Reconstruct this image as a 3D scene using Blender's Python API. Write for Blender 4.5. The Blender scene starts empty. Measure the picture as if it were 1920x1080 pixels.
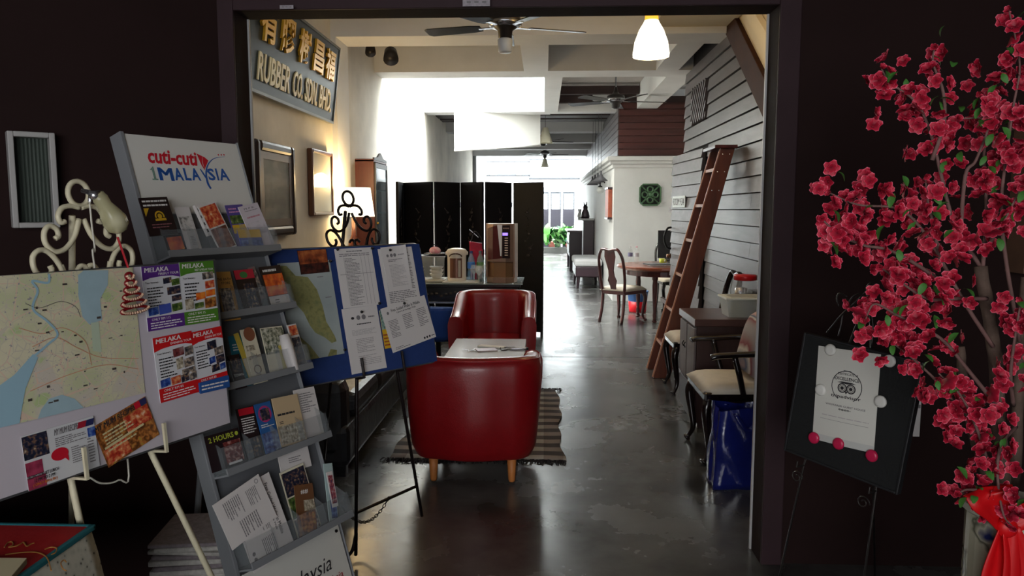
import bpy, bmesh, math, random
from mathutils import Vector, Matrix
R = math.radians
PI = math.pi
sc = bpy.context.scene
COL = sc.collection
random.seed(7)

# ------------------------------------------------------------------ camera, world, lights, exposure
FPX = 1420.0
PITCH, YAW, EYE = R(5.95), R(2.4), 1.5
cd = bpy.data.cameras.new('camera')
cam = bpy.data.objects.new('camera', cd)
COL.objects.link(cam)
cam.location = (0, 0, EYE)
cam.rotation_euler = (PI / 2 - PITCH, 0, YAW)
cd.sensor_width = 36.0
cd.lens = FPX / 1920 * 36.0
cd.clip_start, cd.clip_end = 0.05, 200
sc.camera = cam

w = bpy.data.worlds.new('sky')
sc.world = w
w.use_nodes = True
w.node_tree.nodes['Background'].inputs[0].default_value = (0.93, 0.98, 1.0, 1)
w.node_tree.nodes['Background'].inputs[1].default_value = 4.5

sc.view_settings.view_transform = 'Standard'
sc.view_settings.look = 'None'
sc.view_settings.gamma = 1.0
sc.view_settings.use_curve_mapping = False
sc.view_settings.exposure = 0.0
sc.cycles.use_denoising = True
sc.cycles.max_bounces = 8
sc.cycles.diffuse_bounces = 4
sc.cycles.glossy_bounces = 3
sc.cycles.transparent_max_bounces = 12
sc.cycles.sample_clamp_indirect = 4.0
sc.cycles.caustics_reflective = False
sc.cycles.caustics_refractive = False


def area(name, loc, rot, sx, sy, power, col=(1, 1, 1)):
    l = bpy.data.lights.new(name, 'AREA')
    l.shape = 'RECTANGLE'
    l.size, l.size_y, l.energy, l.color = sx, sy, power, col
    o = bpy.data.objects.new(name, l)
    COL.objects.link(o)
    o.location, o.rotation_euler = loc, rot
    return o


# daylight entering by the two air wells, the doors at the far end and the shopfront behind the camera
area('skylight', (-1.0, 11.2, 6.4), (0, 0, 0), 1.9, 3.2, 1500, (0.93, 0.98, 1.0))
area('rear_skylight', (-0.4, 25.0, 6.4), (0, 0, 0), 3.0, 5.0, 3000, (0.93, 0.98, 1.0))
area('shopfront_daylight', (-0.5, -2.9, 1.75), (R(90), 0, 0), 3.2, 1.7, 60, (1.0, 0.96, 0.96))


def lamp_light(name, loc, power, rad, col, parent=None):
    l = bpy.data.lights.new(name, 'POINT')
    l.energy, l.shadow_soft_size, l.color = power, rad, col
    o = bpy.data.objects.new(name, l)
    COL.objects.link(o)
    o.location = loc
    return o


# ------------------------------------------------------------------ measuring helpers (camera rays meet real planes)
CAMR = cam.rotation_euler.to_matrix()


def ray(x, y):
    return CAMR @ Vector((x - 960, 540 - y, -FPX))


def onplane(x, y, p, n):
    d = ray(x, y)
    o = Vector((0, 0, EYE))
    return o + d * ((Vector(p) - o).dot(n) / d.dot(n))


def atY(x, y, Y):
    return onplane(x, y, (0, Y, 0), Vector((0, 1, 0)))


def atX(x, y, X):
    return onplane(x, y, (X, 0, 0), Vector((1, 0, 0)))


def atZ(x, y, Z):
    return onplane(x, y, (0, 0, Z), Vector((0, 0, 1)))


# ------------------------------------------------------------------ materials
def lin(c):
    return tuple((v / 12.92 if v <= 0.04045 else ((v + 0.055) / 1.055) ** 2.4) for v in (c[:3])) + (1.0,)


def c8(r, g, b):
    return (r / 255, g / 255, b / 255)


_m = {}


def M(name, col, rough=0.6, metal=0.0, noise=None, bump=None, emit=0.0, alpha=1.0, trans=0.0, spec=0.5, coat=0.0, stretch=(1, 1, 1), col2=None, ior=1.45):
    """procedural principled material: base colour broken up by noise, optional bump"""
    if name in _m:
        return _m[name]
    m = bpy.data.materials.new(name)
    m.use_nodes = True
    nt = m.node_tree
    b = nt.nodes['Principled BSDF']
    L = nt.links.new
    b.inputs['Base Color'].default_value = lin(col)
    b.inputs['Roughness'].default_value = rough
    b.inputs['Metallic'].default_value = metal
    b.inputs['Specular IOR Level'].default_value = spec
    b.inputs['IOR'].default_value = ior
    b.inputs['Coat Weight'].default_value = coat
    b.inputs['Coat Roughness'].default_value = 0.15
    if alpha < 1:
        b.inputs['Alpha'].default_value = alpha
    if trans:
        b.inputs['Transmission Weight'].default_value = trans
    if emit:
        b.inputs['Emission Color'].default_value = lin(col)
        b.inputs['Emission Strength'].default_value = emit
    tc = mp = None
    if noise or bump:
        tc = nt.nodes.new('ShaderNodeTexCoord')
        mp = nt.nodes.new('ShaderNodeMapping')
        mp.inputs['Scale'].default_value = stretch
        L(tc.outputs['Object'], mp.inputs['Vector'])
    if noise:
        s, amt = noise
        n = nt.nodes.new('ShaderNodeTexNoise')
        n.inputs['Scale'].default_value = s
        n.inputs['Detail'].default_value = 6
        n.inputs['Roughness'].default_value = 0.6
        L(mp.outputs[0], n.inputs['Vector'])
        r = nt.nodes.new('ShaderNodeValToRGB')
        r.color_ramp.elements[0].position = 0.3
        r.color_ramp.elements[1].position = 0.7
        base = Vector(lin(col)[:3])
        if col2 is None:
            lo, hi = base * (1 - amt), base * (1 + amt)
        else:
            lo, hi = base, Vector(lin(col2)[:3])
        r.color_ramp.elements[0].color = tuple(lo) + (1,)
        r.color_ramp.elements[1].color = tuple(min(1, v) for v in hi) + (1,)
        L(n.outputs['Fac'], r.inputs['Fac'])
        L(r.outputs['Color'], b.inputs['Base Color'])
    if bump:
        s, st = bump
        n2 = nt.nodes.new('ShaderNodeTexNoise')
        n2.inputs['Scale'].default_value = s
        n2.inputs['Detail'].default_value = 5
        L(mp.outputs[0], n2.inputs['Vector'])
        bp = nt.nodes.new('ShaderNodeBump')
        bp.inputs['Strength'].default_value = st
        bp.inputs['Distance'].default_value = 0.01
        L(n2.outputs['Fac'], bp.inputs['Height'])
        L(bp.outputs[0], b.inputs['Normal'])
    _m[name] = m
    return m


def MR(name, stops, scale=20, rough=0.5, detail=4, stretch=(1, 1, 1), tex='noise', coord='Object'):
    """printed picture: several colours picked by a noise or voronoi pattern"""
    if name in _m:
        return _m[name]
    m = bpy.data.materials.new(name)
    m.use_nodes = True
    nt = m.node_tree
    b = nt.nodes['Principled BSDF']
    b.inputs['Roughness'].default_value = rough
    L = nt.links.new
    tc = nt.nodes.new('ShaderNodeTexCoord')
    mp = nt.nodes.new('ShaderNodeMapping')
    mp.inputs['Scale'].default_value = stretch
    L(tc.outputs[coord], mp.inputs['Vector'])
    if tex == 'noise':
        n = nt.nodes.new('ShaderNodeTexNoise')
        n.inputs['Detail'].default_value = detail
        out = 'Fac'
    elif tex == 'wave':
        n = nt.nodes.new('ShaderNodeTexWave')
        n.inputs['Distortion'].default_value = detail
        out = 'Fac'
    else:
        n = nt.nodes.new('ShaderNodeTexVoronoi')
        out = 'Distance'
    n.inputs['Scale'].default_value = scale * (2.6 if name.startswith('photo') else 1)
    L(mp.outputs[0], n.inputs['Vector'])
    r = nt.nodes.new('ShaderNodeValToRGB')
    e = r.color_ramp.elements
    while len(e) < len(stops):
        e.new(0.5)
    for i, (p, c) in enumerate(stops):
        e[i].position = p
        e[i].color = lin(c)
    L(n.outputs[out], r.inputs['Fac'])
    L(r.outputs['Color'], b.inputs['Base Color'])
    _m[name] = m
    return m


# ------------------------------------------------------------------ mesh helpers
class MB:
    def __init__(s):
        s.v, s.f, s.T = [], [], None

    def add(s, vs, fs):
        o = len(s.v)
        if s.T is not None:
            vs = [s.T @ Vector(p) for p in vs]
        s.v += [tuple(p) for p in vs]
        s.f += [tuple(i + o for i in f) for f in fs]
        return s

    def box(s, x0, y0, z0, x1, y1, z1):
        vs = [(x0, y0, z0), (x1, y0, z0), (x1, y1, z0), (x0, y1, z0), (x0, y0, z1), (x1, y0, z1), (x1, y1, z1), (x0, y1, z1)]
        return s.add(vs, [(0, 3, 2, 1), (4, 5, 6, 7), (0, 1, 5, 4), (1, 2, 6, 5), (2, 3, 7, 6), (3, 0, 4, 7)])

    def quad(s, a, b, c, d):
        return s.add([a, b, c, d], [(0, 1, 2, 3)])

    def prism(s, pts, h, axis='z', z0=0.0):
        """extrude a closed 2D outline; axis names the extrusion direction"""
        def P(a, b, t):
            return {'z': (a, b, t), 'y': (a, t, b), 'x': (t, a, b)}[axis]
        n = len(pts)
        vs = [P(a, b, z0) for a, b in pts] + [P(a, b, z0 + h) for a, b in pts]
        fs = [tuple(range(n - 1, -1, -1)), tuple(range(n, 2 * n))]
        fs += [(i, (i + 1) % n, n + (i + 1) % n, n + i) for i in range(n)]
        return s.add(vs, fs)

    def tube(s, pts, r, seg=8, closed=False, flat=None):
        pts = [Vector(p) for p in pts]
        n = len(pts)
        rr = r if isinstance(r, (list, tuple)) else [r] * n
        prev = None
        rings = []
        for i, p in enumerate(pts):
            if closed:
                t = pts[(i + 1) % n] - pts[i - 1]
            else:
                t = pts[min(i + 1, n - 1)] - pts[max(i - 1, 0)]
            t.normalize()
            if prev is None:
                a = Vector((0, 0, 1)) if abs(t.z) < 0.9 else Vector((0, 1, 0))
                u = t.cross(a).normalized()
            else:
                u = (prev - t * prev.dot(t)).normalized()
            prev = u
            w2 = t.cross(u)
            fx, fy = flat or (1, 1)
            rings.append([p + (u * math.cos(k * 2 * PI / seg + PI / seg) * fx + w2 * math.sin(k * 2 * PI / seg + PI / seg) * fy) * rr[i] for k in range(seg)])
        vs = [q for ring in rings for q in ring]
        fs = []
        m = n if closed else n - 1
        for i in range(m):
            for k in range(seg):
                a, b = i * seg, ((i + 1) % n) * seg
                fs.append((a + k, a + (k + 1) % seg, b + (k + 1) % seg, b + k))
        if not closed:
            fs += [tuple(range(seg - 1, -1, -1)), tuple(range((n - 1) * seg, n * seg))]
        return s.add(vs, fs)

    def lathe(s, prof, c=(0, 0, 0), seg=20, cap=True):
        vs, fs = [], []
        n = len(prof)
        for r, z in prof:
            for k in range(seg):
                a = 2 * PI * k / seg
                vs.append((c[0] + r * math.cos(a), c[1] + r * math.sin(a), c[2] + z))
        for i in range(n - 1):
            for k in range(seg):
                a, b = i * seg, (i + 1) * seg
                fs.append((a + k, a + (k + 1) % seg, b + (k + 1) % seg, b + k))
        if cap:
            fs += [tuple(range(seg - 1, -1, -1)), tuple(range((n - 1) * seg, n * seg))]
        return s.add(vs, fs)

    def ball(s, c, r, seg=12, squash=(1, 1, 1)):
        prof = [(max(1e-4, math.sin(PI * i / 8)), -math.cos(PI * i / 8)) for i in range(9)]
        vs, fs = [], []
        for q, z in prof:
            for k in range(seg):
                a = 2 * PI * k / seg
                vs.append((c[0] + r * q * math.cos(a) * squash[0], c[1] + r * q * math.sin(a) * squash[1], c[2] + r * z * squash[2]))
        for i in range(8):
            for k in range(seg):
                a, b = i * seg, (i + 1) * seg
                fs.append((a + k, a + (k + 1) % seg, b + (k + 1) % seg, b + k))
        return s.add(vs, fs)

    def build(s, name, mat, parent=None, smooth=False, bevel=0.0, sub=0, mw=None, kind=None, label=None):
        me = bpy.data.meshes.new(name)
        me.from_pydata(s.v, [], s.f)
        me.update()
        if smooth:
            me.polygons.foreach_set('use_smooth', [True] * len(me.polygons))
        if mat:
            me.materials.append(mat)
        o = bpy.data.objects.new(name, me)
        COL.objects.link(o)
        if parent is not None:
            o.parent = parent
        if mw is not None:
            o.matrix_world = mw
        if sub:
            md = o.modifiers.new('sub', 'SUBSURF')
            md.levels = md.render_levels = sub
        if bevel:
            md = o.modifiers.new('bev', 'BEVEL')
            md.width, md.segments, md.limit_method = bevel, 2, 'ANGLE'
            md.angle_limit = R(40)
        if kind:
            o['kind'] = kind
        if label:
            o['label'] = label
        return o


def tag(o, label, cat, group=None):
    o['label'], o['category'] = label, cat
    if group:
        o['group'] = group
    return o


def thing(name, label, cat, loc=(0, 0, 0), rz=0.0, group=None, mw=None):
    o = bpy.data.objects.new(name, None)
    COL.objects.link(o)
    o.empty_display_size = 0.05
    if mw is not None:
        o.matrix_world = mw
    else:
        o.location, o.rotation_euler = loc, (0, 0, rz)
    return tag(o, label, cat, group)


def struct(o):
    o['kind'] = 'structure'
    return o


def copy_tree(o, parent=None):
    c = o.copy()
    COL.objects.link(c)
    c.parent = parent
    for ch in list(o.children):
        copy_tree(ch, c)
    return c


def catmull(pts, k=6):
    pts = [Vector(p) for p in pts]
    P = [pts[0] * 2 - pts[1]] + pts + [pts[-1] * 2 - pts[-2]]
    out = []
    for i in range(1, len(P) - 2):
        for j in range(k):
            t = j / k
            a, b, c, d = P[i - 1], P[i], P[i + 1], P[i + 2]
            out.append(0.5 * ((2 * b) + (c - a) * t + (2 * a - 5 * b + 4 * c - d) * t * t + (3 * b - 3 * c + d - a) * t ** 3))
    out.append(P[-2])
    return out


def frame(o, u, v):
    """local x along u, local z along v, local -y faces the viewer"""
    u = Vector(u).normalized()
    v = (Vector(v) - u * Vector(v).dot(u)).normalized()
    y = v.cross(u)
    m = Matrix((u, y, v)).transposed().to_4x4()
    m.translation = Vector(o)
    return m


def leanframe(o, a, b):
    """plane whose level axis heads a from +Y towards +X, leaning back by b"""
    u = Vector((math.sin(a), math.cos(a), 0))
    n = Vector((math.cos(a), -math.sin(a), 0))
    v = Vector((0, 0, 1)) * math.cos(b) - n * math.sin(b)
    return frame(o, u, v)


def loc_of(F, x, y, off=0.0):
    """where the sight line through a picture point meets plane F (pushed forward by off), in F's own coordinates"""
    n = F.to_3x3() @ Vector((0, 1, 0))
    p = onplane(x, y, F.translation - n * off, n)
    return F.inverted() @ p


# ------------------------------------------------------------------ lettering
_tc = {}


def text_mesh(s, bold=0.0, shear=0.0, space=1.0):
    k = (s, bold, shear, space)
    if k not in _tc:
        cu = bpy.data.curves.new('t', 'FONT')
        cu.body, cu.offset, cu.shear, cu.space_character = s, (0 if 'M' in s else bold), shear, space
        cu.resolution_u = 2
        cu.fill_mode = 'FRONT'
        o = bpy.data.objects.new('t', cu)
        COL.objects.link(o)
        bpy.context.view_layer.update()
        me = bpy.data.meshes.new_from_object(o.evaluated_get(bpy.context.evaluated_depsgraph_get()))
        bpy.data.objects.remove(o)
        vs = [tuple(v.co) for v in me.vertices]
        fs = [tuple(p.vertices) for p in me.polygons]
        bpy.data.meshes.remove(me)
        if 'M' in s and bold > 0.008:       # thicken by doubling: the outline offset breaks this letter
            n_ = len(vs)
            vs = [(x - bold * 1.2, y, z) for x, y, z in vs] + [(x + bold * 1.2, y, z + 0.0001) for x, y, z in vs]
            fs = fs + [tuple(i + n_ for i in f) for f in fs]
        _tc[k] = (vs, fs)
    return _tc[k]


def text_into(mb, s, x0, z0, x1, z1, y=0.0, bold=0.01, shear=0.0, keep=False, rot=None, thick=0.0):
    """fit the words s into the box (x0,z0)-(x1,z1) of the local xz plane"""
    vs, fs = text_mesh(s, bold, shear)
    if not vs:
        return
    ax, bx = min(v[0] for v in vs), max(v[0] for v in vs)
    az, bz = min(v[1] for v in vs), max(v[1] for v in vs)
    sx, sz = (x1 - x0) / max(1e-6, bx - ax), (z1 - z0) / max(1e-6, bz - az)
    if keep:
        sx = sz = min(sx, sz)
    mb.add([(x0 + (v[0] - ax) * sx, y, z0 + (v[1] - az) * sz) for v in vs], fs)
    if thick:
        mb.add([(x0 + (v[0] - ax) * sx, y + thick, z0 + (v[1] - az) * sz) for v in vs], [tuple(reversed(f)) for f in fs])
        cnt = {}
        for f in fs:
            for i in range(len(f)):
                e = (f[i], f[(i + 1) % len(f)])
                cnt[e] = 1
        n = len(vs)
        o = len(mb.v) - 2 * n
        for (a, b) in cnt:
            if (b, a) not in cnt:
                mb.f.append((o + a, o + b, o + n + b, o + n + a)[::-1])


INK = M('ink', c8(40, 38, 42), 0.8)
GREYINK = M('grey_ink', c8(120, 116, 118), 0.8)
WHITEINK = M('white_ink', c8(225, 222, 220), 0.7)


def paper(F, tl, tr, bl, off, name, label, cat, mat, prints=(), group=None, th=0.0012, curl=0.0, bend=0.0):
    """a sheet lying on plane F; its corners are measured on that plane. prints are in sheet units (0..1, z up)"""
    a, b, c = [loc_of(F, p[0], p[1], off) for p in (tl, tr, bl)]
    wv, hv = b - a, a - c
    w_, h_ = wv.length, hv.length
    L = frame(c, wv, hv)
    root_m = F @ L
    mb = MB()
    NX, NZ = 8, 4
    def Y(u, v):
        return -curl * (max(0, u - 0.5) * 2) ** 2 * v - bend * math.sin(PI * u)
    vs, fs = [], []
    for side in (0, th):
        for j in range(NZ + 1):
            for i in range(NX + 1):
                u, v = i / NX, j / NZ
                vs.append((u * w_, Y(u, v) + side, v * h_))
    W = NX + 1
    N = W * (NZ + 1)
    for j in range(NZ):
        for i in range(NX):
            q = j * W + i
            fs.append((q, q + 1, q + W + 1, q + W))
            fs.append((N + q + W, N + q + W + 1, N + q + 1, N + q))
    rim = [i for i in range(W)] + [j * W + NX for j in range(1, NZ + 1)] + [NZ * W + i for i in range(NX - 1, -1, -1)] + [j * W for j in range(NZ - 1, 0, -1)]
    for i in range(len(rim)):
        p, q = rim[i], rim[(i + 1) % len(rim)]
        fs.append((q, p, N + p, N + q))
    mb.add(vs, fs)
    o = mb.build(name, mat, mw=root_m)
    tag(o, label, cat, group)
    lay = 0
    for pr in prints:
        k = pr[0]
        lay += 1
        e = -0.0004 - 0.00012 * lay
        m = MB()
        def q(u, v, e=e):
            return (u * w_, Y(u, v) + e, v * h_)
        if k == 'rect':
            _, nm, x0, z0, x1, z1, mt = pr[:7]
            sk = pr[7] if len(pr) > 7 else 0
            n = 4
            for i in range(n):
                ua, ub = x0 + (x1 - x0) * i / n, x0 + (x1 - x0) * (i + 1) / n
                m.quad(q(ua, z0 + sk * i / n), q(ub, z0 + sk * (i + 1) / n), q(ub, z1 + sk * (i + 1) / n), q(ua, z1 + sk * i / n))
            m.build(nm, mt, o)
        elif k == 'poly':
            _, nm, pts, mt = pr
            m.add([q(u, v) for u, v in pts], [tuple(range(len(pts)))])
            m.build(nm, mt, o)
        elif k == 'text':
            _, s, x0, z0, x1, z1, mt = pr[:7]
            bold = pr[7] if len(pr) > 7 else 0.012
            shear = pr[8] if len(pr) > 8 else 0.0
            text_into(m, s, x0, z0, x1, z1, 0, bold, shear)
            m.v = [q(v[0], v[2]) for v in m.v]
            m.build('lettering', mt, o)
        elif k == 'lines':
            _, x0, z0, x1, z1, n, mt = pr[:7]
            rnd = random.Random(int(x0 * 1e4 + z0 * 1e3 + n))
            pitch = (z1 - z0) / n
            for i in range(n):
                za = z1 - (i + 0.75) * pitch
                x = x0
                end = x1 - (x1 - x0) * rnd.choice([0, 0, 0.05, 0.2, 0.45])
                while x < end:
                    l = min(end - x, (x1 - x0) * rnd.uniform(0.06, 0.2))
                    m.quad(q(x, za), q(x + l, za), q(x + l, za + pitch * 0.42), q(x, za + pitch * 0.42))
                    x += l + (x1 - x0) * 0.02
            m.build('text_block', mt, o, kind='stuff')
        elif k == 'disc':
            _, nm, cx, cz, r, mt = pr[:6]
            el = pr[6] if len(pr) > 6 else 1.0
            m.add([q(cx + r * math.cos(t * PI / 10), cz + r * el * w_ / h_ * math.sin(t * PI / 10)) for t in range(20)], [tuple(range(20))])
            m.build(nm, mt, o)
        elif k == 'ring':
            _, nm, cx, cz, r, wd, mt, a0, a1 = pr
            n = 28
            for i in range(n):
                t0, t1 = R(a0 + (a1 - a0) * i / n), R(a0 + (a1 - a0) * (i + 1) / n)
                asp = w_ / h_
                def z(t, rr):
                    return q(cx + rr * math.cos(t), cz + rr * asp * math.sin(t))
                m.quad(z(t0, r - wd), z(t0, r), z(t1, r), z(t1, r - wd))
            m.build(nm, mt, o)
    return o
# ------------------------------------------------------------------ setting
YN, YF = 3.13, 3.27          # near and far face of the dark partition
XL, XR, ZH = -1.262, 0.925, 2.30
WL, WR = -2.0, 1.70          # plaster wall and timber wall of the hall
ZC, ZB = 3.45, 3.1           # slab and beam soffit


def Mconcrete():
    m = M('polished_concrete', c8(92, 90, 86), 0.34, spec=0.55)
    nt = m.node_tree
    b = nt.nodes['Principled BSDF']
    L = nt.links.new
    tc = nt.nodes.new('ShaderNodeTexCoord')
    a = nt.nodes.new('ShaderNodeTexNoise')
    a.inputs['Scale'].default_value, a.inputs['Detail'].default_value, a.inputs['Roughness'].default_value = 1.6, 8, 0.58
    a.inputs['Distortion'].default_value = 0.0
    mp = nt.nodes.new('ShaderNodeMapping')
    mp.inputs['Scale'].default_value = (1, 1, 1)
    L(tc.outputs['Object'], mp.inputs[0])
    L(mp.outputs[0], a.inputs['Vector'])
    r = nt.nodes.new('ShaderNodeValToRGB')
    e = r.color_ramp.elements
    e[0].position, e[0].color = 0.32, lin(c8(50, 48, 46))
    e[1].position, e[1].color = 0.7, lin(c8(104, 103, 101))
    L(a.outputs['Fac'], r.inputs['Fac'])
    sp = nt.nodes.new('ShaderNodeTexNoise')
    sp.inputs['Scale'].default_value, sp.inputs['Detail'].default_value = 90, 2
    L(mp.outputs[0], sp.inputs['Vector'])
    r2 = nt.nodes.new('ShaderNodeValToRGB')
    r2.color_ramp.elements[0].position, r2.color_ramp.elements[0].color = 0.22, (0.12, 0.11, 0.1, 1)
    r2.color_ramp.elements[1].position, r2.color_ramp.elements[1].color = 0.27, (1, 1, 1, 1)
    L(sp.outputs['Fac'], r2.inputs['Fac'])
    mx = nt.nodes.new('ShaderNodeMixRGB')
    mx.blend_type = 'MULTIPLY'
    mx.inputs[0].default_value = 0.0
    L(r.outputs[0], mx.inputs[1])
    L(r2.outputs[0], mx.inputs[2])
    L(mx.outputs[0], b.inputs['Base Color'])
    r3 = nt.nodes.new('ShaderNodeMapRange')
    r3.inputs['From Min'].default_value, r3.inputs['From Max'].default_value = 0.3, 0.7
    r3.inputs['To Min'].default_value, r3.inputs['To Max'].default_value = 0.17, 0.33
    L(a.outputs['Fac'], r3.inputs['Value'])
    L(r3.outputs[0], b.inputs['Roughness'])
    bp = nt.nodes.new('ShaderNodeBump')
    bp.inputs['Strength'].default_value, bp.inputs['Distance'].default_value = 0.25, 0.006
    L(a.outputs['Fac'], bp.inputs['Height'])
    L(bp.outputs[0], b.inputs['Normal'])
    return m


PLASTER = M('plaster', c8(226, 220, 208), 0.85, noise=(1.3, 0.16), bump=(9, 0.25))
WHITE = M('white_paint', c8(232, 232, 230), 0.7, noise=(2.0, 0.05))
WELLW = M('well_white', c8(240, 242, 242), 0.8, noise=(1.5, 0.04))
CREAM = M('cream_ceiling', c8(226, 214, 188), 0.8, noise=(2, 0.05))
DARKW = M('dark_brown_paint', c8(38, 24, 23), 0.8, noise=(3, 0.12), bump=(30, 0.1), spec=0.15)
DARKT = M('dark_brown_trim', c8(54, 38, 42), 0.6, noise=(6, 0.1), spec=0.2)
JOIST = M('dark_timber', c8(52, 34, 32), 0.6, noise=(4, 0.25), stretch=(0.4, 4, 4))
PLANK = M('grey_stained_plank', c8(92, 86, 88), 0.40, noise=(5, 0.22), bump=(8, 0.15), stretch=(1, 0.35, 3))
PLANKB = M('brown_plank', c8(74, 36, 32), 0.5, noise=(4, 0.3), stretch=(0.3, 1, 4))

struct(MB().box(-4.6, -3.2, -0.1, 3.2, 31, 0).build('floor', Mconcrete()))
CONC_DARK = M('step_edge', c8(70, 68, 66), 0.5)
# faint saw joints across the concrete
struct(MB().box(-2.0, 7.62, 0.0, 1.7, 7.632, 0.0012).build('trim_1', CONC_DARK))

# dark front room ---------------------------------------------------------
mb = MB()
mb.box(XR, YN, 0, 3.2, YF, 2.9)
mb.box(XL, YN, ZH, XR, YF, 2.9)
mb.box(XL - 0.16, YN, 0, XL, YF, 2.9)
struct(mb.build('wall_front', DARKW))
# wall on the left runs back towards the shopfront at an angle
WA = frame((XL - 0.02, YN + 0.02, 0), Vector((math.sin(R(49)), math.cos(R(49)), 0)), (0, 0, 1))
mb = MB()
mb.box(-4.0, 0, 0, 0, 0.12, 2.9)
wl = struct(mb.build('wall_left', DARKW, mw=WA))
struct(MB().box(3.1, -3.2, 0, 3.2, YN, 2.9).build('wall_right_front', DARKW))
struct(MB().box(-4.6, -3.2, 2.9, 3.2, YF, 3.0).build('ceiling_front', DARKW))
mb = MB()
mb.box(-4.6, -3.2, 0, 3.2, -3.1, 0.7)
mb.box(-4.6, -3.2, 2.7, 3.2, -3.1, 2.9)
mb.box(-4.6, -3.2, 0.7, -2.3, -3.1, 2.7)
mb.box(1.3, -3.2, 0.7, 3.2, -3.1, 2.7)
struct(mb.build('wall_back', DARKW))
struct(MB().box(-4.6, -3.2, 0, -4.5, 0.6, 2.9).build('wall_left_rear', DARKW))
# casing round the opening: stepped boards
t = 0.085
for nm, (x0, z0, x1, z1) in {'trim_2': (XL - t, 0, XL, ZH + t), 'trim_3': (XR, 0, XR + t, ZH + t), 'trim_4': (XL, ZH, XR, ZH + t)}.items():
    struct(MB().box(x0, YN - 0.018, z0, x1, YN, z1).build(nm, DARKT, bevel=0.004))
struct(MB().box(XL - t - 0.02, YN - 0.05, ZH + t, XR + t + 0.03, YN, ZH + t + 0.05).build('trim_5', DARKT, bevel=0.006))
# thin pale strip on each jamb's far edge: caught hall light painted as colour
EDGE_LIT = M('jamb_edge_lit', c8(176, 174, 174), 0.4)
for nm, x in (('trim_6', XL), ('trim_7', XR - 0.008)):
    struct(MB().box(x, YF - 0.008, 0, x + 0.008, YF + 0.006, ZH).build(nm, EDGE_LIT))

# hall walls --------------------------------------------------------------
mb = MB()
mb.box(WL - 0.1, YF, 0, WL, 9.5, 6.6)
mb.box(WL - 0.1, 9.5, 0, WL, 13.2, 6.6)
mb.box(WL - 0.1, 13.2, 0, WL, 21.5, 3.6)
mb.box(WL - 0.1, YF, 0, XL - 0.15, YF + 0.02, 3.5)
struct(mb.build('wall_left_hall', PLASTER))
struct(MB().box(WL - 0.1, 21.5, 0, WL, 30, 6.6).build('wall_left_rear_court', WELLW))
struct(MB().box(WL - 0.1, 9.48, ZC, 0.25, 9.56, 6.6).build('wall_well_near', WELLW))
struct(MB().box(0.02, 9.56, ZC, 0.1, 13.05, 6.6).build('wall_well_right', WELLW))
struct(MB().box(WL - 0.1, 13.05, ZB, 0.1, 13.15, 6.6).build('wall_well_far', WELLW))
struct(MB().box(WL - 0.1, 21.9, ZB, 2.2, 22.0, 6.6).build('wall_court_near', WELLW))
struct(MB().box(2.1, 22.0, 0, 2.2, 30, 6.6).build('wall_court_right', WELLW))
# far wall with a bright doorway
mb = MB()
mb.box(-2.1, 28.6, 2.2, 1.25, 28.7, 6.6)
mb.box(-2.1, 28.6, 0, -0.6, 28.7, 2.2)
mb.box(1.25, 28.6, 2.4, 2.2, 28.7, 6.6)
mb.box(2.0, 28.6, 0, 2.2, 28.7, 2.4)
struct(mb.build('wall_far', WELLW))

# white room block on the right with its crown, and timber storey above it
struct(MB().box(1.13, 12.4, 0, 2.7, 21.9, 2.22).build('wall_right_room', WHITE))
mb = MB()
for (d, za, zb) in ((0.03, 2.16, 2.22), (0.07, 2.22, 2.27), (0.12, 2.27, 2.34)):
    mb.box(1.13 - d, 12.4 - d, za, 2.6, 21.9, zb)
struct(mb.build('trim_8', WHITE, bevel=0.01))
struct(MB().box(1.30, 12.47, 2.34, 2.7, 21.9, 3.3).build('wall_loft', JOIST))
loft = struct(MB().box(1.28, 12.45, 2.34, 1.31, 12.48, 3.3).build('wall_loft_front', PLANKB))
for i in range(8):
    z = 2.36 + i * 0.105
    MB().box(1.20, 12.43 + 0.004 * (i % 2), z, 2.6, 12.46, z + 0.098).build('plank', PLANKB, loft)
for i in range(8):
    z = 2.36 + i * 0.105
    p = MB().box(1.185, 12.46, z, 1.215, 21.8, z + 0.098)
    p.build('plank', PLANK, loft)
# alcove behind the timber wall
struct(MB().box(2.6, 9.4, 0, 2.7, 12.4, 3.5).build('wall_alcove', WHITE))
struct(MB().box(WR + 0.03, 9.42, 0, 2.7, 9.5, 3.5).build('wall_alcove_near', WHITE))

# clapboard wall, one board per row, cut to the slope of the stair stringer above
wr = struct(MB().box(WR + 0.02, YF, 0, WR + 0.06, 9.40, 3.45).build('wall_right', M('wall_core', c8(40, 34, 34), 0.8)))


def stair_y(z):
    return 5.91 + (z - 2.17) / 0.70


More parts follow.
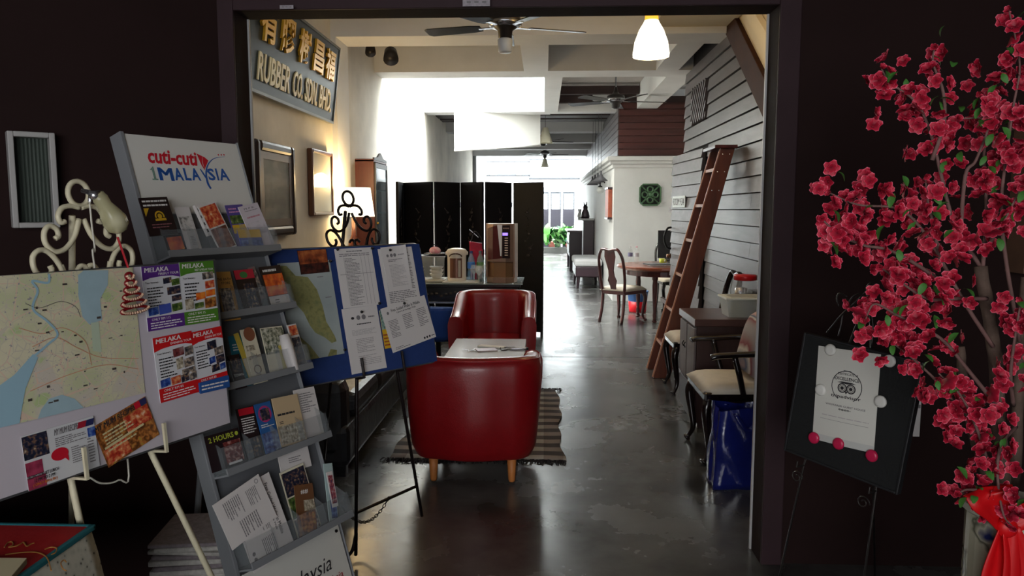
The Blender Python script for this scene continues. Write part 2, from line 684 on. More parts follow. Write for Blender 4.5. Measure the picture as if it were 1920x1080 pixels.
ROW = 0.135
for k in range(-1, 12):
    for part in (0, 1):
        pass
for k in range(0, 24):
    z0 = 0.015 + k * ROW
    z1 = z0 + ROW - 0.010
    if z1 > 3.2:
        break
    ya = max(YF, stair_y(z0) if z0 > 1.65 else YF)
    yb = max(YF, stair_y(z1) if z1 > 1.65 else YF)
    far = 9.36 + 0.02 * (k % 2) if z0 > 2.1 else 8.02
    runs = [(ya, yb, far)]
    if ya < 4:
        runs = [(ya, yb, 5.7 + 0.9 * ((k * 7) % 3) / 3), (5.703 + 0.9 * ((k * 7) % 3) / 3, 5.703 + 0.9 * ((k * 7) % 3) / 3, far)]
    if 2.44 < z0 < 2.83:
        runs = [(ya, yb, 8.08), (8.90, 8.90, far)]
    for (a, b, c) in runs:
        lo, hi = WR - 0.018, WR - 0.002          # lower edge stands proud
        vs = [(lo, a, z0), (lo, c, z0), (hi, c, z1), (hi, b, z1), (WR + 0.021, a, z0), (WR + 0.021, c, z0), (WR + 0.021, c, z1), (WR + 0.021, b, z1)]
        MB().add(vs, [(0, 1, 2, 3)[::-1], (4, 5, 6, 7), (0, 4, 5, 1)[::-1], (3, 2, 6, 7)[::-1], (0, 3, 7, 4)[::-1], (1, 5, 6, 2)[::-1]]).build('plank', PLANK, wr)
# diagonal-bar vent in the clapboards
vt = thing('wall_vent', 'dark square vent with slanting grey bars high in the grey clapboard wall', 'vent', (WR - 0.02, 8.49, 2.65))
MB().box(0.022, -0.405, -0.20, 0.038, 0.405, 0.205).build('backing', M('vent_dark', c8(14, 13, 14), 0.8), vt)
for i in range(10):
    s = -0.72 + i * 0.115
    y0, y1, za, zb = s + 0.36, s, -0.195, 0.195
    y0c, y1c = max(-0.40, y1), min(0.40, y0)
    if y1c - y0c < 0.03:
        continue
    zc = lambda y: za + (y - y0) / (y1 - y0) * (zb - za)
    MB().tube([(0.004, y0c, zc(y0c)), (0.004, y1c, zc(y1c))], 0.024, 4).build('bar', PLANK, vt)
# door made of the same boards, ajar
dr = frame((WR - 0.02, 8.06, 0), Vector((-math.sin(R(3.6)), math.cos(R(3.6)), 0)), (0, 0, 1))
d1 = struct(MB().box(0.0, -0.0, 0.0, 1.33, 0.03, 2.13).build('door_1', M('door_core', c8(60, 54, 54), 0.7), mw=dr @ Matrix.Rotation(PI, 4, 'Z') @ Matrix.Translation((-1.33, 0, 0)) if False else dr))
# local -y of this frame must look to the hall (-x); build boards on whichever side faces it
side = -1 if (dr.to_3x3() @ Vector((0, -1, 0))).x < 0 else 1
for k in range(0, 16):
    z0 = 0.015 + k * ROW
    z1 = min(z0 + ROW - 0.010, 2.13)
    if z1 - z0 < 0.03:
        continue
    ya, yb = (-0.018, -0.002) if side < 0 else (0.048, 0.032)
    yi = 0.0 if side < 0 else 0.03
    vs = [(0.0, ya, z0), (1.33, ya, z0), (1.33, yb, z1), (0.0, yb, z1), (0.0, yi, z0), (1.33, yi, z0), (1.33, yi, z1), (0.0, yi, z1)]
    MB().add(vs, [(0, 1, 2, 3), (7, 6, 5, 4), (0, 4, 5, 1), (3, 2, 6, 7), (0, 3, 7, 4), (1, 5, 6, 2)]).build('plank', PLANK, d1)
IRON = M('black_iron', c8(22, 20, 20), 0.45, metal=0.6, bump=(60, 0.2))
ys = -0.02 if side < 0 else 0.05
h = MB().tube(catmull([(1.26, ys, 1.28), (1.26, ys + side * 0.05, 1.26), (1.25, ys + side * 0.09, 1.15), (1.26, ys + side * 0.05, 1.04), (1.26, ys, 1.02)]), 0.013, 8)
h.build('handle', IRON, d1, smooth=True)
MB().tube([(1.27, ys, 0.93), (1.27, ys + side * 0.05, 0.93)], [0.03, 0.02], 12).build('knob', M('brass_knob', c8(120, 84, 60), 0.35, metal=0.7), d1, smooth=True)
# stair stringer and the cream wall of the stair void above it
STR = M('stringer_brown', c8(58, 32, 18), 0.7, noise=(5, 0.2), spec=0.15)
pts = [(stair_y(1.6), 1.6), (stair_y(3.16), 3.16), (stair_y(3.16) - 0.36, 3.20), (stair_y(1.6) - 0.36, 1.64)]
struct(MB().prism(pts, 0.06, 'x', WR - 0.04).build('trim_9', STR, bevel=0.005))
struct(MB().prism([(3.3, 1.6), (stair_y(1.6) - 0.05, 1.6), (stair_y(3.16) - 0.05, 3.16), (7.18, ZC), (3.3, ZC)], 0.018, 'x', WR).build('wall_stair', CREAM))
pts = [(stair_y(2.3) - 0.75, 2.3), (stair_y(3.16) - 0.75, 3.16), (stair_y(3.16) - 0.75, 3.27), (stair_y(2.3) - 0.8, 2.44)]
struct(MB().prism(pts, 0.05, 'x', WR - 0.06).build('trim_10', CREAM))

# ceiling: slab, then downstand beams one by one
mb = MB()
mb.box(WL, YF, ZC, 2.7, 9.48, ZC + 0.1)
mb.box(0.1, 9.48, ZC, 2.7, 13.2, ZC + 0.1)
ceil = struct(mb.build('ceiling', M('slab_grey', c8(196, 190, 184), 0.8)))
BEAMS = [  # x0,y0,x1,y1,zb
    (WL, 7.2, 2.6, 7.64, ZB), (WL, 9.05, 2.6, 9.48, ZB), (WL, 12.75, 2.6, 13.05, ZB)]
for i, (x0, y0, x1, y1, zb) in enumerate(BEAMS):
    MB().box(x0, y0, zb, x1, y1, ZC).build('beam', WHITE, ceil)
for (x0, y0, x1, y1) in ((-0.24, 7.64, 0.04, 9.05), (1.29, 7.64, 1.55, 9.05), (0.0, 9.48, 0.22, 12.75), (1.48, 9.48, 1.8, 12.75)):
    MB().box(x0, y0, ZB, x1, y1, ZC).build('beam', WHITE, ceil)
MB().box(1.0, 3.3, 3.16, 1.69, 7.2, ZC).build('beam', CREAM, ceil)
# dark joists showing in the right-hand bay
for (y, z0, z1) in ((12.05, 3.28, 3.40), (12.45, 3.2, 3.33)):
    MB().box(0.23, y, z0, 1.47, y + 0.1, z1).build('joist', JOIST, ceil)
# rear ceiling
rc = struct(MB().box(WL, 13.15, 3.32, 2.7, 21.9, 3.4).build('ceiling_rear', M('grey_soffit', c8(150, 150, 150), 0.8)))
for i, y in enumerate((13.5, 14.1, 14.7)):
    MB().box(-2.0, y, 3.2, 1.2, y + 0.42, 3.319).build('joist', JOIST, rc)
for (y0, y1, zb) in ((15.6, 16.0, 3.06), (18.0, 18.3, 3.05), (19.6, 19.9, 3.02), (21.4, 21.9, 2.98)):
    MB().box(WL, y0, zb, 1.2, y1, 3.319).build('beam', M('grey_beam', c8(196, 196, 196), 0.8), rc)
struct(MB().box(WL, 7.2, 0, WL + 0.05, 7.64, ZB).build('trim_11', WHITE))
# ------------------------------------------------------------------ seating
LEATHER = M('red_leather', c8(132, 9, 17), 0.38, noise=(30, 0.06), bump=(160, 0.12), coat=0.25)
LEATHER2 = M('red_leather_seat', c8(156, 16, 28), 0.33, bump=(160, 0.1), coat=0.3)
BEECH = M('beech_leg', c8(196, 122, 62), 0.5, noise=(12, 0.15), stretch=(1, 1, 0.2))


def tub_chair(name, label, loc, rz, width=0.72, depth=0.68, hb=0.775, ha=0.66):
    """faces local -y; back at +y"""
    r = thing(name, label, 'armchair', loc, rz, 'red leather tub chairs')
    th = 0.095
    hw, rad = width / 2, 0.17
    path = []
    yb = depth / 2
    yf = -depth / 2
    n_arm, n_arc, n_b = 7, 9, 6
    for i in range(n_arm):
        path.append((-hw, yf + (yb - rad - yf) * i / n_arm))
    for i in range(n_arc):
        a = PI - (PI / 2) * i / n_arc
        path.append((-hw + rad + rad * math.cos(a), yb - rad + rad * math.sin(a) * 1.0))
    for i in range(n_b):
        u = i / n_b
        path.append((-hw + rad + (width - 2 * rad) * u, yb + 0.035 * math.sin(PI * u)))
    full = path + [(-x, y) for x, y in reversed(path)] if False else None
    for i in range(n_arc + 1):
        a = PI / 2 - (PI / 2) * i / n_arc
        path.append((hw - rad + rad * math.cos(a), yb - rad + rad * math.sin(a)))
    for i in range(1, n_arm + 1):
        path.append((hw, yb - rad - (yb - rad - yf) * i / n_arm))
    n = len(path)
    vs, fs = [], []
    K = 14
    for i, (x, y) in enumerate(path):
        a, b = path[max(0, i - 1)], path[min(n - 1, i + 1)]
        tx, ty = b[0] - a[0], b[1] - a[1]
        l = math.hypot(tx, ty)
        nx, ny = -ty / l, tx / l            # outward on this clockwise path
        f = min(1, max(0, (y - yf) / (yb - yf)))
        s = f * f * (3 - 2 * f)
        top = ha + (hb - ha) * s
        out = []
        zb = 0.12
        cut = 0.0
        # section: outside face bulges, top edge rolled, inside face down to the seat
        o_in = -th
        sec = [(-0.075, zb), (-0.045, zb + 0.012), (-0.018, zb + 0.07), (0.0, zb + 0.25), (0.008, top - 0.16), (0.01, top - 0.06), (0.0, top - 0.022), (-0.022, top - 0.004), (-0.05, top), (-0.078, top - 0.008), (-0.095, top - 0.03), (-0.1, top - 0.1), (-0.1, 0.3), (-0.1, zb)]
        for d, z in sec:
            vs.append((x + nx * d, y + ny * d, z))
    for i in range(n - 1):
        for k in range(K):
            a, b = i * K + k, i * K + (k + 1) % K
            fs.append((a, b, b + K, a + K))
    fs.append(tuple(range(K)))
    fs.append(tuple(range((n - 1) * K + K - 1, (n - 1) * K - 1, -1)))
    mb = MB().add(vs, fs)
    mb.build('shell', LEATHER, r, smooth=True, bevel=0.006)
    MB().tube([(p[0] * 0.945, p[1] * 0.94 , 0.0) for p in path] and [(x * 0.997 + 0, y + 0.004, (ha + (hb - ha) * (lambda f: f * f * (3 - 2 * f))(min(1, max(0, (y - yf) / (yb - yf))))) - 0.012) for x, y in path], 0.004, 6).build('piping', LEATHER2, r, smooth=True)
    # seat base and loose cushion
    base = []
    for i in range(24):
        a = 2 * PI * i / 24
        base.append((max(-1, min(1, 1.15 * math.cos(a))) * (hw - 0.085), max(-1, min(1, 1.15 * math.sin(a))) * (depth / 2 - 0.08)))
    MB().prism(base, 0.17, 'z', 0.145).build('seat_base', LEATHER, r, bevel=0.01)
    c = []
    for i in range(28):
        a = 2 * PI * i / 28
        ca, sa = math.cos(a), math.sin(a)
        k = 1 / max(abs(ca), abs(sa)) * 0.93 + 0.07
        c.append((ca * k * (hw - 0.105), sa * k * (depth / 2 - 0.085) - 0.02))
    MB().prism(c, 0.13, 'z', 0.3).build('seat_cushion', LEATHER2, r, smooth=False, bevel=0.03)
    for sx in (-1, 1):
        for sy, dy in ((-1, -0.24), (1, 0.25)):
            MB().lathe([(0.015, 0.0), (0.019, 0.01), (0.028, 0.16)], (sx * 0.215, dy, 0), 14).build('leg', BEECH, r, smooth=True)
    return r


tub_chair('tub_chair', 'red leather tub chair nearest the camera, seen from behind', (-0.385, 4.27, 0.014), PI, 0.73, 0.66, 0.70, 0.62)
tub_chair('tub_chair', 'red leather tub chair beyond the white coffee table, facing the camera', (-0.41, 6.30, 0.0), 0, 0.68, 0.66, 0.80, 0.64)

# coffee table ------------------------------------------------------------
TOPM = M('pale_table_top', c8(206, 212, 222), 0.22)
ct = thing('coffee_table', 'pale grey low coffee table between the two red tub chairs', 'table', (-0.40, 5.32, 0.014))
MB().box(-0.27, -0.42, 0.455, 0.27, 0.42, 0.495).build('tabletop', TOPM, ct, bevel=0.004)
MB().box(-0.24, -0.38, 0.2, 0.24, 0.38, 0.215).build('shelf', TOPM, ct, bevel=0.003)
for sx in (-1, 1):
    for sy in (-1, 1):
        MB().box(sx * 0.24 - 0.02, sy * 0.38 - 0.02, 0, sx * 0.24 + 0.02, sy * 0.38 + 0.02, 0.455).build('leg', TOPM, ct, bevel=0.003)
SILVER = M('silver', c8(200, 200, 205), 0.25, metal=0.9)
BLACKP = M('black_plastic', c8(20, 20, 22), 0.35)
ZT = 0.510
ky = thing('key_bunch', 'bunch of silver keys on the white coffee table', 'keys', (-0.50, 5.20, ZT))
MB().tube([(0.03 * math.cos(a * PI / 8), 0.03 * math.sin(a * PI / 8), 0.004) for a in range(16)], 0.002, 6, True).build('ring', SILVER, ky, smooth=True)
for i, a in enumerate((0.2, 1.4, 2.6)):
    m = MB()
    m.T = Matrix.Rotation(a, 4, 'Z')
    m.box(0.03, -0.004, 0.002 + i * 0.002, 0.085, 0.004, 0.004 + i * 0.002)
    m.lathe([(0.012, 0), (0.012, 0.002)], (0.032, 0, 0.002 + i * 0.002), 10)
    m.build('key', SILVER, ky)
b = thing('booklet', 'dark red folded booklet lying on the white coffee table', 'booklet', (-0.40, 5.24, ZT), 0.3)
MB().box(-0.07, -0.05, 0.0, 0.07, 0.05, 0.006).build('pages', M('booklet_pages', c8(225, 220, 215), 0.7), b)
MB().box(-0.072, -0.052, 0.006, 0.072, 0.052, 0.009).build('cover', M('booklet_red', c8(110, 30, 44), 0.4), b)
b = thing('newsletter', 'white folded newsletter on the white coffee table, between keys and glasses', 'newsletter', (-0.37, 5.36, ZT), -0.35)
MB().box(-0.10, -0.035, 0.0, 0.10, 0.035, 0.012).build('pages', M('newsprint', c8(228, 226, 222), 0.7), b, bevel=0.004)
g = thing('sunglasses', 'black sunglasses folded on the white coffee table', 'glasses', (-0.245, 5.27, ZT), 0.2)
for s in (-1, 1):
    MB().lathe([(0.024, 0), (0.027, 0.002), (0.024, 0.005)], (s * 0.032, 0, 0.002), 14).build('lens', BLACKP, g, smooth=True)
    MB().tube([(s * 0.06, 0, 0.012), (s * 0.05, 0.05, 0.01), (-s * 0.02, 0.07, 0.006)], 0.003, 6).build('temple', BLACKP, g, smooth=True)
MB().tube([(-0.01, 0, 0.006), (0.01, 0, 0.006)], 0.003, 6).build('bridge', BLACKP, g)
g = thing('pen_case', 'silver tapered pen case on the right of the white coffee table', 'case', (-0.175, 5.26, ZT + 0.011), 0.1)
MB().tube([(-0.06, 0, 0), (-0.05, 0, 0), (0.05, 0, 0), (0.065, 0, 0)], [0.006, 0.01, 0.011, 0.008], 12).build('case_body', SILVER, g, smooth=True)
MB().tube([(0.055, 0, 0), (0.07, 0, 0)], [0.0115, 0.009], 12).build('cap', BLACKP, g, smooth=True)

# rug ---------------------------------------------------------------------
rm = bpy.data.materials.new('plaid_rug')
rm.use_nodes = True
nt = rm.node_tree
L = nt.links.new
bs = nt.nodes['Principled BSDF']
bs.inputs['Roughness'].default_value = 0.95
tc = nt.nodes.new('ShaderNodeTexCoord')
sx = nt.nodes.new('ShaderNodeSeparateXYZ')
L(tc.outputs['Object'], sx.inputs[0])


def stripes(sock, freq, ph=0.0):
    a = nt.nodes.new('ShaderNodeMath'); a.operation = 'MULTIPLY_ADD'
    a.inputs[1].default_value, a.inputs[2].default_value = freq, ph
    L(sock, a.inputs[0])
    f = nt.nodes.new('ShaderNodeMath'); f.operation = 'FRACT'
    L(a.outputs[0], f.inputs[0])
    g = nt.nodes.new('ShaderNodeMath'); g.operation = 'GREATER_THAN'
    g.inputs[1].default_value = 0.5
    L(f.outputs[0], g.inputs[0])
    return g.outputs[0]


s1 = stripes(sx.outputs['Y'], 6.2)
s2 = stripes(sx.outputs['X'], 4.2, 0.3)
mixa = nt.nodes.new('ShaderNodeMixRGB')
mixa.inputs[1].default_value, mixa.inputs[2].default_value = lin(c8(58, 48, 46)), lin(c8(138, 124, 114))
L(s1, mixa.inputs[0])
mixb = nt.nodes.new('ShaderNodeMixRGB')
mixb.inputs[1].default_value, mixb.inputs[2].default_value = lin(c8(84, 74, 70)), lin(c8(168, 158, 146))
L(s1, mixb.inputs[0])
mixc = nt.nodes.new('ShaderNodeMixRGB')
L(s2, mixc.inputs[0]); L(mixa.outputs[0], mixc.inputs[1]); L(mixb.outputs[0], mixc.inputs[2])
L(mixc.outputs[0], bs.inputs['Base Color'])
nn = nt.nodes.new('ShaderNodeTexNoise'); nn.inputs['Scale'].default_value = 120
bb = nt.nodes.new('ShaderNodeBump'); bb.inputs['Strength'].default_value = 0.5
L(nn.outputs[0], bb.inputs['Height']); L(bb.outputs[0], bs.inputs['Normal'])
rug = thing('rug', 'grey and brown checked woven rug with frayed dark ends on the concrete floor', 'rug', (-0.40, 5.28, 0.0))
vs, fs = [], []
NX, NY = 14, 24
rnd = random.Random(3)
for j in range(NY + 1):
    for i in range(NX + 1):
        u, v = i / NX - 0.5, j / NY - 0.5
        vs.append((u * (1.04 + 0.02 * math.sin(v * 9)) + 0.012 * math.sin(v * 23), v * 1.78 + 0.02 * math.sin(u * 7), 0.004 + 0.004 * abs(math.sin(u * 11 + v * 5))))
for j in range(NY):
    for i in range(NX):
        q = j * (NX + 1) + i
        fs.append((q, q + 1, q + NX + 2, q + NX + 1))
o = MB().add(vs, fs).build('weave', rm, rug, smooth=True)
md = o.modifiers.new('s', 'SOLIDIFY'); md.thickness = 0.006; md.offset = 1
mb = MB()
for e in (-1, 1):
    for i in range(150):
        x = rnd.uniform(-0.55, 0.55)
        y = e * 0.885
        d = rnd.uniform(-0.03, 0.03)
        l = rnd.uniform(0.02, 0.07)
        mb.tube([(x, y, 0.01), (x + d * 0.4, y + e * l * 0.5, 0.016), (x + d, y + e * l, 0.004)], 0.0035, 4)
mb.build('fringe', M('fringe_dark', c8(36, 28, 30), 0.9), rug, kind='stuff')

# sofa along the plaster wall -----------------------------------------------
SOFA = M('dark_grey_leather', c8(28, 28, 32), 0.45, noise=(12, 0.15), bump=(14, 0.6))
so = thing('sofa', 'long dark leather sofa against the plaster wall behind the notice board', 'sofa', (WL + 0.02, 5.2, 0))
MB().box(0.05, -1.15, 0.06, 0.9, 1.15, 0.3).build('sofa_base', SOFA, so, bevel=0.04)
MB().box(0.0, -1.15, 0.1, 0.24, 1.15, 0.82).build('backrest', SOFA, so, bevel=0.07)
for s in (-1, 1):
    MB().box(0.05, s * 1.06 - 0.1, 0.1, 0.88, s * 1.06 + 0.1, 0.56).build('armrest', SOFA, so, bevel=0.07)
for i in range(3):
    MB().box(0.22, -0.95 + i * 0.635, 0.29, 0.9, -0.325 + i * 0.635, 0.44).build('seat_cushion', SOFA, so, bevel=0.05)
for s in (-1, 1):
    for x in (0.1, 0.82):
        MB().box(x, s * 1.08 - 0.03, 0, x + 0.05, s * 1.08 + 0.03, 0.07).build('foot', BLACKP, so)

# queen-anne chairs ---------------------------------------------------------
MAHOG = M('mahogany', c8(74, 26, 24), 0.3, noise=(6, 0.3), stretch=(4, 4, 0.6), coat=0.4)
MAHOGD = M('dark_lacquer', c8(24, 15, 15), 0.22, noise=(6, 0.3), coat=0.5)
CREAMF = M('cream_seat_fabric', c8(214, 202, 184), 0.85, noise=(20, 0.05), bump=(80, 0.1))


def dining_chair(name, label, loc, rz, wood, arms=False, w_=0.46, d_=0.45, hb=0.98):
    """faces local -y"""
    r = thing(name, label, 'chair', loc, rz, 'dark wooden chairs with pale seats')
    hs = 0.44
    # seat frame and pad
    fr = [(-w_ / 2, -d_ / 2), (w_ / 2, -d_ / 2), (w_ / 2 - 0.04, d_ / 2), (-w_ / 2 + 0.04, d_ / 2)]
    MB().prism(fr, 0.055, 'z', hs - 0.06).build('seat_frame', wood, r, bevel=0.01)
    pad = MB()
    vs, fs = [], []
    N = 10
    for j in range(N + 1):
        for i in range(N + 1):
            u, v = i / N * 2 - 1, j / N * 2 - 1
            ww = (w_ / 2 + 0.005) * (1 - 0.09 * (v + 1) / 2)
            e = (1 - abs(u) ** 5) * (1 - abs(v) ** 5)
            vs.append((u * ww, v * (d_ / 2 + 0.008), hs - 0.012 + 0.058 * e ** 0.5 if e > 0 else hs - 0.012))
    for j in range(N):
        for i in range(N):
            q = j * (N + 1) + i
            fs.append((q, q + 1, q + N + 2, q + N + 1))
    fs.append(tuple(j * (N + 1) for j in range(N + 1)) + tuple(N * (N + 1) + i for i in range(1, N + 1)) + tuple(j * (N + 1) + N for j in range(N - 1, -1, -1)) + tuple(i for i in range(N - 1, 0, -1)))
    pad.add(vs, fs).build('seat', CREAMF, r, smooth=True)
    # front cabriole legs
    for s in (-1, 1):
        x, y = s * (w_ / 2 - 0.03), -d_ / 2 + 0.03
        pts = catmull([(x, y, hs - 0.05), (x + s * 0.018, y - 0.018, hs - 0.12), (x + s * 0.0, y, hs - 0.26), (x - s * 0.005, y + 0.008, 0.09), (x + s * 0.012, y - 0.014, 0.03), (x + s * 0.02, y - 0.03, 0.012)], 4)
        n = len(pts)
        rad = [0.032 - 0.018 * min(1, i / (n * 0.7)) + (0.012 if i > n - 4 else 0) for i in range(n)]
        MB().tube(pts, rad, 10).build('leg', wood, r, smooth=True)
    # rear legs run up into the back posts
    for s in (-1, 1):
        x, y = s * (w_ / 2 - 0.06), d_ / 2 - 0.02
        MB().tube(catmull([(x * 1.05, y + 0.07, 0.0), (x * 1.02, y + 0.02, 0.2), (x, y, hs)], 4), 0.021, 8).build('leg', wood, r, smooth=True)
    # hooped back: posts and crest in one bent piece
    x, y = w_ / 2 - 0.06, d_ / 2 - 0.02
    P = [(-x, y, hs - 0.05), (-x - 0.025, y + 0.03, hs + 0.15), (-x - 0.022, y + 0.075, hb - 0.14), (-x + 0.03, y + 0.10, hb - 0.02), (-0.09, y + 0.105, hb), (0, y + 0.105, hb - 0.018), (0.09, y + 0.105, hb), (x - 0.03, y + 0.10, hb - 0.02), (x + 0.022, y + 0.075, hb - 0.14), (x + 0.025, y + 0.03, hs + 0.15), (x, y, hs - 0.05)]
    MB().tube(catmull(P, 6), 0.021, 8, flat=(0.85, 1.15)).build('back_frame', wood, r, smooth=True)
    # vase-shaped splat
    prof = [(0.0, 0.04), (0.1, 0.045), (0.24, 0.07), (0.36, 0.045), (0.5, 0.04), (0.68, 0.062), (0.85, 0.085), (1.0, 0.075)]
    vs, fs = [], []
    for t, hw in prof:
        z = hs + (hb - 0.02 - hs) * t
        yy = y + 0.105 * t + 0.012 * math.sin(PI * t)
        vs += [(-hw, yy - 0.007, z), (hw, yy - 0.007, z), (hw, yy + 0.007, z), (-hw, yy + 0.007, z)]
    for i in range(len(prof) - 1):
        for k in range(4):
            a, b = i * 4 + k, i * 4 + (k + 1) % 4
            fs.append((a, b, b + 4, a + 4))
    fs += [(3, 2, 1, 0), tuple(range(len(vs) - 4, len(vs)))]
    MB().add(vs, fs).build('splat', wood, r)
    if arms:
        for s in (-1, 1):
            x = s * (w_ / 2 + 0.0)
            MB().tube(catmull([(s * (w_ / 2 - 0.055), d_ / 2 + 0.03, 0.70), (x + s * 0.02, 0.06, 0.675), (x + s * 0.02, -0.10, 0.665), (x + s * 0.03, -0.2, 0.66), (x + s * 0.025, -0.235, 0.65)], 5), 0.022, 8, flat=(1.3, 0.8)).build('armrest', wood, r, smooth=True)
            MB().tube(catmull([(s * (w_ / 2 - 0.01), -0.03, hs - 0.04), (x + s * 0.015, -0.07, 0.55), (x + s * 0.01, -0.10, 0.66)], 4), 0.018, 8).build('arm_support', wood, r, smooth=True)
    return r


dining_chair('dining_chair', 'mahogany dining chair with vase splat back and pale seat at the round table', (1.06, 10.14, 0), PI - 0.72, MAHOG)
dining_chair('dining_chair', 'dark dining chair behind the round table, partly hidden by the monitor', (1.95, 11.45, 0), 0.15, MAHOGD, hb=1.0)
dining_chair('side_chair', 'dark chair with pale seat between the ladder foot and the wooden cabinet', (1.27, 6.27, 0), -PI / 2, MAHOGD)
dining_chair('arm_chair', 'black armchair with cream seat and plaid cushion beside the doorway', (1.20, 4.63, 0), -PI / 2, MAHOGD, arms=True, w_=0.54, d_=0.52)
PLAID = MR('plaid_cushion', [(0.0, c8(150, 140, 138)), (0.35, c8(126, 60, 62)), (0.5, c8(196, 186, 176)), (0.75, c8(70, 84, 112)), (1.0, c8(190, 150, 140))], 6, 0.9, 0.4, tex='wave', stretch=(0.4, 1, 1))
cu = thing('cushion', 'plaid cushion in red, blue and cream leaning on the black armchair back', 'cushion', (1.255, 4.63, 0.475), 0)
mb = MB()
vs, fs = [], []
N = 12
for sd in (-1, 1):
    for j in range(N + 1):
        for i in range(N + 1):
            u, v = i / N * 2 - 1, j / N * 2 - 1
            e = max(0, (1 - u ** 4) * (1 - v ** 4)) ** 0.5
            pin = 1 - 0.08 * (1 - e)
            vs.append((sd * 0.07 * e + 0.1 * (v + 1) / 2 * 0.9, u * 0.2 * pin, 0.02 + (v + 1) * 0.185))
for sd in (0, 1):
    for j in range(N):
        for i in range(N):
            q = sd * (N + 1) ** 2 + j * (N + 1) + i
            f = (q, q + 1, q + N + 2, q + N + 1)
            fs.append(f if sd else f[::-1])
mb.add(vs, fs).build('cover', PLAID, cu, smooth=True)

# wooden cabinet ------------------------------------------------------------
CAB = M('walnut', c8(58, 36, 32), 0.4, noise=(5, 0.25), stretch=(3, 3, 0.5))
CABF = M('weathered_front', c8(104, 92, 90), 0.55, noise=(8, 0.2), stretch=(3, 3, 0.5))
cb = thing('cabinet', 'low dark wooden cabinet with greyish doors against the clapboard wall', 'cabinet', (1.34, 5.4, 0))
MB().box(-0.30, -0.28, 0.04, 0.32, 0.28, 0.71).build('body', CAB, cb, bevel=0.004)
MB().box(-0.32, -0.30, 0.71, 0.34, 0.30, 0.76).build('top', M('cabinet_top', c8(78, 52, 46), 0.32, noise=(6, 0.2), stretch=(1, 4, 4)), cb, bevel=0.006)
MB().box(-0.28, -0.26, 0, 0.30, 0.26, 0.04).build('plinth', CAB, cb)
for s in (-1, 1):
    d = MB().box(-0.315, s * 0.14 - 0.125, 0.30, -0.301, s * 0.14 + 0.125, 0.69).build('door', CABF, cb, bevel=0.003)
    MB().tube([(-0.33, s * 0.03, 0.56), (-0.34, s * 0.03, 0.54), (-0.33, s * 0.03, 0.52)], 0.004, 6).build('handle', IRON, d)
MB().box(-0.312, -0.265, 0.06, -0.301, 0.265, 0.28).build('drawer', CAB, cb, bevel=0.003)

CLEAR = M('clear_plastic', c8(236, 238, 236), 0.12, alpha=0.28)
FROST = M('frosted_plastic', c8(214, 214, 200), 0.35, alpha=0.55)
LIDM = M('lid_plastic', c8(224, 222, 208), 0.4)
bx = thing('storage_box', 'translucent plastic box with cream lid on the wooden cabinet', 'box', (1.42, 5.3, 0.761), 0)
vs = [(-0.15, -0.1, 0), (0.15, -0.1, 0), (0.15, 0.1, 0), (-0.15, 0.1, 0), (-0.17, -0.12, 0.125), (0.17, -0.12, 0.125), (0.17, 0.12, 0.125), (-0.17, 0.12, 0.125)]
MB().add(vs, [(0, 3, 2, 1), (0, 1, 5, 4), (1, 2, 6, 5), (2, 3, 7, 6), (3, 0, 4, 7)]).build('tub', FROST, bx)
MB().box(-0.18, -0.13, 0.122, 0.18, 0.13, 0.137).build('lid', LIDM, bx, bevel=0.005)
MB().box(-0.14, -0.09, 0.137, 0.14, 0.09, 0.142).build('lid_panel', FROST, bx, bevel=0.003)
for i, (x, y, c) in enumerate(((-0.07, 0.0, c8(150, 140, 90)), (0.02, -0.02, c8(56, 60, 110)), (0.1, 0.01, c8(170, 110, 100)))):
    q = thing('sweet_bag', ('yellowish', 'navy blue', 'pinkish')[i] + ' sweet bag inside the translucent plastic box', 'bag', (1.42 + x, 5.3 + y, 0.763))
    MB().ball((0, 0, 0.045), 0.045, 10, (1, 0.9, 1)).build('pouch', M('bag%d' % i, c, 0.5), q, smooth=True)
    MB().tube([(0, 0, 0.085), (0.004, 0, 0.10)], [0.008, 0.016], 8).build('knot', M('bag%d' % i, c, 0.5), q)
GLASS = M('clear_glass', c8(245, 248, 248), 0.03, alpha=0.16, spec=0.8)
jr = thing('jar', 'clear jar with red screw lid standing behind the plastic box', 'jar', (1.47, 5.57, 0.761))
MB().lathe([(0.07, 0.0), (0.082, 0.01), (0.085, 0.04), (0.085, 0.2), (0.075, 0.225), (0.072, 0.235)], (0, 0, 0), 28).build('jar_body', GLASS, jr, smooth=True)
MB().lathe([(0.001, 0.262), (0.078, 0.262), (0.082, 0.255), (0.082, 0.226), (0.076, 0.224)], (0, 0, 0), 28, False).build('lid', M('red_lid', c8(190, 16, 24), 0.35), jr, smooth=True)
# phone on the wall side
ph = thing('telephone', 'black corded telephone handset behind the red-lidded jar', 'telephone', (1.60, 5.45, 0.761))
MB().box(-0.05, -0.05, 0, 0.07, 0.12, 0.05).build('base', BLACKP, ph, bevel=0.01)
MB().tube(catmull([(-0.01, 0.0, 0.055), (-0.03, 0.0, 0.12), (-0.02, 0.01, 0.19), (0.02, 0.02, 0.235)], 5), [0.028] * 3 + [0.02] * 9 + [0.03] * 4, 10).build('handset', BLACKP, ph, smooth=True)
MB().tube(catmull([(0.02, 0.02, 0.23), (0.055, -0.06, 0.24), (0.07, -0.13, 0.1), (0.06, -0.1, 0.012)], 6), 0.004, 6).build('cord', BLACKP, ph, smooth=True)
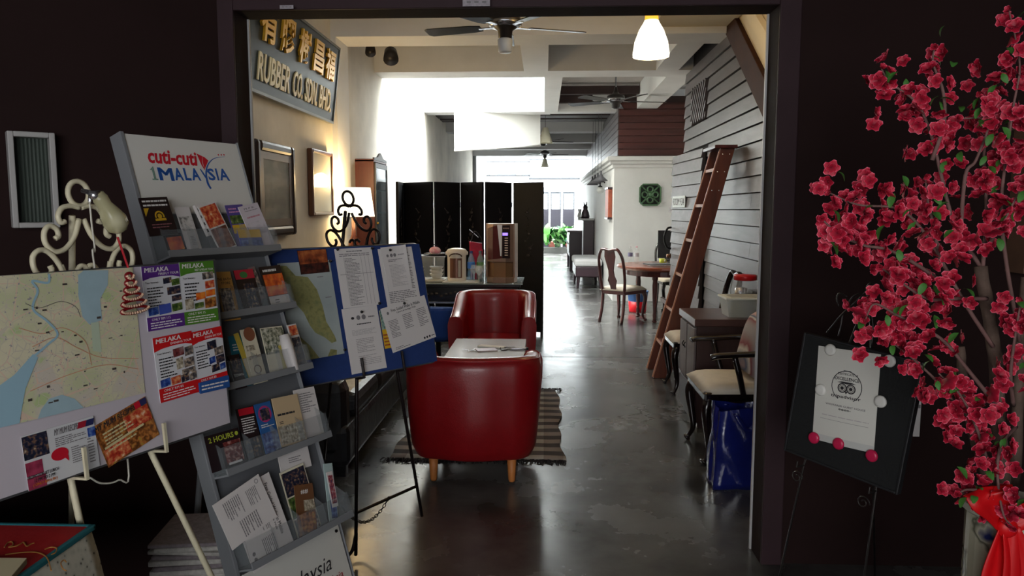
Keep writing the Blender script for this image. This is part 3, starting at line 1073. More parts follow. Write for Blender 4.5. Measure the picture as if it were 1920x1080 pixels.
# coffee grinder and speaker near the ladder
gr = thing('drinks_shaker', 'steel shaker standing on the black speaker box behind the ladder', 'shaker', (1.55, 5.84, 0.0))
MB().box(-0.10, -0.10, 0.0, 0.12, 0.08, 0.62).build('stand', CAB, gr, bevel=0.01)
MB().lathe([(0.04, 0.62), (0.045, 0.70), (0.05, 0.80), (0.05, 0.82)], (-0.045, -0.02, 0), 18).build('cup', GLASS, gr, smooth=True)
MB().lathe([(0.02, 0.82), (0.045, 0.83), (0.05, 0.86), (0.045, 0.90), (0.01, 0.91)], (-0.045, -0.02, 0), 18).build('cap', SILVER, gr, smooth=True)
gr['label'] = 'steel-capped shaker on a small dark stand behind the ladder'
sp = thing('speaker', 'small black speaker standing behind the ladder', 'speaker', (1.60, 5.84, 0.62))
MB().box(-0.02, -0.07, 0.001, 0.07, 0.07, 0.26).build('case_body', BLACKP, sp, bevel=0.006)
MB().lathe([(0.05, 0), (0.045, 0.004), (0.02, 0.001)], (0, 0, 0), 16).build('cone', M('cone_grey', c8(50, 50, 52), 0.6), sp, mw=None)
sp.children[1].location = (0.025, -0.071, 0.12)
sp.children[1].rotation_euler = (PI / 2, 0, 0)

# blue bag ------------------------------------------------------------------
BAGM = M('blue_woven_plastic', c8(24, 34, 110), 0.22, noise=(4, 0.25), bump=(9, 1.0), coat=0.7)
bg = thing('shopping_bag', 'shiny blue woven plastic shopping bag on the floor in front of the armchair', 'bag', (1.09, 4.10, 0))
vs, fs = [], []
rnd = random.Random(5)
NZ, NA = 14, 40
for j in range(NZ + 1):
    z = 0.43 * j / NZ
    for k in range(NA):
        a = 2 * PI * k / NA
        ca, sa = math.cos(a), math.sin(a)
        q = 1 / max(abs(ca), abs(sa)) ** 0.85
        wob = 0.006 * math.sin(9 * a + z * 20) + 0.006 * math.sin(23 * z + a * 3)
        vs.append((ca * q * (0.175 - 0.03 * (j / NZ)) + wob, sa * q * (0.12 - 0.02 * (j / NZ)) + wob, z + (0.012 * math.sin(a * 3) if j == NZ else 0)))
for j in range(NZ):
    for k in range(NA):
        a, b = j * NA, (j + 1) * NA
        fs.append((a + k, a + (k + 1) % NA, b + (k + 1) % NA, b + k))
fs.append(tuple(range(NA - 1, -1, -1)))
MB().add(vs, fs).build('bag_body', BAGM, bg, smooth=True)
for s in (-1, 1):
    MB().tube(catmull([(-0.06, s * 0.1, 0.41), (-0.06, s * 0.12, 0.40), (0, s * 0.13, 0.33), (0.06, s * 0.12, 0.40), (0.06, s * 0.1, 0.41)], 5), 0.009, 6, flat=(1.6, 0.4)).build('handle', BAGM, bg, smooth=True)

# library ladder --------------------------------------------------------------
LADW = M('ladder_mahogany', c8(92, 42, 22), 0.4, noise=(4, 0.3), stretch=(3, 3, 0.5), coat=0.2)
LADE = M('ladder_edge', c8(176, 120, 88), 0.45)
ld = thing('ladder', 'tall mahogany library ladder leaning against the grey clapboard wall', 'ladder', (1.10, 6.95, 0))
X0, X1, HT = -0.12, 0.42, 2.02
sl = (X1 - X0) / HT
for y in (-0.27, 0.11):
    pts = [(X0, 0.0), (X0 + 0.15, 0.0), (X1 + 0.12, HT), (X1, HT)]
    st = MB().prism([(a, b) for a, b in pts], 0.028, 'y', y).build('stile', LADW, ld, bevel=0.003)
    MB().tube([(X0 - 0.001, y + 0.014, 0.01), (X1 - 0.001, y + 0.014, HT - 0.01)], 0.0125, 4).build('edge_strip', LADE, st)
for i in range(6):
    z = 0.29 + i * 0.31
    x = X0 + sl * z
    tr_ = MB().box(x + 0.006, -0.242, z - 0.012, x + 0.12, 0.11, z + 0.012).build('rung', LADW, ld, bevel=0.002)
    MB().box(x + 0.0, -0.242, z - 0.013, x + 0.007, 0.11, z + 0.013).build('edge_strip', LADE, tr_)
MB().box(X1 - 0.06, -0.31, HT, X1 + 0.135, 0.18, HT + 0.028).build('cap', MAHOG, ld, bevel=0.004)
for y in (-0.272,):
    for (dx, dz) in ((0.03, -0.05), (0.03, -0.2), (0.03, -0.36), (0.09, -0.05), (0.09, -0.2), (0.09, -0.36)):
        MB().ball((X1 + dx + dz * sl, y, HT + dz), 0.006, 8).build('screw', SILVER, ld)

# dining table group ------------------------------------------------------------
tb = thing('round_table', 'round mahogany pedestal dining table in the alcove by the white wall', 'table', (1.68, 10.35, 0))
TW = M('table_wood', c8(122, 60, 38), 0.28, noise=(4, 0.25), stretch=(1, 4, 4), coat=0.5)
MB().lathe([(0.62, 0.69), (0.66, 0.70), (0.68, 0.72), (0.68, 0.74), (0.665, 0.75), (0.001, 0.75)], (0, 0, 0), 48, False).build('tabletop', TW, tb, smooth=False)
MB().lathe([(0.56, 0.62), (0.56, 0.692), (0.5, 0.692), (0.5, 0.62)], (0, 0, 0), 40, False).build('apron', MAHOG, tb)
for i in range(4):
    a = PI / 4 + i * PI / 2 + 0.25
    x, y = 0.42 * math.cos(a), 0.42 * math.sin(a)
    MB().lathe([(0.028, 0.03), (0.02, 0.06), (0.026, 0.1), (0.02, 0.14), (0.03, 0.3), (0.036, 0.5), (0.03, 0.56), (0.04, 0.58), (0.04, 0.65)], (x, y, 0), 14).build('leg', MAHOG, tb, smooth=True)
    tb.children[-1]
for i in range(4):
    a = PI / 4 + i * PI / 2 + 0.25
    x, y = 0.42 * math.cos(a), 0.42 * math.sin(a)
    MB().ball((x, y, 0.02), 0.035, 10, (1, 1, 0.55)).build('foot', MAHOG, tb, smooth=True)
MB().box(-0.02, -0.42, 0.2, 0.02, 0.42, 0.26).build('stretcher', MAHOG, tb, bevel=0.005)
ALU = M('laptop_aluminium', c8(84, 86, 92), 0.4)
lp = thing('laptop', 'closed grey laptop lying on the round dining table', 'laptop', (1.56, 10.15, 0.751), 0.25)
MB().box(-0.2, -0.14, 0.0, 0.2, 0.14, 0.016).build('base', SILVER, lp, bevel=0.004)
MB().box(-0.2, -0.14, 0.018, 0.2, 0.14, 0.026).build('lid', ALU, lp, bevel=0.003)
MB().lathe([(0.02, 0.0265), (0.001, 0.0267)], (0, 0, 0), 12, False).build('emblem', BLACKP, lp)


def bottle(name, label, loc, labmat, h=0.24, r=0.033, group=None, capm=None, tint=None):
    t_ = thing(name, label, 'bottle', loc, 0, group)
    bm = tint or GLASS
    MB().lathe([(r * 0.9, 0.0), (r, 0.012), (r, h * 0.3), (r * 0.92, h * 0.36), (r, h * 0.42), (r, h * 0.62), (r * 0.75, h * 0.76), (r * 0.36, h * 0.88), (r * 0.36, h * 0.94)], (0, 0, 0), 20).build('bottle_body', bm, t_, smooth=True)
    if labmat:
        MB().lathe([(r * 1.02, h * 0.4), (r * 1.02, h * 0.62)], (0, 0, 0), 20, False).build('wrapper', labmat, t_, smooth=True)
    MB().lathe([(r * 0.42, h * 0.92), (r * 0.42, h), (0.001, h)], (0, 0, 0), 14, False).build('cap', capm or M('white_cap', c8(230, 230, 232), 0.5), t_)
    return t_


bottle('water_bottle', 'clear water bottle on the round dining table, left of the pair by the laptop', (1.20, 10.55, 0.751), M('lab_purple', c8(120, 118, 150), 0.5))
bottle('water_bottle', 'clear water bottle on the round dining table, right one nearest the laptop', (1.28, 10.5, 0.751), M('lab_pale', c8(206, 208, 214), 0.5), capm=M('pink_cap', c8(220, 170, 180), 0.5))
cp = thing('cup', 'small yellow-green cup on the round table behind the laptop', 'cup', (1.62, 10.45, 0.751))
MB().lathe([(0.025, 0.0), (0.033, 0.01), (0.036, 0.075), (0.033, 0.075), (0.028, 0.012), (0.001, 0.012)], (0, 0, 0), 18, False).build('cup_body', M('yellow_green', c8(196, 206, 70), 0.5), cp, smooth=True)
MB().tube(catmull([(0.034, 0, 0.06), (0.058, 0, 0.055), (0.056, 0, 0.025), (0.031, 0, 0.02)], 5), 0.004, 6).build('handle', M('yellow_green', c8(196, 206, 70), 0.5), cp, smooth=True)
mo = thing('monitor', 'black flat computer monitor behind the round dining table', 'monitor', (1.85, 10.78, 0.751), 0.0)
MB().box(-0.24, -0.015, 0.06, 0.24, 0.015, 0.45).build('display', BLACKP, mo, bevel=0.004)
MB().box(-0.03, 0.0, 0.01, 0.03, 0.02, 0.1).build('neck', BLACKP, mo)
MB().lathe([(0.10, 0), (0.10, 0.01), (0.03, 0.014)], (0, 0.01, 0), 20).build('base', BLACKP, mo)
bk = thing('mop_bucket', 'red and blue plastic bucket on the floor under the round table', 'bucket', (1.38, 11.1, 0))
MB().lathe([(0.12, 0), (0.125, 0.01), (0.135, 0.16)], (0, 0, 0), 24).build('lower_half', M('bucket_red', c8(214, 20, 36), 0.4), bk, smooth=True)
MB().lathe([(0.135, 0.16), (0.15, 0.29), (0.158, 0.295), (0.158, 0.31), (0.145, 0.31), (0.13, 0.162)], (0, 0, 0), 24, False).build('upper_half', M('bucket_blue', c8(70, 110, 170), 0.4), bk, smooth=True)
# green lattice tile vent, switch plate, room sign
gv = thing('vent_tile', 'square green glazed breeze tile with clover openings in the white wall', 'vent', (1.71, 12.4, 1.73))
GREEN = M('green_glaze', c8(66, 98, 66), 0.3, noise=(9, 0.25), coat=0.4)
mb = MB()
S = 0.165
octo = [(-S, -S + 0.05), (-S + 0.05, -S), (S - 0.05, -S), (S, -S + 0.05), (S, S - 0.05), (S - 0.05, S), (-S + 0.05, S), (-S, S - 0.05)]
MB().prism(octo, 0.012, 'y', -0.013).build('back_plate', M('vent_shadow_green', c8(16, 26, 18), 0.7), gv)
MB().tube([(x, -0.03, z) for x, z in octo], 0.017, 4, True).build('rim', GREEN, gv)
for (x, z) in ((0, 0.085), (0.085, 0), (0, -0.085), (-0.085, 0)):
    MB().tube([(x + 0.045 * math.cos(a * PI / 8), -0.026, z + 0.045 * math.sin(a * PI / 8)) for a in range(16)], 0.014, 6, True).build('ring', GREEN, gv, smooth=True)
MB().tube([(0, -0.014, 0), (0, -0.036, 0)], [0.05, 0.03], 12).build('boss', GREEN, gv, smooth=True)
for sx_ in (-1, 1):
    for sz in (-1, 1):
        MB().tube([(sx_ * 0.06, -0.026, sz * 0.06), (sx_ * 0.15, -0.026, sz * 0.15)], 0.012, 6).build('web', GREEN, gv)
sw = thing('light_switch', 'white light switch plate on the white wall right of the green tile', 'switch', (2.07, 12.4, 1.49))
MB().box(-0.06, -0.012, -0.045, 0.06, -0.001, 0.045).build('plate', M('switch_white', c8(226, 224, 226), 0.4), sw, bevel=0.003)
for s in (-1, 1):
    MB().box(s * 0.025 - 0.016, -0.017, -0.022, s * 0.025 + 0.016, -0.012, 0.022).build('rocker', M('switch_rocker', c8(206, 204, 208), 0.4), sw, bevel=0.002)
# room sign fixed on the plank door (door frame dr, hall side)
q = loc_of(dr, 1275, 378)
yy = -0.02 if side < 0 else 0.05
ds = thing('door_sign', 'white sign plate with black room number on the grey clapboard door', 'sign', mw=dr @ Matrix.Translation((0.90, yy, 1.585)) @ (Matrix.Rotation(PI, 4, 'Z') if side > 0 else Matrix.Identity(4)))
MB().box(-0.30, -0.008, -0.065, 0.30, -0.0005, 0.065).build('plate', M('sign_white', c8(214, 220, 220), 0.4), ds, bevel=0.002)
mb = MB()
text_into(mb, 'ROOM 9 3/4', -0.26, -0.042, 0.26, 0.042, -0.0088, 0.015)
mb.build('lettering', INK, ds)

# folding screen ------------------------------------------------------------
SCR = M('black_lacquer_screen', c8(12, 11, 15), 0.5, noise=(4, 0.35), spec=0.25)
SCRE = M('screen_edge', c8(84, 86, 92), 0.45)
fs_ = thing('folding_screen', 'six-panel black lacquer folding screen standing across the hall', 'screen', (0, 0, 0))
cols = [745, 812, 864, 906, 960, 1022]
px = [746, 757, 814, 864, 908, 960, 1021]
ys_ = [8.72, 9.12, 8.84, 9.12, 8.84, 9.12, 8.98]
ptsS = [((atY(px[i], 500, ys_[i])).x, ys_[i]) for i in range(7)]
CARV = M('gilt_carving', c8(52, 46, 44), 0.4, metal=0.3)
for i in range(6):
    (xa, ya), (xb, yb) = ptsS[i], ptsS[i + 1]
    u = Vector((xb - xa, yb - ya, 0))
    Lh = u.length
    F = frame((xa, ya, 0), u, (0, 0, 1))
    p = MB().box(0.024, -0.012, 0.03, Lh - 0.018, 0.012, 1.81).build('panel', SCR, fs_, mw=F, bevel=0.002)
    fr = MB()
    for (x0, z0, x1, z1) in ((0.024, 0.0, 0.05, 1.815), (Lh - 0.045, 0.0, Lh - 0.018, 1.815), (0.034, 1.78, Lh - 0.034, 1.815), (0.034, 0.06, Lh - 0.034, 0.1)):
        fr.box(x0, -0.016, z0, x1, 0.016, z1)
    fr.build('panel_frame', SCR, p)
    rnd = random.Random(i)
    cv = MB()
    for k in range(7):
        z = 0.95 + k * 0.085
        x = Lh / 2 + rnd.uniform(-0.03, 0.03)
        cv.ball((x, -0.013, z), rnd.uniform(0.012, 0.026), 8, (1, 0.3, 0.8))
        cv.tube([(x, -0.014, z), (x + rnd.uniform(-0.05, 0.05), -0.014, z + 0.05)], 0.004, 5)
    if Lh > 0.15:
        cv.build('carving', CARV, p, smooth=True, kind='stuff')
    if i < 5:
        for z in (0.35, 1.0, 1.55):
            MB().tube([(Lh, 0, z - 0.03), (Lh, 0, z + 0.03)], 0.007, 8).build('hinge', SILVER, p)

# buffet table with glass top ------------------------------------------------
bt = thing('buffet_table', 'black lacquer buffet table with carved apron and glass top before the folding screen', 'table', (-0.77, 7.5, 0))
LACQ = M('black_lacquer', c8(18, 15, 15), 0.25, coat=0.5)
MB().box(-0.55, -0.34, 0.755, 0.55, 0.34, 0.785).build('tabletop', LACQ, bt, bevel=0.006)
MB().box(-0.57, -0.36, 0.786, 0.57, 0.36, 0.796).build('glass_top', M('table_glass', c8(190, 204, 206), 0.05, alpha=0.5, spec=0.9), bt, bevel=0.003)
MB().box(-0.52, -0.32, 0.62, 0.52, -0.295, 0.755).build('apron', LACQ, bt)
mb = MB()
rnd = random.Random(11)
for i in range(22):
    x = -0.48 + i * 0.045
    mb.ball((x, -0.325, 0.69 + rnd.uniform(-0.03, 0.03)), 0.014, 7, (1.2, 0.5, 0.8))
mb.build('apron_carving', M('worn_carving', c8(74, 66, 60), 0.4), bt, smooth=True, kind='stuff')
MB().box(-0.53, -0.33, 0.60, 0.53, -0.30, 0.618).build('bead', SILVER, bt)
for sx_ in (-1, 1):
    for sy in (-1, 1):
        x, y = sx_ * 0.5, sy * 0.3
        MB().tube(catmull([(x, y, 0.76), (x, y, 0.5), (x, y, 0.12), (x + sx_ * 0.01, y + sy * 0.01, 0.0)], 4), 0.03, 4).build('leg', LACQ, bt)
TZ = 0.797
SATIN = M('champagne_steel', c8(150, 124, 108), 0.3, metal=0.55)
BURG = M('burgundy_gloss', c8(76, 18, 22), 0.2, coat=0.5)
cm = thing('coffee_machine', 'tall champagne and burgundy hot drinks machine with lit display on the buffet', 'coffee machine', (-0.405, 7.28, TZ), -0.15)
prof = [(-0.135, 0.09), (-0.13, -0.06), (-0.06, -0.115), (0.06, -0.115), (0.13, -0.06), (0.135, 0.09)]
MB().prism([(x * 1.02, y) for x, y in prof], 0.055, 'z', 0.0).build('drip_tray', SATIN, cm, bevel=0.006)
MB().prism([(x * 0.96, y * 0.85 + 0.015) for x, y in prof], 0.15, 'z', 0.055).build('dispensing_bay', M('bay_bronze', c8(150, 116, 84), 0.25, metal=0.6), cm)
MB().prism([(x, y) for x, y in prof], 0.365, 'z', 0.2).build('body', SATIN, cm, bevel=0.008)
for s in (-1, 1):
    MB().box(s * 0.133 - 0.008, -0.06, 0.05, s * 0.133 + 0.008, 0.09, 0.566).build('side_rail', SATIN, cm, bevel=0.003)
pf = MB().add([(-0.118, -0.073, 0.22), (-0.06, -0.1185, 0.228), (0.03, -0.1185, 0.24), (-0.01, -0.1185, 0.55), (-0.06, -0.1185, 0.54), (-0.118, -0.073, 0.52)], [(0, 1, 4, 5), (1, 2, 3, 4)])
pf.build('picture_panel', BURG, cm)
MB().box(0.03, -0.121, 0.24, 0.105, -0.112, 0.55).build('control_panel', M('control_black', c8(30, 12, 20), 0.2), cm)
MB().box(0.034, -0.1235, 0.455, 0.085, -0.1212, 0.48).build('display', M('lit_display', c8(150, 120, 250), 0.4, emit=1.6), cm)
for k in range(8):
    z = 0.43 - k * 0.023
    MB().box(0.055, -0.1235, z - 0.004, 0.085, -0.1212, z + 0.004).build('button', M('button_cream', c8(226, 206, 180), 0.4), cm)
MB().add([(-0.018, -0.119, 0.555), (0.03, -0.119, 0.555), (0.022, -0.119, 0.26), (0.012, -0.119, 0.26), (-0.018, -0.113, 0.555), (0.03, -0.113, 0.555), (0.022, -0.113, 0.26), (0.012, -0.113, 0.26)], [(0, 3, 2, 1), (4, 5, 6, 7), (0, 1, 5, 4), (1, 2, 6, 5), (2, 3, 7, 6), (3, 0, 4, 7)]).build('chrome_flash', M('chrome_white', c8(240, 240, 244), 0.15, metal=0.3), cm)
MB().tube([(-0.06, -0.1, 0.215), (-0.06, -0.1, 0.19)], [0.016, 0.008], 10).build('nozzle', SATIN, cm)
mb = MB()
for k in range(5):
    mb.quad((0.04 + k * 0.012, -0.1218, 0.516), (0.049 + k * 0.012, -0.1218, 0.516), (0.049 + k * 0.012, -0.1218, 0.528), (0.04 + k * 0.012, -0.1218, 0.528))
mb.build('text_block', SATIN, cm, kind='stuff')

tu = thing('water_urn', 'white round-topped hot water dispenser with bronze front on a white tray', 'urn', (-0.845, 7.33, TZ + 0.012))
URN = M('urn_ivory', c8(224, 214, 200), 0.35)
MB().lathe([(0.088, 0.0), (0.092, 0.01), (0.092, 0.24), (0.1, 0.262), (0.1, 0.285), (0.085, 0.305), (0.04, 0.315), (0.001, 0.316)], (0, 0, 0), 32, False).build('body', URN, tu, smooth=True)
pts = [(math.sin(a) * 0.0945, -math.cos(a) * 0.0945) for a in [R(-38 + 76 * i / 8) for i in range(9)]]
mb = MB()
for i in range(8):
    mb.quad((pts[i][0], pts[i][1], 0.03), (pts[i + 1][0], pts[i + 1][1], 0.03), (pts[i + 1][0], pts[i + 1][1], 0.22), (pts[i][0], pts[i][1], 0.22))
mb.build('front_panel', M('urn_bronze', c8(120, 84, 70), 0.3, metal=0.4), tu)
pts2 = [(math.sin(a) * 0.097, -math.cos(a) * 0.097) for a in [R(14 + 16 * i / 4) for i in range(5)]]
mb = MB()
for i in range(4):
    mb.quad((pts2[i][0], pts2[i][1], 0.04), (pts2[i + 1][0], pts2[i + 1][1], 0.04), (pts2[i + 1][0], pts2[i + 1][1], 0.2), (pts2[i][0], pts2[i][1], 0.2))
mb.build('gauge', M('gauge_grey', c8(190, 182, 168), 0.3), tu)
MB().tube([(0.06 * math.cos(a), -0.09 - 0.006, 0.235 + 0.03 * math.sin(a)) for a in [PI * i / 10 for i in range(11)]], 0.006, 6).build('badge', M('badge_dark', c8(70, 44, 40), 0.4), tu)
for s in (-1, 1):
    MB().box(s * 0.1 - 0.008, -0.03, 0.25, s * 0.1 + 0.008, 0.03, 0.28).build('handle_lug', URN, tu, bevel=0.004)
ty = MB().box(-0.17, -0.11, 0.0, 0.17, 0.11, 0.011).build('tray', M('tray_white', c8(228, 226, 218), 0.3), bevel=0.004)
ty.location = (-0.80, 7.29, TZ)
tag(ty, 'flat white serving tray under the hot water dispenser', 'tray')
bottle('water_bottle', 'water bottle with blue wrapper on the buffet beside the urn', (-0.72, 7.5, TZ), M('lab_blue', c8(70, 120, 190), 0.45), 0.29, 0.038, capm=M('blue_cap', c8(50, 60, 110), 0.4), tint=M('bluish_pet', c8(150, 190, 220), 0.08, alpha=0.4))
bottle('water_bottle', 'water bottle with green wrapper in the middle of the buffet', (-0.63, 7.5, TZ), M('lab_green', c8(110, 150, 90), 0.45), 0.29, 0.038, capm=M('grey_cap', c8(70, 80, 90), 0.4), tint=M('greenish_pet', c8(160, 200, 190), 0.08, alpha=0.4))
bottle('carafe', 'clear unlabelled glass bottle beside the hot drinks machine', (-0.555, 7.48, TZ), None, 0.3, 0.042, capm=GLASS, tint=M('carafe_glass', c8(220, 230, 232), 0.04, alpha=0.35))
WGL = M('wine_glass', c8(230, 236, 238), 0.03, alpha=0.3, spec=0.9)
wgp = [(0.03, 0.0), (0.03, 0.003), (0.005, 0.006), (0.004, 0.07), (0.012, 0.08), (0.032, 0.105), (0.034, 0.13), (0.027, 0.165)]
g0 = None
for i, (x, y, lb) in enumerate(((-0.735, 7.22, 'leftmost'), (-0.675, 7.3, 'second from the left'), (-0.62, 7.22, 'in the middle'), (-0.565, 7.3, 'nearest the drinks machine'))):
    if g0 is None:
        g0 = thing('wine_glass', '', 'glass', (x, y, TZ), 0, 'stemmed glasses on the buffet')
        MB().lathe(wgp, (0, 0, 0), 20, False).build('bowl', WGL, g0, smooth=True)
        MB().lathe([(0.031, 0.0), (0.031, 0.002), (0.006, 0.004), (0.0045, 0.07)], (0, 0, 0), 20).build('stem', WGL, g0, smooth=True)
        g = g0
    else:
        g = copy_tree(g0)
        g.location = (x, y, TZ)
    if i == 0:
        g.location.z = TZ + 0.012 if False else TZ
    g['label'] = 'stemmed glass on the buffet, %s of the four' % lb if i < 3 else 'stemmed glass on the buffet, nearest the drinks machine'
g0.location = (-0.745 + 0.13, 7.17, TZ)
gc = thing('bread_case', 'curved clear display case with stacked white cups inside on the buffet', 'case', (-1.12, 7.42, TZ))
MB().box(-0.22, -0.14, 0.0, 0.16, 0.14, 0.02).build('base', M('case_base', c8(190, 184, 170), 0.4), gc, bevel=0.004)
arc = [(0.14 * math.cos(a) , 0.19 + 0.06 * math.sin(a)) for a in [PI * i / 10 for i in range(11)]]
vs, fs = [], []
prf = [(-0.14, 0.02)] + [(-0.14, 0.15)] + [(-0.14 + 0.05 * (1 - math.cos(a)), 0.15 + 0.09 * math.sin(a)) for a in [PI / 2 * i / 5 for i in range(1, 6)]] + [(0.14, 0.24)]
for x in (-0.22, 0.16):
    vs += [(x, a, b) for a, b in prf]
n = len(prf)
fs = [(i, i + 1, n + i + 1, n + i) for i in range(n - 1)]
MB().add(vs, fs).build('hood', M('case_glass', c8(220, 230, 234), 0.05, alpha=0.3, spec=0.9), gc, smooth=True)
MB().box(-0.225, -0.1, 0.236, 0.165, 0.14, 0.25).build('lid', SILVER, gc, bevel=0.003)
for i, x in enumerate((-0.13, 0.06)):
    c_ = thing('cup_stack', ('left' if i == 0 else 'right') + ' stack of pale bowls inside the clear display case', 'bowls', (-1.12 + x, 7.44, TZ + 0.02))
    for k in range(3):
        MB().lathe([(0.04, 0.0), (0.07, 0.05), (0.068, 0.05), (0.038, 0.006), (0.001, 0.006)], (0, 0, 0.035 * k), 20, False).build('bowl', M('bowl_cream', c8(204, 198, 180), 0.4), c_, smooth=True)
pt = thing('plate', 'dark round plate with pale rim on top of the clear display case', 'plate', (-1.05, 7.44, TZ + 0.2505))
MB().lathe([(0.06, 0.0), (0.13, 0.018), (0.128, 0.022), (0.055, 0.006), (0.001, 0.006)], (0, 0, 0), 28, False).build('dish', M('plate_steel', c8(150, 150, 152), 0.2, metal=0.6), pt, smooth=True)
hb_ = thing('tissue_cosy', 'pink and white fabric cosy with a loop handle on the round plate', 'cosy', (-1.07, 7.42, TZ + 0.262))
MB().ball((0, 0, 0.034), 0.05, 16, (1.15, 0.9, 0.8)).build('body', MR('pink_fabric', [(0.3, c8(236, 210, 214)), (0.6, c8(226, 150, 164))], 30, 0.8), hb_, smooth=True)
MB().tube(catmull([(-0.03, 0, 0.065), (-0.01, 0, 0.095), (0.03, 0, 0.075), (0.045, 0, 0.05)], 5), 0.003, 6).build('loop', INK, hb_, smooth=True)
fr_ = thing('gift_bag', 'small crimson gift bag with dark ribbon behind the bottles', 'bag', (-0.68, 7.62, TZ), 0.3)
MB().add([(-0.055, -0.03, 0), (0.055, -0.03, 0), (0.055, 0.03, 0), (-0.055, 0.03, 0), (-0.07, -0.02, 0.38), (0.065, -0.02, 0.36), (0.065, 0.02, 0.36), (-0.07, 0.02, 0.38)], [(0, 3, 2, 1), (0, 1, 5, 4), (1, 2, 6, 5), (2, 3, 7, 6), (3, 0, 4, 7), (4, 5, 6, 7)]).build('bag_body', M('crimson', c8(170, 20, 50), 0.5, noise=(20, 0.3)), fr_, bevel=0.004)
MB().tube(catmull([(-0.06, -0.022, 0.38), (-0.02, -0.03, 0.48), (0.05, -0.03, 0.40), (0.06, -0.03, 0.3)], 5), 0.006, 5).build('ribbon', INK, fr_)
MB().tube([(-0.07, 0, 0.5), (0.02, -0.01, 0.42)], 0.005, 5).build('stick', SILVER, fr_)

# blue swivel chair under the buffet --------------------------------------
BLUEF = M('blue_fabric', c8(24, 70, 150), 0.7, bump=(60, 0.2))
oc = thing('swivel_chair', 'small blue swivel chair on castors tucked by the buffet table', 'chair', (-0.98, 6.75, 0), 0)
MB().prism([(0.2 * math.cos(a) * (1.0), 0.16 * math.sin(a) * 0.4) for a in [2 * PI * i / 16 for i in range(16)]], 0.30, 'z', 0.32).build('backrest', BLUEF, oc, bevel=0.03)
MB().lathe([(0.001, 0.30), (0.2, 0.30), (0.22, 0.33), (0.2, 0.36), (0.001, 0.37)], (0, 0.2, 0), 20, False).build('seat', BLUEF, oc, smooth=True)
MB().tube([(0, 0.2, 0.08), (0, 0.2, 0.31)], 0.025, 10).build('column', BLACKP, oc)
for i in range(5):
    a = i * 2 * PI / 5 + 0.3
    l = MB().tube([(0, 0.2, 0.1), (0.24 * math.cos(a), 0.2 + 0.24 * math.sin(a), 0.06)], [0.02, 0.014], 8).build('leg', BLACKP, oc)
    MB().ball((0.24 * math.cos(a), 0.2 + 0.24 * math.sin(a), 0.025), 0.025, 10).build('castor', BLACKP, l, smooth=True)

# left wall: shop signboard, pictures, display cabinet, table lamp -----------------
SB = M('signboard_black', c8(18, 34, 42), 0.42, noise=(3, 0.15), spec=0.3)
tilt = 0.12
br = Vector((WL + 0.03, atX(621.5, 229.5, WL + 0.04).y, 0))
zb_ = atX(621.5, 229.5, WL + 0.04).z
# plane: level axis towards +Y (away); leaning forward over the hall
SF = frame((WL + 0.04, br.y, zb_), Vector((0, -1, 0)), Vector((math.sin(tilt), 0, math.cos(tilt))))
# x of SF runs towards the camera, so text is laid mirrored in a frame whose x runs away
SF = frame((WL + 0.05, br.y, zb_), Vector((0, 1, 0)), Vector((math.sin(tilt), 0, math.cos(tilt))))
sg = thing('signboard', 'long black signboard with gilt characters leaning out from the plaster wall', 'sign', mw=SF)
SH = 0.66
SL = 3.3
MB().box(-SL, 0.0, 0.0, 0.0, 0.035, SH).build('board', SB, sg, bevel=0.004)
for (x0, z0, x1, z1) in ((-SL, -0.012, 0.012, 0.008), (-SL, SH - 0.008, 0.012, SH + 0.012), (0.0, -0.012, 0.014, SH + 0.012)):
    MB().box(x0, -0.008, z0, x1, 0.038, z1).build('border', M('border_grey', c8(100, 104, 104), 0.4), sg)
GOLD = M('gilt', c8(222, 168, 44), 0.35, metal=0.35, bump=(40, 0.4))
GOLDL = M('cream_gilt', c8(240, 220, 166), 0.4)


def sgn(px, py):
    return loc_of(SF, px, py)


chars = [('福', 616, 128), ('昌', 594, 122), ('樹', 568, 104), ('膠', 536, 82), ('有', 500, 68)]
cx = [sgn(a, b).x for _, a, b in chars]
for i, (ch, a, b) in enumerate(chars):
    p = sgn(a, b)
    mb = MB()
    hw_ = 0.135 if i < 3 else 0.15
    text_into(mb, ch, cx[i] - hw_, 0.345, cx[i] + hw_, 0.60, -0.020, 0.022, thick=0.018)
    mb.build('character', GOLD, sg)
p = cx[-1] - 0.5
mb = MB(); text_into(mb, '限', p - 0.16, 0.345, p + 0.16, 0.60, -0.02, 0.022, thick=0.018); mb.build('character', GOLD, sg)
xa = sgn(480, 150).x
xb = sgn(541, 170).x
words = [('RUBBER', xa, xb), ('CO.', sgn(548, 160).x, sgn(566, 170).x), ('SDN.', sgn(570, 180).x, sgn(593, 190).x), ('BHD.', sgn(597, 190).x, sgn(619, 200).x)]
for wd_, a, b in words:
    mb = MB()
    text_into(mb, wd_, a, 0.075, b, 0.265, -0.010, 0.014, thick=0.009)
    mb.build('lettering', GOLDL, sg)
mb = MB(); text_into(mb, '&', xa - 0.5, 0.075, xa - 0.35, 0.265, -0.010, 0.014, thick=0.009); mb.build('lettering', GOLDL, sg)


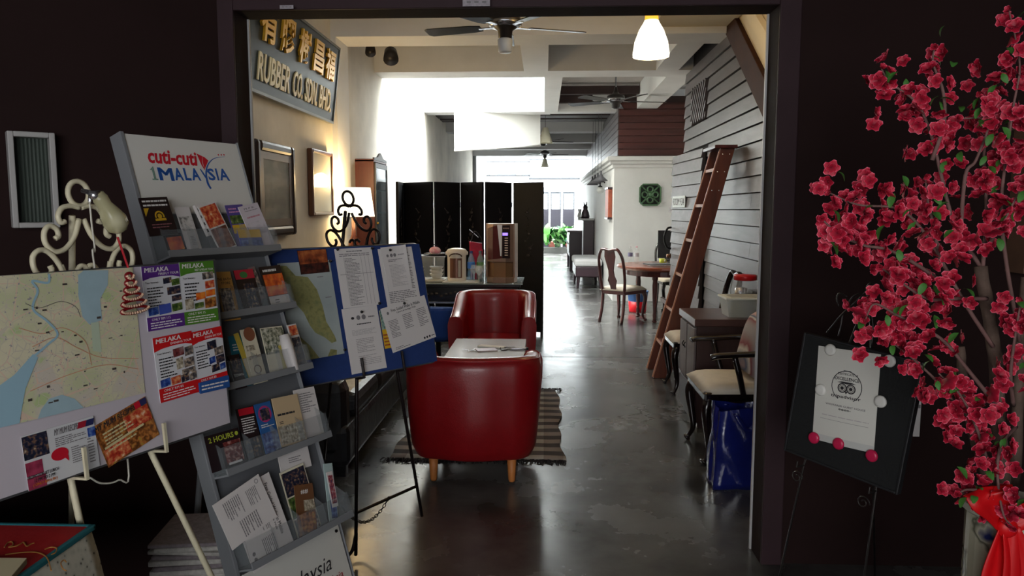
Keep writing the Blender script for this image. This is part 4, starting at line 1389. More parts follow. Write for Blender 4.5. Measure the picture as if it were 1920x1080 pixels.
def picture(name, label, p_tl, p_tr, p_bl, bw, fm, art, mat_w, depth, liner=None):
    a = atX(*p_tl, WL + depth)
    b = atX(*p_tr, WL + depth)
    c = atX(*p_bl, WL + depth)
    w_, h_ = b.y - a.y, a.z - c.z
    F = frame((WL + depth, a.y, c.z), Vector((0, 1, 0)), (0, 0, 1))
    t_ = thing(name, label, 'picture', mw=F)
    MB().box(bw * 0.6, 0.006, bw * 0.6, w_ - bw * 0.6, depth - 0.002, h_ - bw * 0.6).build('backing', liner or mat_w, t_)
    for nm, (x0, z0, x1, z1) in {'a': (0, 0, bw, h_), 'b': (w_ - bw, 0, w_, h_), 'c': (bw, 0, w_ - bw, bw), 'd': (bw, h_ - bw, w_ - bw, h_)}.items():
        MB().box(x0, -0.012, z0, x1, depth - 0.002, z1).build('frame_side', fm, t_, bevel=bw * 0.3)
    if liner:
        k = bw * 0.7
        for (x0, z0, x1, z1) in ((bw, bw, bw + k, h_ - bw), (w_ - bw - k, bw, w_ - bw, h_ - bw), (bw + k, bw, w_ - bw - k, bw + k), (bw + k, h_ - bw - k, w_ - bw - k, h_ - bw)):
            MB().box(x0, -0.002, z0, x1, 0.005, z1).build('liner', liner, t_)
        bw = bw + k
    ar = MB().quad((bw, 0.004, bw), (w_ - bw, 0.004, bw), (w_ - bw, 0.004, h_ - bw), (bw, 0.004, h_ - bw))
    ar.build('artwork', art, t_)
    MB().quad((bw, 0.001, bw), (w_ - bw, 0.001, bw), (w_ - bw, 0.001, h_ - bw), (bw, 0.001, h_ - bw)).build('glass_pane', M('picture_glass', c8(200, 208, 210), 0.04, alpha=0.22, spec=0.9), t_)
    return t_, w_, h_, bw


t1, w1, h1, b1 = picture('framed_picture', 'large picture in a heavy dark moulded frame on the plaster wall', (479, 259), (551, 274), (483, 447), 0.075, M('carved_frame_dark', c8(46, 34, 30), 0.35, noise=(12, 0.3), spec=0.3), MR('faded_art', [(0.35, c8(92, 92, 84)), (0.5, c8(120, 116, 106)), (0.62, c8(150, 144, 130))], 3, 0.7, 5, stretch=(1, 1, 2.2)), WHITE, 0.06, M('liner_brown', c8(84, 62, 44), 0.5))
t2, w2, h2, b2 = picture('framed_picture', 'tall picture in a thin brown frame beside the lamp glow', (583, 277), (622, 287), (584, 405), 0.035, M('thin_brown_frame', c8(92, 56, 34), 0.4), MR('pale_art', [(0.3, c8(198, 188, 160)), (0.6, c8(176, 172, 158))], 4, 0.6, 3), WHITE, 0.04)

# corner display cabinet
gc2 = thing('display_cabinet', 'tall reddish wood display cabinet with glass door at the plaster wall', 'cabinet', (WL, 8.05, 0))
CW = M('cabinet_redwood', c8(92, 42, 32), 0.4, noise=(4, 0.25), stretch=(3, 3, 0.5))
CWD = M('cabinet_dark', c8(44, 38, 38), 0.4)
MB().box(0.0, -0.02, 0.0, 0.20, 0.0, 2.02).build('side_panel', CW, gc2, bevel=0.003)
MB().box(0.0, 0.62, 0.0, 0.20, 0.64, 2.02).build('side_panel', CW, gc2, bevel=0.003)
MB().box(0.0, 0.0, 0.0, 0.015, 0.62, 2.0).build('back_panel', CWD, gc2)
MB().box(0.0, -0.02, 2.0, 0.20, 0.64, 2.03).build('top', CW, gc2, bevel=0.003)
MB().box(0.0, 0.0, 0.0, 0.20, 0.62, 0.7).build('lower_body', CW, gc2)
ped = [(0.0, 2.02), (0.64, 2.02), (0.62, 2.045), (0.45, 2.055), (0.36, 2.095), (0.31, 2.11), (0.26, 2.095), (0.17, 2.055), (0.0, 2.045)]
MB().prism([(a, b) for a, b in ped], 0.02, 'x', 0.185).build('pediment', CWD, gc2)
dd = MB()
for (y0, z0, y1, z1) in ((0.0, 0.72, 0.04, 1.99), (0.58, 0.72, 0.62, 1.99), (0.04, 0.72, 0.58, 0.77), (0.04, 1.94, 0.58, 1.99)):
    dd.box(0.195, y0, z0, 0.215, y1, z1)
do = dd.build('door', CWD, gc2)
MB().box(0.202, 0.04, 0.77, 0.207, 0.58, 1.94).build('glass_pane', M('cabinet_glass', c8(120, 134, 140), 0.06, alpha=0.45, spec=0.9), do)
MB().ball((0.222, 0.03, 1.35), 0.012, 8).build('knob', GOLD, do)
for z in (1.1, 1.45, 1.7):
    MB().box(0.02, 0.0, z, 0.19, 0.62, z + 0.012).build('shelf', CWD, gc2)
# lamp on a small stand
st = thing('lamp_stand', 'narrow reddish wood stand carrying the table lamp', 'stand', (-1.80, 7.12, 0))
MB().box(-0.17, -0.17, 0.70, 0.17, 0.17, 0.799).build('top', CW, st, bevel=0.004)
for sx_ in (-1, 1):
    for sy in (-1, 1):
        MB().box(sx_ * 0.14 - 0.02, sy * 0.14 - 0.02, 0, sx_ * 0.14 + 0.02, sy * 0.14 + 0.02, 0.70).build('leg', CW, st)
MB().box(-0.13, -0.13, 0.5, 0.13, 0.13, 0.69).build('drawer', CW, st)
tl = thing('table_lamp', 'lit table lamp with white drum shade behind the black scroll easel', 'lamp', (-1.80, 7.12, 0.80))
MB().lathe([(0.07, 0.0), (0.075, 0.015), (0.03, 0.04), (0.045, 0.14), (0.06, 0.25), (0.05, 0.38), (0.02, 0.46), (0.015, 0.62)], (0, 0, 0), 20).build('base', M('lamp_base_brown', c8(80, 40, 30), 0.35), tl, smooth=True)
shd = M('lit_shade', c8(255, 244, 214), 0.8, emit=2.2)
MB().lathe([(0.2, 0.63), (0.165, 0.90), (0.163, 0.90), (0.198, 0.63)], (0, 0, 0), 32, False).build('lamp_shade', shd, tl, smooth=True)
MB().ball((0, 0, 0.73), 0.03, 10).build('bulb', M('lit_bulb', c8(255, 236, 190), 0.5, emit=12), tl, smooth=True)
lamp_light('table_lamp_light', (-1.82, 7.12, 1.76), 25, 0.08, (1.0, 0.68, 0.30))

# pendant lamp
pl = thing('pendant_lamp', 'lit white bell-shaped pendant lamp hanging near the doorway head', 'lamp', (0.74, 5.45, 2.555))
MB().lathe([(0.048, 0.245), (0.045, 0.28), (0.042, 0.31)], (0, 0, 0), 24, False).build('shade_neck', M('lit_amber_neck', c8(255, 186, 60), 0.5, emit=1.1), pl, smooth=True)
MB().lathe([(0.125, 0.0), (0.127, 0.02), (0.115, 0.1), (0.085, 0.18), (0.055, 0.23), (0.048, 0.245)], (0, 0, 0), 32, False).build('lamp_shade', M('lit_bell_shade', c8(255, 246, 222), 0.5, emit=2.6), pl, smooth=True)
MB().tube([(0, 0, 0.3), (0, 0, ZC - 2.555)], 0.006, 8).build('cord', M('cord_white', c8(220, 216, 206), 0.6), pl)
MB().ball((0, 0, 0.1), 0.04, 12).build('bulb', M('lit_bulb', c8(255, 236, 190), 0.5, emit=12), pl, smooth=True)
lamp_light('pendant_light', (0.74, 5.45, 2.95), 11, 0.05, (1.0, 0.66, 0.24))
lamp_light('pendant_light_low', (0.74, 5.45, 2.52), 2, 0.06, (1.0, 0.8, 0.5))

# ceiling fans ---------------------------------------------------------------------
FANM = M('fan_dark', c8(40, 36, 36), 0.35, metal=0.2)
FANC = M('fan_chrome', c8(150, 150, 154), 0.25, metal=0.9)


def ceiling_fan(label, loc, dia, rot, ztop, light=True, tiltx=0.0, cone=False):
    t_ = thing('ceiling_fan', label, 'fan', loc, rot, 'ceiling fans along the hall')
    MB().lathe([(0.02, -0.10), (0.055, -0.085), (0.06, -0.03), (0.10, 0.0), (0.13, 0.04), (0.12, 0.08), (0.05, 0.11), (0.03, 0.14), (0.02, 0.2)], (0, 0, 0), 28).build('motor_housing', FANM, t_, smooth=True)
    MB().lathe([(0.10, -0.004), (0.125, 0.0), (0.137, 0.03), (0.132, 0.04)], (0, 0, 0), 28, False).build('band', FANC, t_, smooth=True)
    MB().tube([(0, 0, 0.1), (0, 0, ztop - loc[2])], 0.012, 10).build('rod', FANC, t_)
    if light:
        MB().lathe([(0.04, -0.20), (0.055, -0.19), (0.06, -0.10), (0.05, -0.09)], (0, 0, 0), 20).build('light_cup', M('frosted_cup', c8(190, 194, 200), 0.4), t_, smooth=True)
    if cone:
        MB().lathe([(0.11, -0.34), (0.10, -0.3), (0.06, -0.16), (0.03, -0.1)], (0, 0, 0), 20).build('lamp_shade', M('parchment_shade', c8(206, 200, 176), 0.7), t_, smooth=True)
    for i in range(5):
        a = i * 2 * PI / 5
        Rm = Matrix.Rotation(a, 4, 'Z')
        m = MB(); m.T = Rm @ Matrix.Rotation(R(10), 4, 'X')
        m.prism([(0.2, -0.05), (0.28, -0.065), (dia / 2 - 0.03, -0.075), (dia / 2, -0.05), (dia / 2, 0.05), (dia / 2 - 0.03, 0.07), (0.28, 0.06), (0.2, 0.045)], 0.008, 'z', 0.0)
        bl = m.build('blade', FANM, t_, bevel=0.002)
        m = MB(); m.T = Rm
        m.box(0.09, -0.02, -0.004, 0.22, 0.02, 0.004)
        m.build('bracket', FANC, bl)
    return t_


ceiling_fan('dark five-blade ceiling fan nearest the doorway, cut by its head', (-0.315, 6.2, 2.94), 1.36, 0.35, ZC)
ceiling_fan('dark ceiling fan on a rod in the bay beyond the pendant lamp', (1.0, 10.9, 3.0), 1.44, 0.15, ZC, light=False)
ceiling_fan('small dark ceiling fan half hidden behind the white roller blind', (-0.02, 17.2, 3.0), 1.4, 0.3, 3.32, light=False)
ceiling_fan('farthest dark ceiling fan with a pale cone light shade', (0.02, 21.0, 2.98), 1.3, 0.1, 3.32, light=False, cone=True)
cl = thing('pendant_lamp', 'unlit pale cone pendant shade hanging right of the white roller blind', 'lamp', (0.02, 13.6, 2.66))
MB().lathe([(0.13, 0.0), (0.045, 0.27), (0.04, 0.27), (0.125, 0.0)], (0, 0, 0), 24, False).build('lamp_shade', M('parchment_shade', c8(206, 200, 176), 0.7), cl, smooth=True)
MB().tube([(0, 0, 0.26), (0, 0, 3.2 - 2.66)], 0.004, 6).build('cord', INK, cl)
# tube light in the bay
fl = thing('fluorescent_light', 'white box light between dark joists in the right ceiling bay', 'lamp', (0.99, 12.34, 3.215))
MB().box(-0.22, -0.05, 0, 0.22, 0.05, 0.1).build('housing', M('housing_grey', c8(200, 200, 200), 0.4), fl, bevel=0.006)
MB().tube([(-0.2, 0, -0.012), (0.2, 0, -0.012)], 0.014, 10).build('tube', M('tube_white', c8(236, 236, 236), 0.4), fl)

# roller blind / projection screen at the rear edge of the air well
ps = thing('roller_blind', 'white roller blind hanging askew below the air well edge', 'blind', (0, 0, 0))
p0, p1 = atY(852, 282, 12.55), atY(1013, 273, 13.3)
zt_ = 3.08
mb = MB()
mb.add([(p0.x, 12.55, p0.z), (p1.x, 13.3, p1.z), (p1.x, 13.3, 3.3), (p0.x, 12.55, 3.3), (p0.x, 12.565, p0.z), (p1.x, 13.315, p1.z), (p1.x, 13.315, 3.3), (p0.x, 12.565, 3.3)], [(0, 1, 2, 3), (7, 6, 5, 4), (0, 4, 5, 1), (3, 2, 6, 7), (0, 3, 7, 4), (1, 5, 6, 2)])
mb.build('blind_fabric', M('blind_white', c8(246, 246, 242), 0.8), ps)
MB().tube([(p0.x, 12.55, p0.z), (p1.x, 13.3, p1.z)], 0.018, 8).build('bottom_rail', M('blind_rail', c8(232, 232, 228), 0.5), ps, smooth=True)

# small fixtures under the first beam
for i, (x, y, z, lb) in enumerate(((-1.80, 7.95, 3.12, 'small dark spotlight under the ceiling nearest the plaster wall'), (-1.62, 8.1, 3.08, 'larger dark spotlight under the ceiling beside the smaller one'))):
    t_ = thing('spotlight', lb, 'lamp', (x, y, z))
    MB().tube([(0, 0, ZC - z), (0, 0, 0.06)], 0.012, 8).build('stem', FANM, t_)
    MB().tube([(0, 0.03, 0.07), (0.02, -0.06, -0.03)], [0.045 + 0.02 * i, 0.055 + 0.025 * i], 14).build('head', FANM, t_, smooth=True)
# ------------------------------------------------------------------ rear court and what stands along the hall
BAR = M('grey_rail', c8(70, 72, 76), 0.6)
for nm, lab, (x0, x1, y, z0) in (('balcony_rail', 'upper grey rail across the bright rear court, left one', (902, 992, 303, 0)), ('balcony_rail', 'lower grey rail across the bright rear court, left one', (902, 992, 328, 0)), ('balcony_rail', 'lower grey rail across the bright rear court, right one', (994, 1085, 334, 0)), ('balcony_rail', 'thin upper rail across the bright rear court, right one', (994, 1085, 299, 0))):
    a, b = atY(x0, y, 26.5), atY(x1, y, 26.5)
    t_ = thing(nm, lab, 'rail', (a.x, 26.5, a.z), 0, 'rails across the rear court')
    MB().tube([(0.0, 0, 0), (b.x - a.x, 0, 0)], 0.05 if y > 310 else 0.03, 8).build('bar', BAR, t_)
    for e_ in (0.0, b.x - a.x):
        MB().ball((e_, 0, 0), 0.06 if y > 310 else 0.04, 8).build('end_cap', BAR, t_, smooth=True)
# post and frame at the edge of the court
struct(MB().box(-2.0, 21.42, 0, -1.9, 21.5, 3.0).build('trim_12', M('post_grey', c8(110, 112, 114), 0.5)))
FAB = M('folded_grey_fabric', c8(176, 178, 178), 0.9)
for i, (xa, ya, w_, h_) in enumerate(((905, 306, 12, 20), (918, 304, 14, 22), (968, 312, 10, 13))):
    a = atY(xa, 328, 26.4)
    t_ = thing('towel', ('leftmost', 'middle', 'rightmost')[i] + ' grey towel draped over the rail in the rear court', 'towel', (a.x, 26.42, a.z))
    s = 26.4 / 1428
    MB().add([(0, 0, 0), (w_ * s, 0, 0), (w_ * s * 0.55, 0, h_ * s), (w_ * s * 0.1, 0, h_ * s * 0.9), (0, 0.03, 0), (w_ * s, 0.03, 0), (w_ * s * 0.55, 0.03, h_ * s), (w_ * s * 0.1, 0.03, h_ * s * 0.9)], [(0, 1, 2, 3), (7, 6, 5, 4), (0, 4, 5, 1), (1, 5, 6, 2), (2, 6, 7, 3), (3, 7, 4, 0)]).build('cloth', FAB, t_)
# carved swing doors at the far end
FD = M('far_door_dark', c8(26, 22, 32), 0.6)
fd = struct(MB().box(-0.1, 27.9, 2.12, 1.15, 28.0, 2.3).build('door_2', M('far_lintel', c8(120, 122, 126), 0.6)))
for i, (xa, xb) in enumerate(((1006, 1029), (1032, 1052), (1055, 1077))):
    a, b = atY(xa, 400, 27.95), atY(xb, 400, 27.95)
    d = MB()
    d.box(a.x, 27.92, 0.05, b.x, 27.97, 1.50)
    d.build('leaf', FD, fd)
    ff = MB()
    ff.box(a.x, 27.92, 1.5, a.x + 0.05, 27.97, 2.12)
    ff.box(b.x - 0.05, 27.92, 1.5, b.x, 27.97, 2.12)
    ff.box(a.x + 0.05, 27.92, 2.05, b.x - 0.05, 27.97, 2.12)
    ff.build('leaf_frame', BAR, fd)
# curtain by the far doorway
CUR = M('grey_blue_curtain', c8(126, 138, 164), 0.85)
cu = thing('curtain', 'grey-blue curtain hanging beside the bright far doorway', 'curtain', (0, 0, 0))
a, b = atY(1112, 400, 26.0), atY(1138, 400, 26.0)
vs, fs = [], []
N = 18
for j in range(2):
    for i in range(N + 1):
        u = i / N
        vs.append((a.x + (b.x - a.x) * u * (1 if j else 0.8) + (0 if j else 0.12), 26.0 + 0.04 * math.sin(u * 30), 0.05 if j == 0 else 2.1))
fs = [(i, i + 1, N + 2 + i, N + 1 + i) for i in range(N)]
o = MB().add(vs, fs).build('drape', CUR, cu, smooth=True)
o.modifiers.new('s', 'SOLIDIFY').thickness = 0.01
MB().tube([(a.x - 0.3, 26, 2.12), (b.x + 0.1, 26, 2.12)], 0.03, 6).build('curtain_rod', BAR, cu)

# furniture along the white room block
OAKD = M('dark_dresser', c8(44, 26, 34), 0.35, noise=(3, 0.2), coat=0.3)
dr2 = thing('dresser', 'dark wooden dresser with overhanging top beside the white room wall', 'dresser', (1.30, 19.2, 0))
MB().box(-0.3, -0.9, 0.35, 0.2, 0.9, 0.95).build('body', OAKD, dr2, bevel=0.01)
MB().box(-0.36, -0.98, 0.95, 0.2, 0.98, 0.99).build('top', M('dresser_top', c8(112, 100, 102), 0.3), dr2, bevel=0.006)
for sy in (-1, 1):
    MB().box(-0.3, sy * 0.84 - 0.05, 0, -0.2, sy * 0.84 + 0.05, 0.36).build('leg', OAKD, dr2)
for k in range(3):
    d = MB().box(-0.312, -0.85 + k * 0.58, 0.45, -0.3, -0.3 + k * 0.58, 0.88).build('drawer', OAKD, dr2, bevel=0.004)
    MB().ball((-0.325, -0.57 + k * 0.58, 0.66), 0.02, 8).build('knob', SILVER, d)
dr2.location.x = 0.92
b2_ = thing('daybed', 'dark bench with pale mattress cushion beside the white room wall', 'bench', (0.86, 15.0, 0))
MB().box(-0.26, -0.75, 0.22, 0.24, 0.75, 0.42).build('seat_frame', OAKD, b2_, bevel=0.02)
MB().box(-0.28, -0.74, 0.42, 0.24, 0.74, 0.56).build('cushion', M('pale_ticking', c8(206, 206, 206), 0.8, bump=(30, 0.3)), b2_, bevel=0.04)
for sx_ in (-1, 1):
    for sy in (-1, 1):
        MB().tube([(sx_ * 0.2, sy * 0.68, 0.24), (sx_ * 0.22, sy * 0.7, 0.0)], [0.04, 0.025], 8).build('leg', OAKD, b2_)
b3 = thing('wall_shelf', 'tall dark corner shelf holding ornaments beside the white room wall', 'shelf', (0.98, 17.3, 0))
MB().box(-0.1, -0.3, 0.0, 0.14, 0.3, 1.25).build('body', OAKD, b3, bevel=0.01)
MB().box(-0.22, -0.36, 1.25, 0.14, 0.36, 1.29).build('top', M('shelf_pale', c8(206, 204, 204), 0.4), b3, bevel=0.006)
ca = thing('rooster_figure', 'dark carved figure standing on the tall corner shelf', 'figurine', (0.93, 17.2, 1.291))
MB().lathe([(0.09, 0.0), (0.1, 0.05), (0.08, 0.14), (0.05, 0.2), (0.055, 0.26), (0.02, 0.31)], (0, 0, 0), 14).build('body', OAKD, ca, smooth=True)
for s in (-1, 1):
    MB().tube([(s * 0.02, 0, 0.28), (s * 0.035, 0, 0.37)], [0.02, 0.008], 8).build('ear', OAKD, ca)
ca['label'] = 'dark carved rabbit figure on the tall corner shelf'
ca.name = 'rabbit_figure'
vs_ = thing('vase', 'small white vase beside the dark carved figure', 'vase', (0.82, 17.45, 1.291))
MB().lathe([(0.04, 0.0), (0.06, 0.05), (0.035, 0.14), (0.045, 0.2)], (0, 0, 0), 14).build('body', WHITE, vs_, smooth=True)
MB().lathe([(0.047, 0.195), (0.05, 0.205), (0.045, 0.21)], (0, 0, 0), 14).build('rim', WHITE, vs_)
# framed panel on the side wall of the white room, wall lamp above it
fp = thing('wall_panel', 'carved red wooden panel hung on the side of the white room', 'panel', (1.13, 12.95, 1.58))
MB().box(-0.07, -0.3, -0.22, -0.002, 0.3, 0.25).build('board', M('red_carved_panel', c8(140, 66, 44), 0.5, noise=(14, 0.3)), fp, bevel=0.01)
MB().box(-0.08, -0.32, 0.25, -0.002, 0.32, 0.28).build('frame_top', OAKD, fp)
MB().box(-0.08, -0.32, -0.25, -0.002, 0.32, -0.22).build('frame_bottom', OAKD, fp)
wlp = thing('wall_lantern', 'white globe lantern on a black bracket at the white room corner', 'lamp', (1.13, 14.2, 1.88))
MB().tube(catmull([(0, 0, 0.1), (-0.05, 0, 0.14), (-0.09, 0, 0.10), (-0.09, 0, 0.04)], 5), 0.012, 8).build('bracket', IRON, wlp, smooth=True)
MB().ball((-0.09, 0, -0.03), 0.07, 14, (1, 1, 0.9)).build('globe', M('globe_white', c8(222, 224, 220), 0.3), wlp, smooth=True)
MB().lathe([(0.05, 0.03), (0.02, 0.05)], (-0.09, 0, 0), 12).build('cap', IRON, wlp)
ch0 = None
for i in range(4):
    y = 13.1 + i * 0.75
    a = Vector((0.97, y, 1.98))
    if ch0 is None:
        ch0 = thing('hanging_lantern', '', 'lamp', a, 0, 'row of dark hanging lanterns')
        MB().lathe([(0.12, 0.0), (0.045, 0.07), (0.02, 0.11), (0.012, 0.17)], (0, 0, 0), 16).build('lamp_shade', M('lantern_grey', c8(84, 84, 88), 0.5), ch0, smooth=True)
        MB().tube([(0, 0, 0.2), (0, 0, 1.33)], 0.004, 6).build('cord', BAR, ch0)
        t_ = ch0
    else:
        t_ = copy_tree(ch0)
        t_.location = a
    t_['label'] = ('nearest', 'second nearest', 'third nearest', 'farthest')[i] + ' of the grey lanterns in a row by the white room'
# plants in the rear court ----------------------------------------------------------
LG = M('leaf_bright', c8(50, 120, 34), 0.4, noise=(4, 0.2))
LP = M('leaf_pale', c8(150, 190, 130), 0.45, noise=(4, 0.2))
LB = M('leaf_bluish', c8(100, 160, 140), 0.5, noise=(4, 0.2))
LD = M('leaf_dark', c8(26, 64, 30), 0.5, noise=(4, 0.2))
TER = M('terracotta', c8(190, 110, 96), 0.8)


def leafmesh(w_, l_, fold=0.15, n=6):
    vs, fs = [], []
    for i in range(n + 1):
        t = i / n
        hw = w_ * math.sin(PI * min(1, t * 0.94 + 0.06)) ** 0.8
        z = l_ * 0.22 * math.sin(PI * t * 0.8)
        vs += [(-hw, l_ * t, z + hw * fold), (0, l_ * t, z), (hw, l_ * t, z + hw * fold)]
    for i in range(n):
        a = i * 3
        fs += [(a, a + 1, a + 4, a + 3), (a + 1, a + 2, a + 5, a + 4)]
    return vs, fs


def add_leaf(mb, p, az, el, w_, l_):
    v, f = leafmesh(w_, l_)
    T = Matrix.Translation(p) @ Matrix.Rotation(az, 4, 'Z') @ Matrix.Rotation(el, 4, 'X')
    mb.add([T @ Vector(q) for q in v], f)


def plant(label, px_, py_, Y, mats, hh, n, lw, ll, potc, seed, trough=False):
    a = atY(px_, py_, Y)
    t_ = thing('potted_plant', label, 'plant', (a.x, Y, 0), 0, 'plants in the rear court')
    if trough:
        MB().box(-0.55, -0.2, 0, 0.6, 0.2, 0.2).build('planter', potc, t_, bevel=0.01)
    else:
        MB().lathe([(0.12, 0), (0.18, 0.28), (0.2, 0.28), (0.2, 0.33), (0.16, 0.33), (0.14, 0.3)], (0, 0, 0), 18).build('pot', potc, t_, smooth=True)
    rnd = random.Random(seed)
    base = 0.2
    for mi, mt in enumerate(mats):
        for i in range(n):
            az = rnd.uniform(0, 2 * PI)
            el = rnd.uniform(0.1, 1.25)
            x, y = rnd.uniform(-0.28, 0.28) * (1.5 if trough else 0.5), rnd.uniform(-0.12, 0.12)
            z = base + rnd.uniform(0.0, hh)
            mb = MB()
            add_leaf(mb, (x, y, z), az, el, lw * rnd.uniform(0.7, 1.2), ll * rnd.uniform(0.7, 1.2))
            o = mb.build('leaf', mt, t_, smooth=True)
    for i in range(4):
        x = rnd.uniform(-0.2, 0.2)
        MB().tube([(x * 0.5, 0, 0.15), (x, 0, base + hh)], 0.02, 6).build('stem', LD, t_)
    return t_


plant('broad-leaved bright green plant in a long dark planter in the rear court', 1046, 472, 26, (LG, LP, LD), 0.38, 16, 0.11, 0.5, M('planter_dark', c8(60, 60, 56), 0.7), 2, True)
plant('pale bluish bush in a terracotta pot beside the long planter', 1070, 468, 26, (LB, LP), 0.55, 34, 0.06, 0.24, TER, 5)
plant('small dark leafy plant near the far doorway', 1106, 446, 28, (LD, LB), 0.5, 26, 0.06, 0.25, TER, 8)
plant('bushy pale plant in front of the far dark doors', 1036, 452, 28, (LP, LD), 0.45, 26, 0.07, 0.3, TER, 9)
# ------------------------------------------------------------------ brochure stand
GREYM = M('stand_grey', c8(122, 124, 128), 0.5)
GREYL = M('stand_panel', c8(98, 100, 104), 0.5)
ACR = M('acrylic_lip', c8(150, 158, 162), 0.12, alpha=0.16, spec=0.8)
HEADW = M('header_white', c8(214, 212, 206), 0.45)
LEAN = 0.3166
SFR = leanframe((-1.313, 2.345, 1.736), 0.4475, LEAN)
bs_ = thing('brochure_stand', 'grey leaning brochure stand with white tourism header and five tiers of leaflets', 'stand', mw=SFR)
SW = 0.45
HH = 0.262
BOT = -1.80
MB().box(0.0, 0.0, -HH, SW, 0.02, 0.0).build('header_panel', HEADW, bs_, bevel=0.003)
for x in (-0.012, SW - 0.001):
    MB().box(x, -0.004, BOT, x + (0.014 if x < 0 else 0.005), 0.05, 0.004).build('side_rail', GREYM, bs_, bevel=0.002)
MB().box(0.0, 0.012, BOT, SW, 0.02, -HH).build('back_panel', GREYL, bs_)
tiers = []
for (px_, py_) in ((525, 470), (547, 578), (580, 692), (612, 822), (648, 975)):
    tiers.append(loc_of(SFR, px_, py_, 0.06).z)
for i, z in enumerate(tiers):
    tr_ = MB().box(-0.0, -0.065, z, SW + 0.01, 0.012, z + 0.006).build('shelf', GREYM, bs_)
    MB().box(0.0, -0.068, z, SW + 0.01, -0.062, z + 0.022).build('shelf_rim', GREYM, tr_)
    MB().box(0.0, -0.0665, z + 0.022, SW + 0.008, -0.0635, z + 0.088).build('front_lip', ACR, tr_)
    for k in range(0, 5):
        x = SW * k / 4
        MB().add([(x, -0.062, z + 0.006), (x + 0.0025, -0.062, z + 0.006), (x + 0.0025, 0.01, z + 0.006), (x, 0.01, z + 0.006), (x, -0.062, z + 0.088), (x + 0.0025, -0.062, z + 0.088), (x + 0.0025, 0.01, z + 0.15), (x, 0.01, z + 0.15)], [(0, 3, 2, 1), (4, 5, 6, 7), (0, 1, 5, 4), (1, 2, 6, 5), (2, 3, 7, 6), (3, 0, 4, 7)]).build('divider', ACR, tr_)
# back strut so that it stands
Fi = SFR.inverted()
a = Fi @ Vector((-1.45, 2.95, 0.02))
MB().tube([(SW / 2, 0.03, -0.5), (a.x, a.y, a.z)], 0.012, 8).build('strut', GREYM, bs_)
zf = (Fi @ Vector((0, 0, 0))).z
foot = SFR.translation + (SFR.to_3x3() @ Vector((0, 0, 1))) * (-(SFR.translation.z) / math.cos(LEAN))
for x in (0.0, SW - 0.008):
    MB().box(x - 0.004, 0.0, -(SFR.translation.z) / math.cos(LEAN) + 0.008, x + 0.012, 0.03, BOT + 0.01).build('foot', GREYM, bs_)
# lower poster panel
P5 = tiers[4] - 0.012
MB().box(0.012, -0.004, BOT + 0.03, SW - 0.012, 0.006, P5).build('poster_panel', M('poster_white', c8(205, 203, 196), 0.5), bs_)
mb = MB(); text_into(mb, 'Malaysia', 0.12, P5 - 0.145, 0.36, P5 - 0.08, -0.0055, 0.004, 0.35); mb.build('lettering', INK, bs_)
mb = MB(); text_into(mb, 'Truly Asia', 0.24, P5 - 0.18, 0.40, P5 - 0.15, -0.0055, 0.006, 0.25); mb.build('lettering', M('print_red', c8(150, 40, 44), 0.6), bs_)
for x in (0.03, SW - 0.03):
    MB().ball((x, -0.006, P5 - 0.02), 0.006, 8).build('screw', IRON, bs_)

# header print
RED = M('print_red_bright', c8(196, 20, 44), 0.5)
BLUE = M('print_blue', c8(28, 84, 160), 0.5)
TEALP = M('print_one', c8(110, 140, 128), 0.5, noise=(120, 0.4))


def hp(x, y):
    p = loc_of(SFR, x, y, 0.0)
    return p.x, p.z


def hbox(mbx, s, x0, y0, x1, y1, **k):
    (a, b), (c, d) = hp(x0, y0), hp(x1, y1)
    text_into(mbx, s, min(a, c), min(b, d), max(a, c), max(b, d), -0.0012, **k)


mb = MB()
(a0, b0), (a1, b1) = hp(279, 305), hp(366, 288)
text_into(mb, 'cuti-cuti', a0, b0 - 0.002, a1 + 0.002, b1 + 0.004, -0.0012, bold=0.03, shear=0.2)
mb.build('lettering', RED, bs_)
(a0, b0), (a1, _) = hp(286, 336), hp(296, 336)
mb = MB()
for pp in ([(0.28, 0.1), (0.68, 0.1), (0.68, 1.0), (0.28, 0.86)], [(-0.1, 0.72), (0.28, 0.72), (0.28, 0.86)], [(-0.05, 0), (1.05, 0), (1.05, 0.1), (-0.05, 0.1)]):
    mb.add([(a0 + (a1 - a0) * u, -0.0012, b0 - 0.003 + 0.047 * v) for u, v in pp], [tuple(range(len(pp)))])
mb.build('lettering', TEALP, bs_)
mb = MB()
(a0, b0) = hp(301, 336)
for s, xa, xb in (('M', 300, 328), ('A', 329, 346), ('L', 348, 360), ('A', 361, 378), ('S', 392, 406), ('I', 408, 412), ('A', 413, 432)):
    (u0, v0), (u1, v1) = hp(xa, 338.5), hp(xb, 341)
    text_into(mb, s, u0, v0 - 0.0, u1, v0 + 0.044, -0.0012, bold=0.028)
mb.build('lettering', BLUE, bs_)


def strip(pts, wds, mt, nm, par, y=-0.0013):
    m = MB()
    P = catmull([(x, 0, z) for x, z in pts], 6)
    n = len(P)
    W = []
    for i in range(n):
        t = i / (n - 1) * (len(wds) - 1)
        k = min(int(t), len(wds) - 2)
        W.append(wds[k] + (wds[k + 1] - wds[k]) * (t - k))
    for i in range(n - 1):
        d0 = (P[min(i + 1, n - 1)] - P[max(i - 1, 0)]).normalized()
        d1 = (P[min(i + 2, n - 1)] - P[i]).normalized()
        n0, n1 = Vector((-d0.z, 0, d0.x)) * W[i], Vector((-d1.z, 0, d1.x)) * W[i + 1]
        q = [P[i] - n0, P[i + 1] - n1, P[i + 1] + n1, P[i] + n0]
        m.quad(*[(v.x, y, v.z) for v in q])
    return m.build(nm, mt, par)


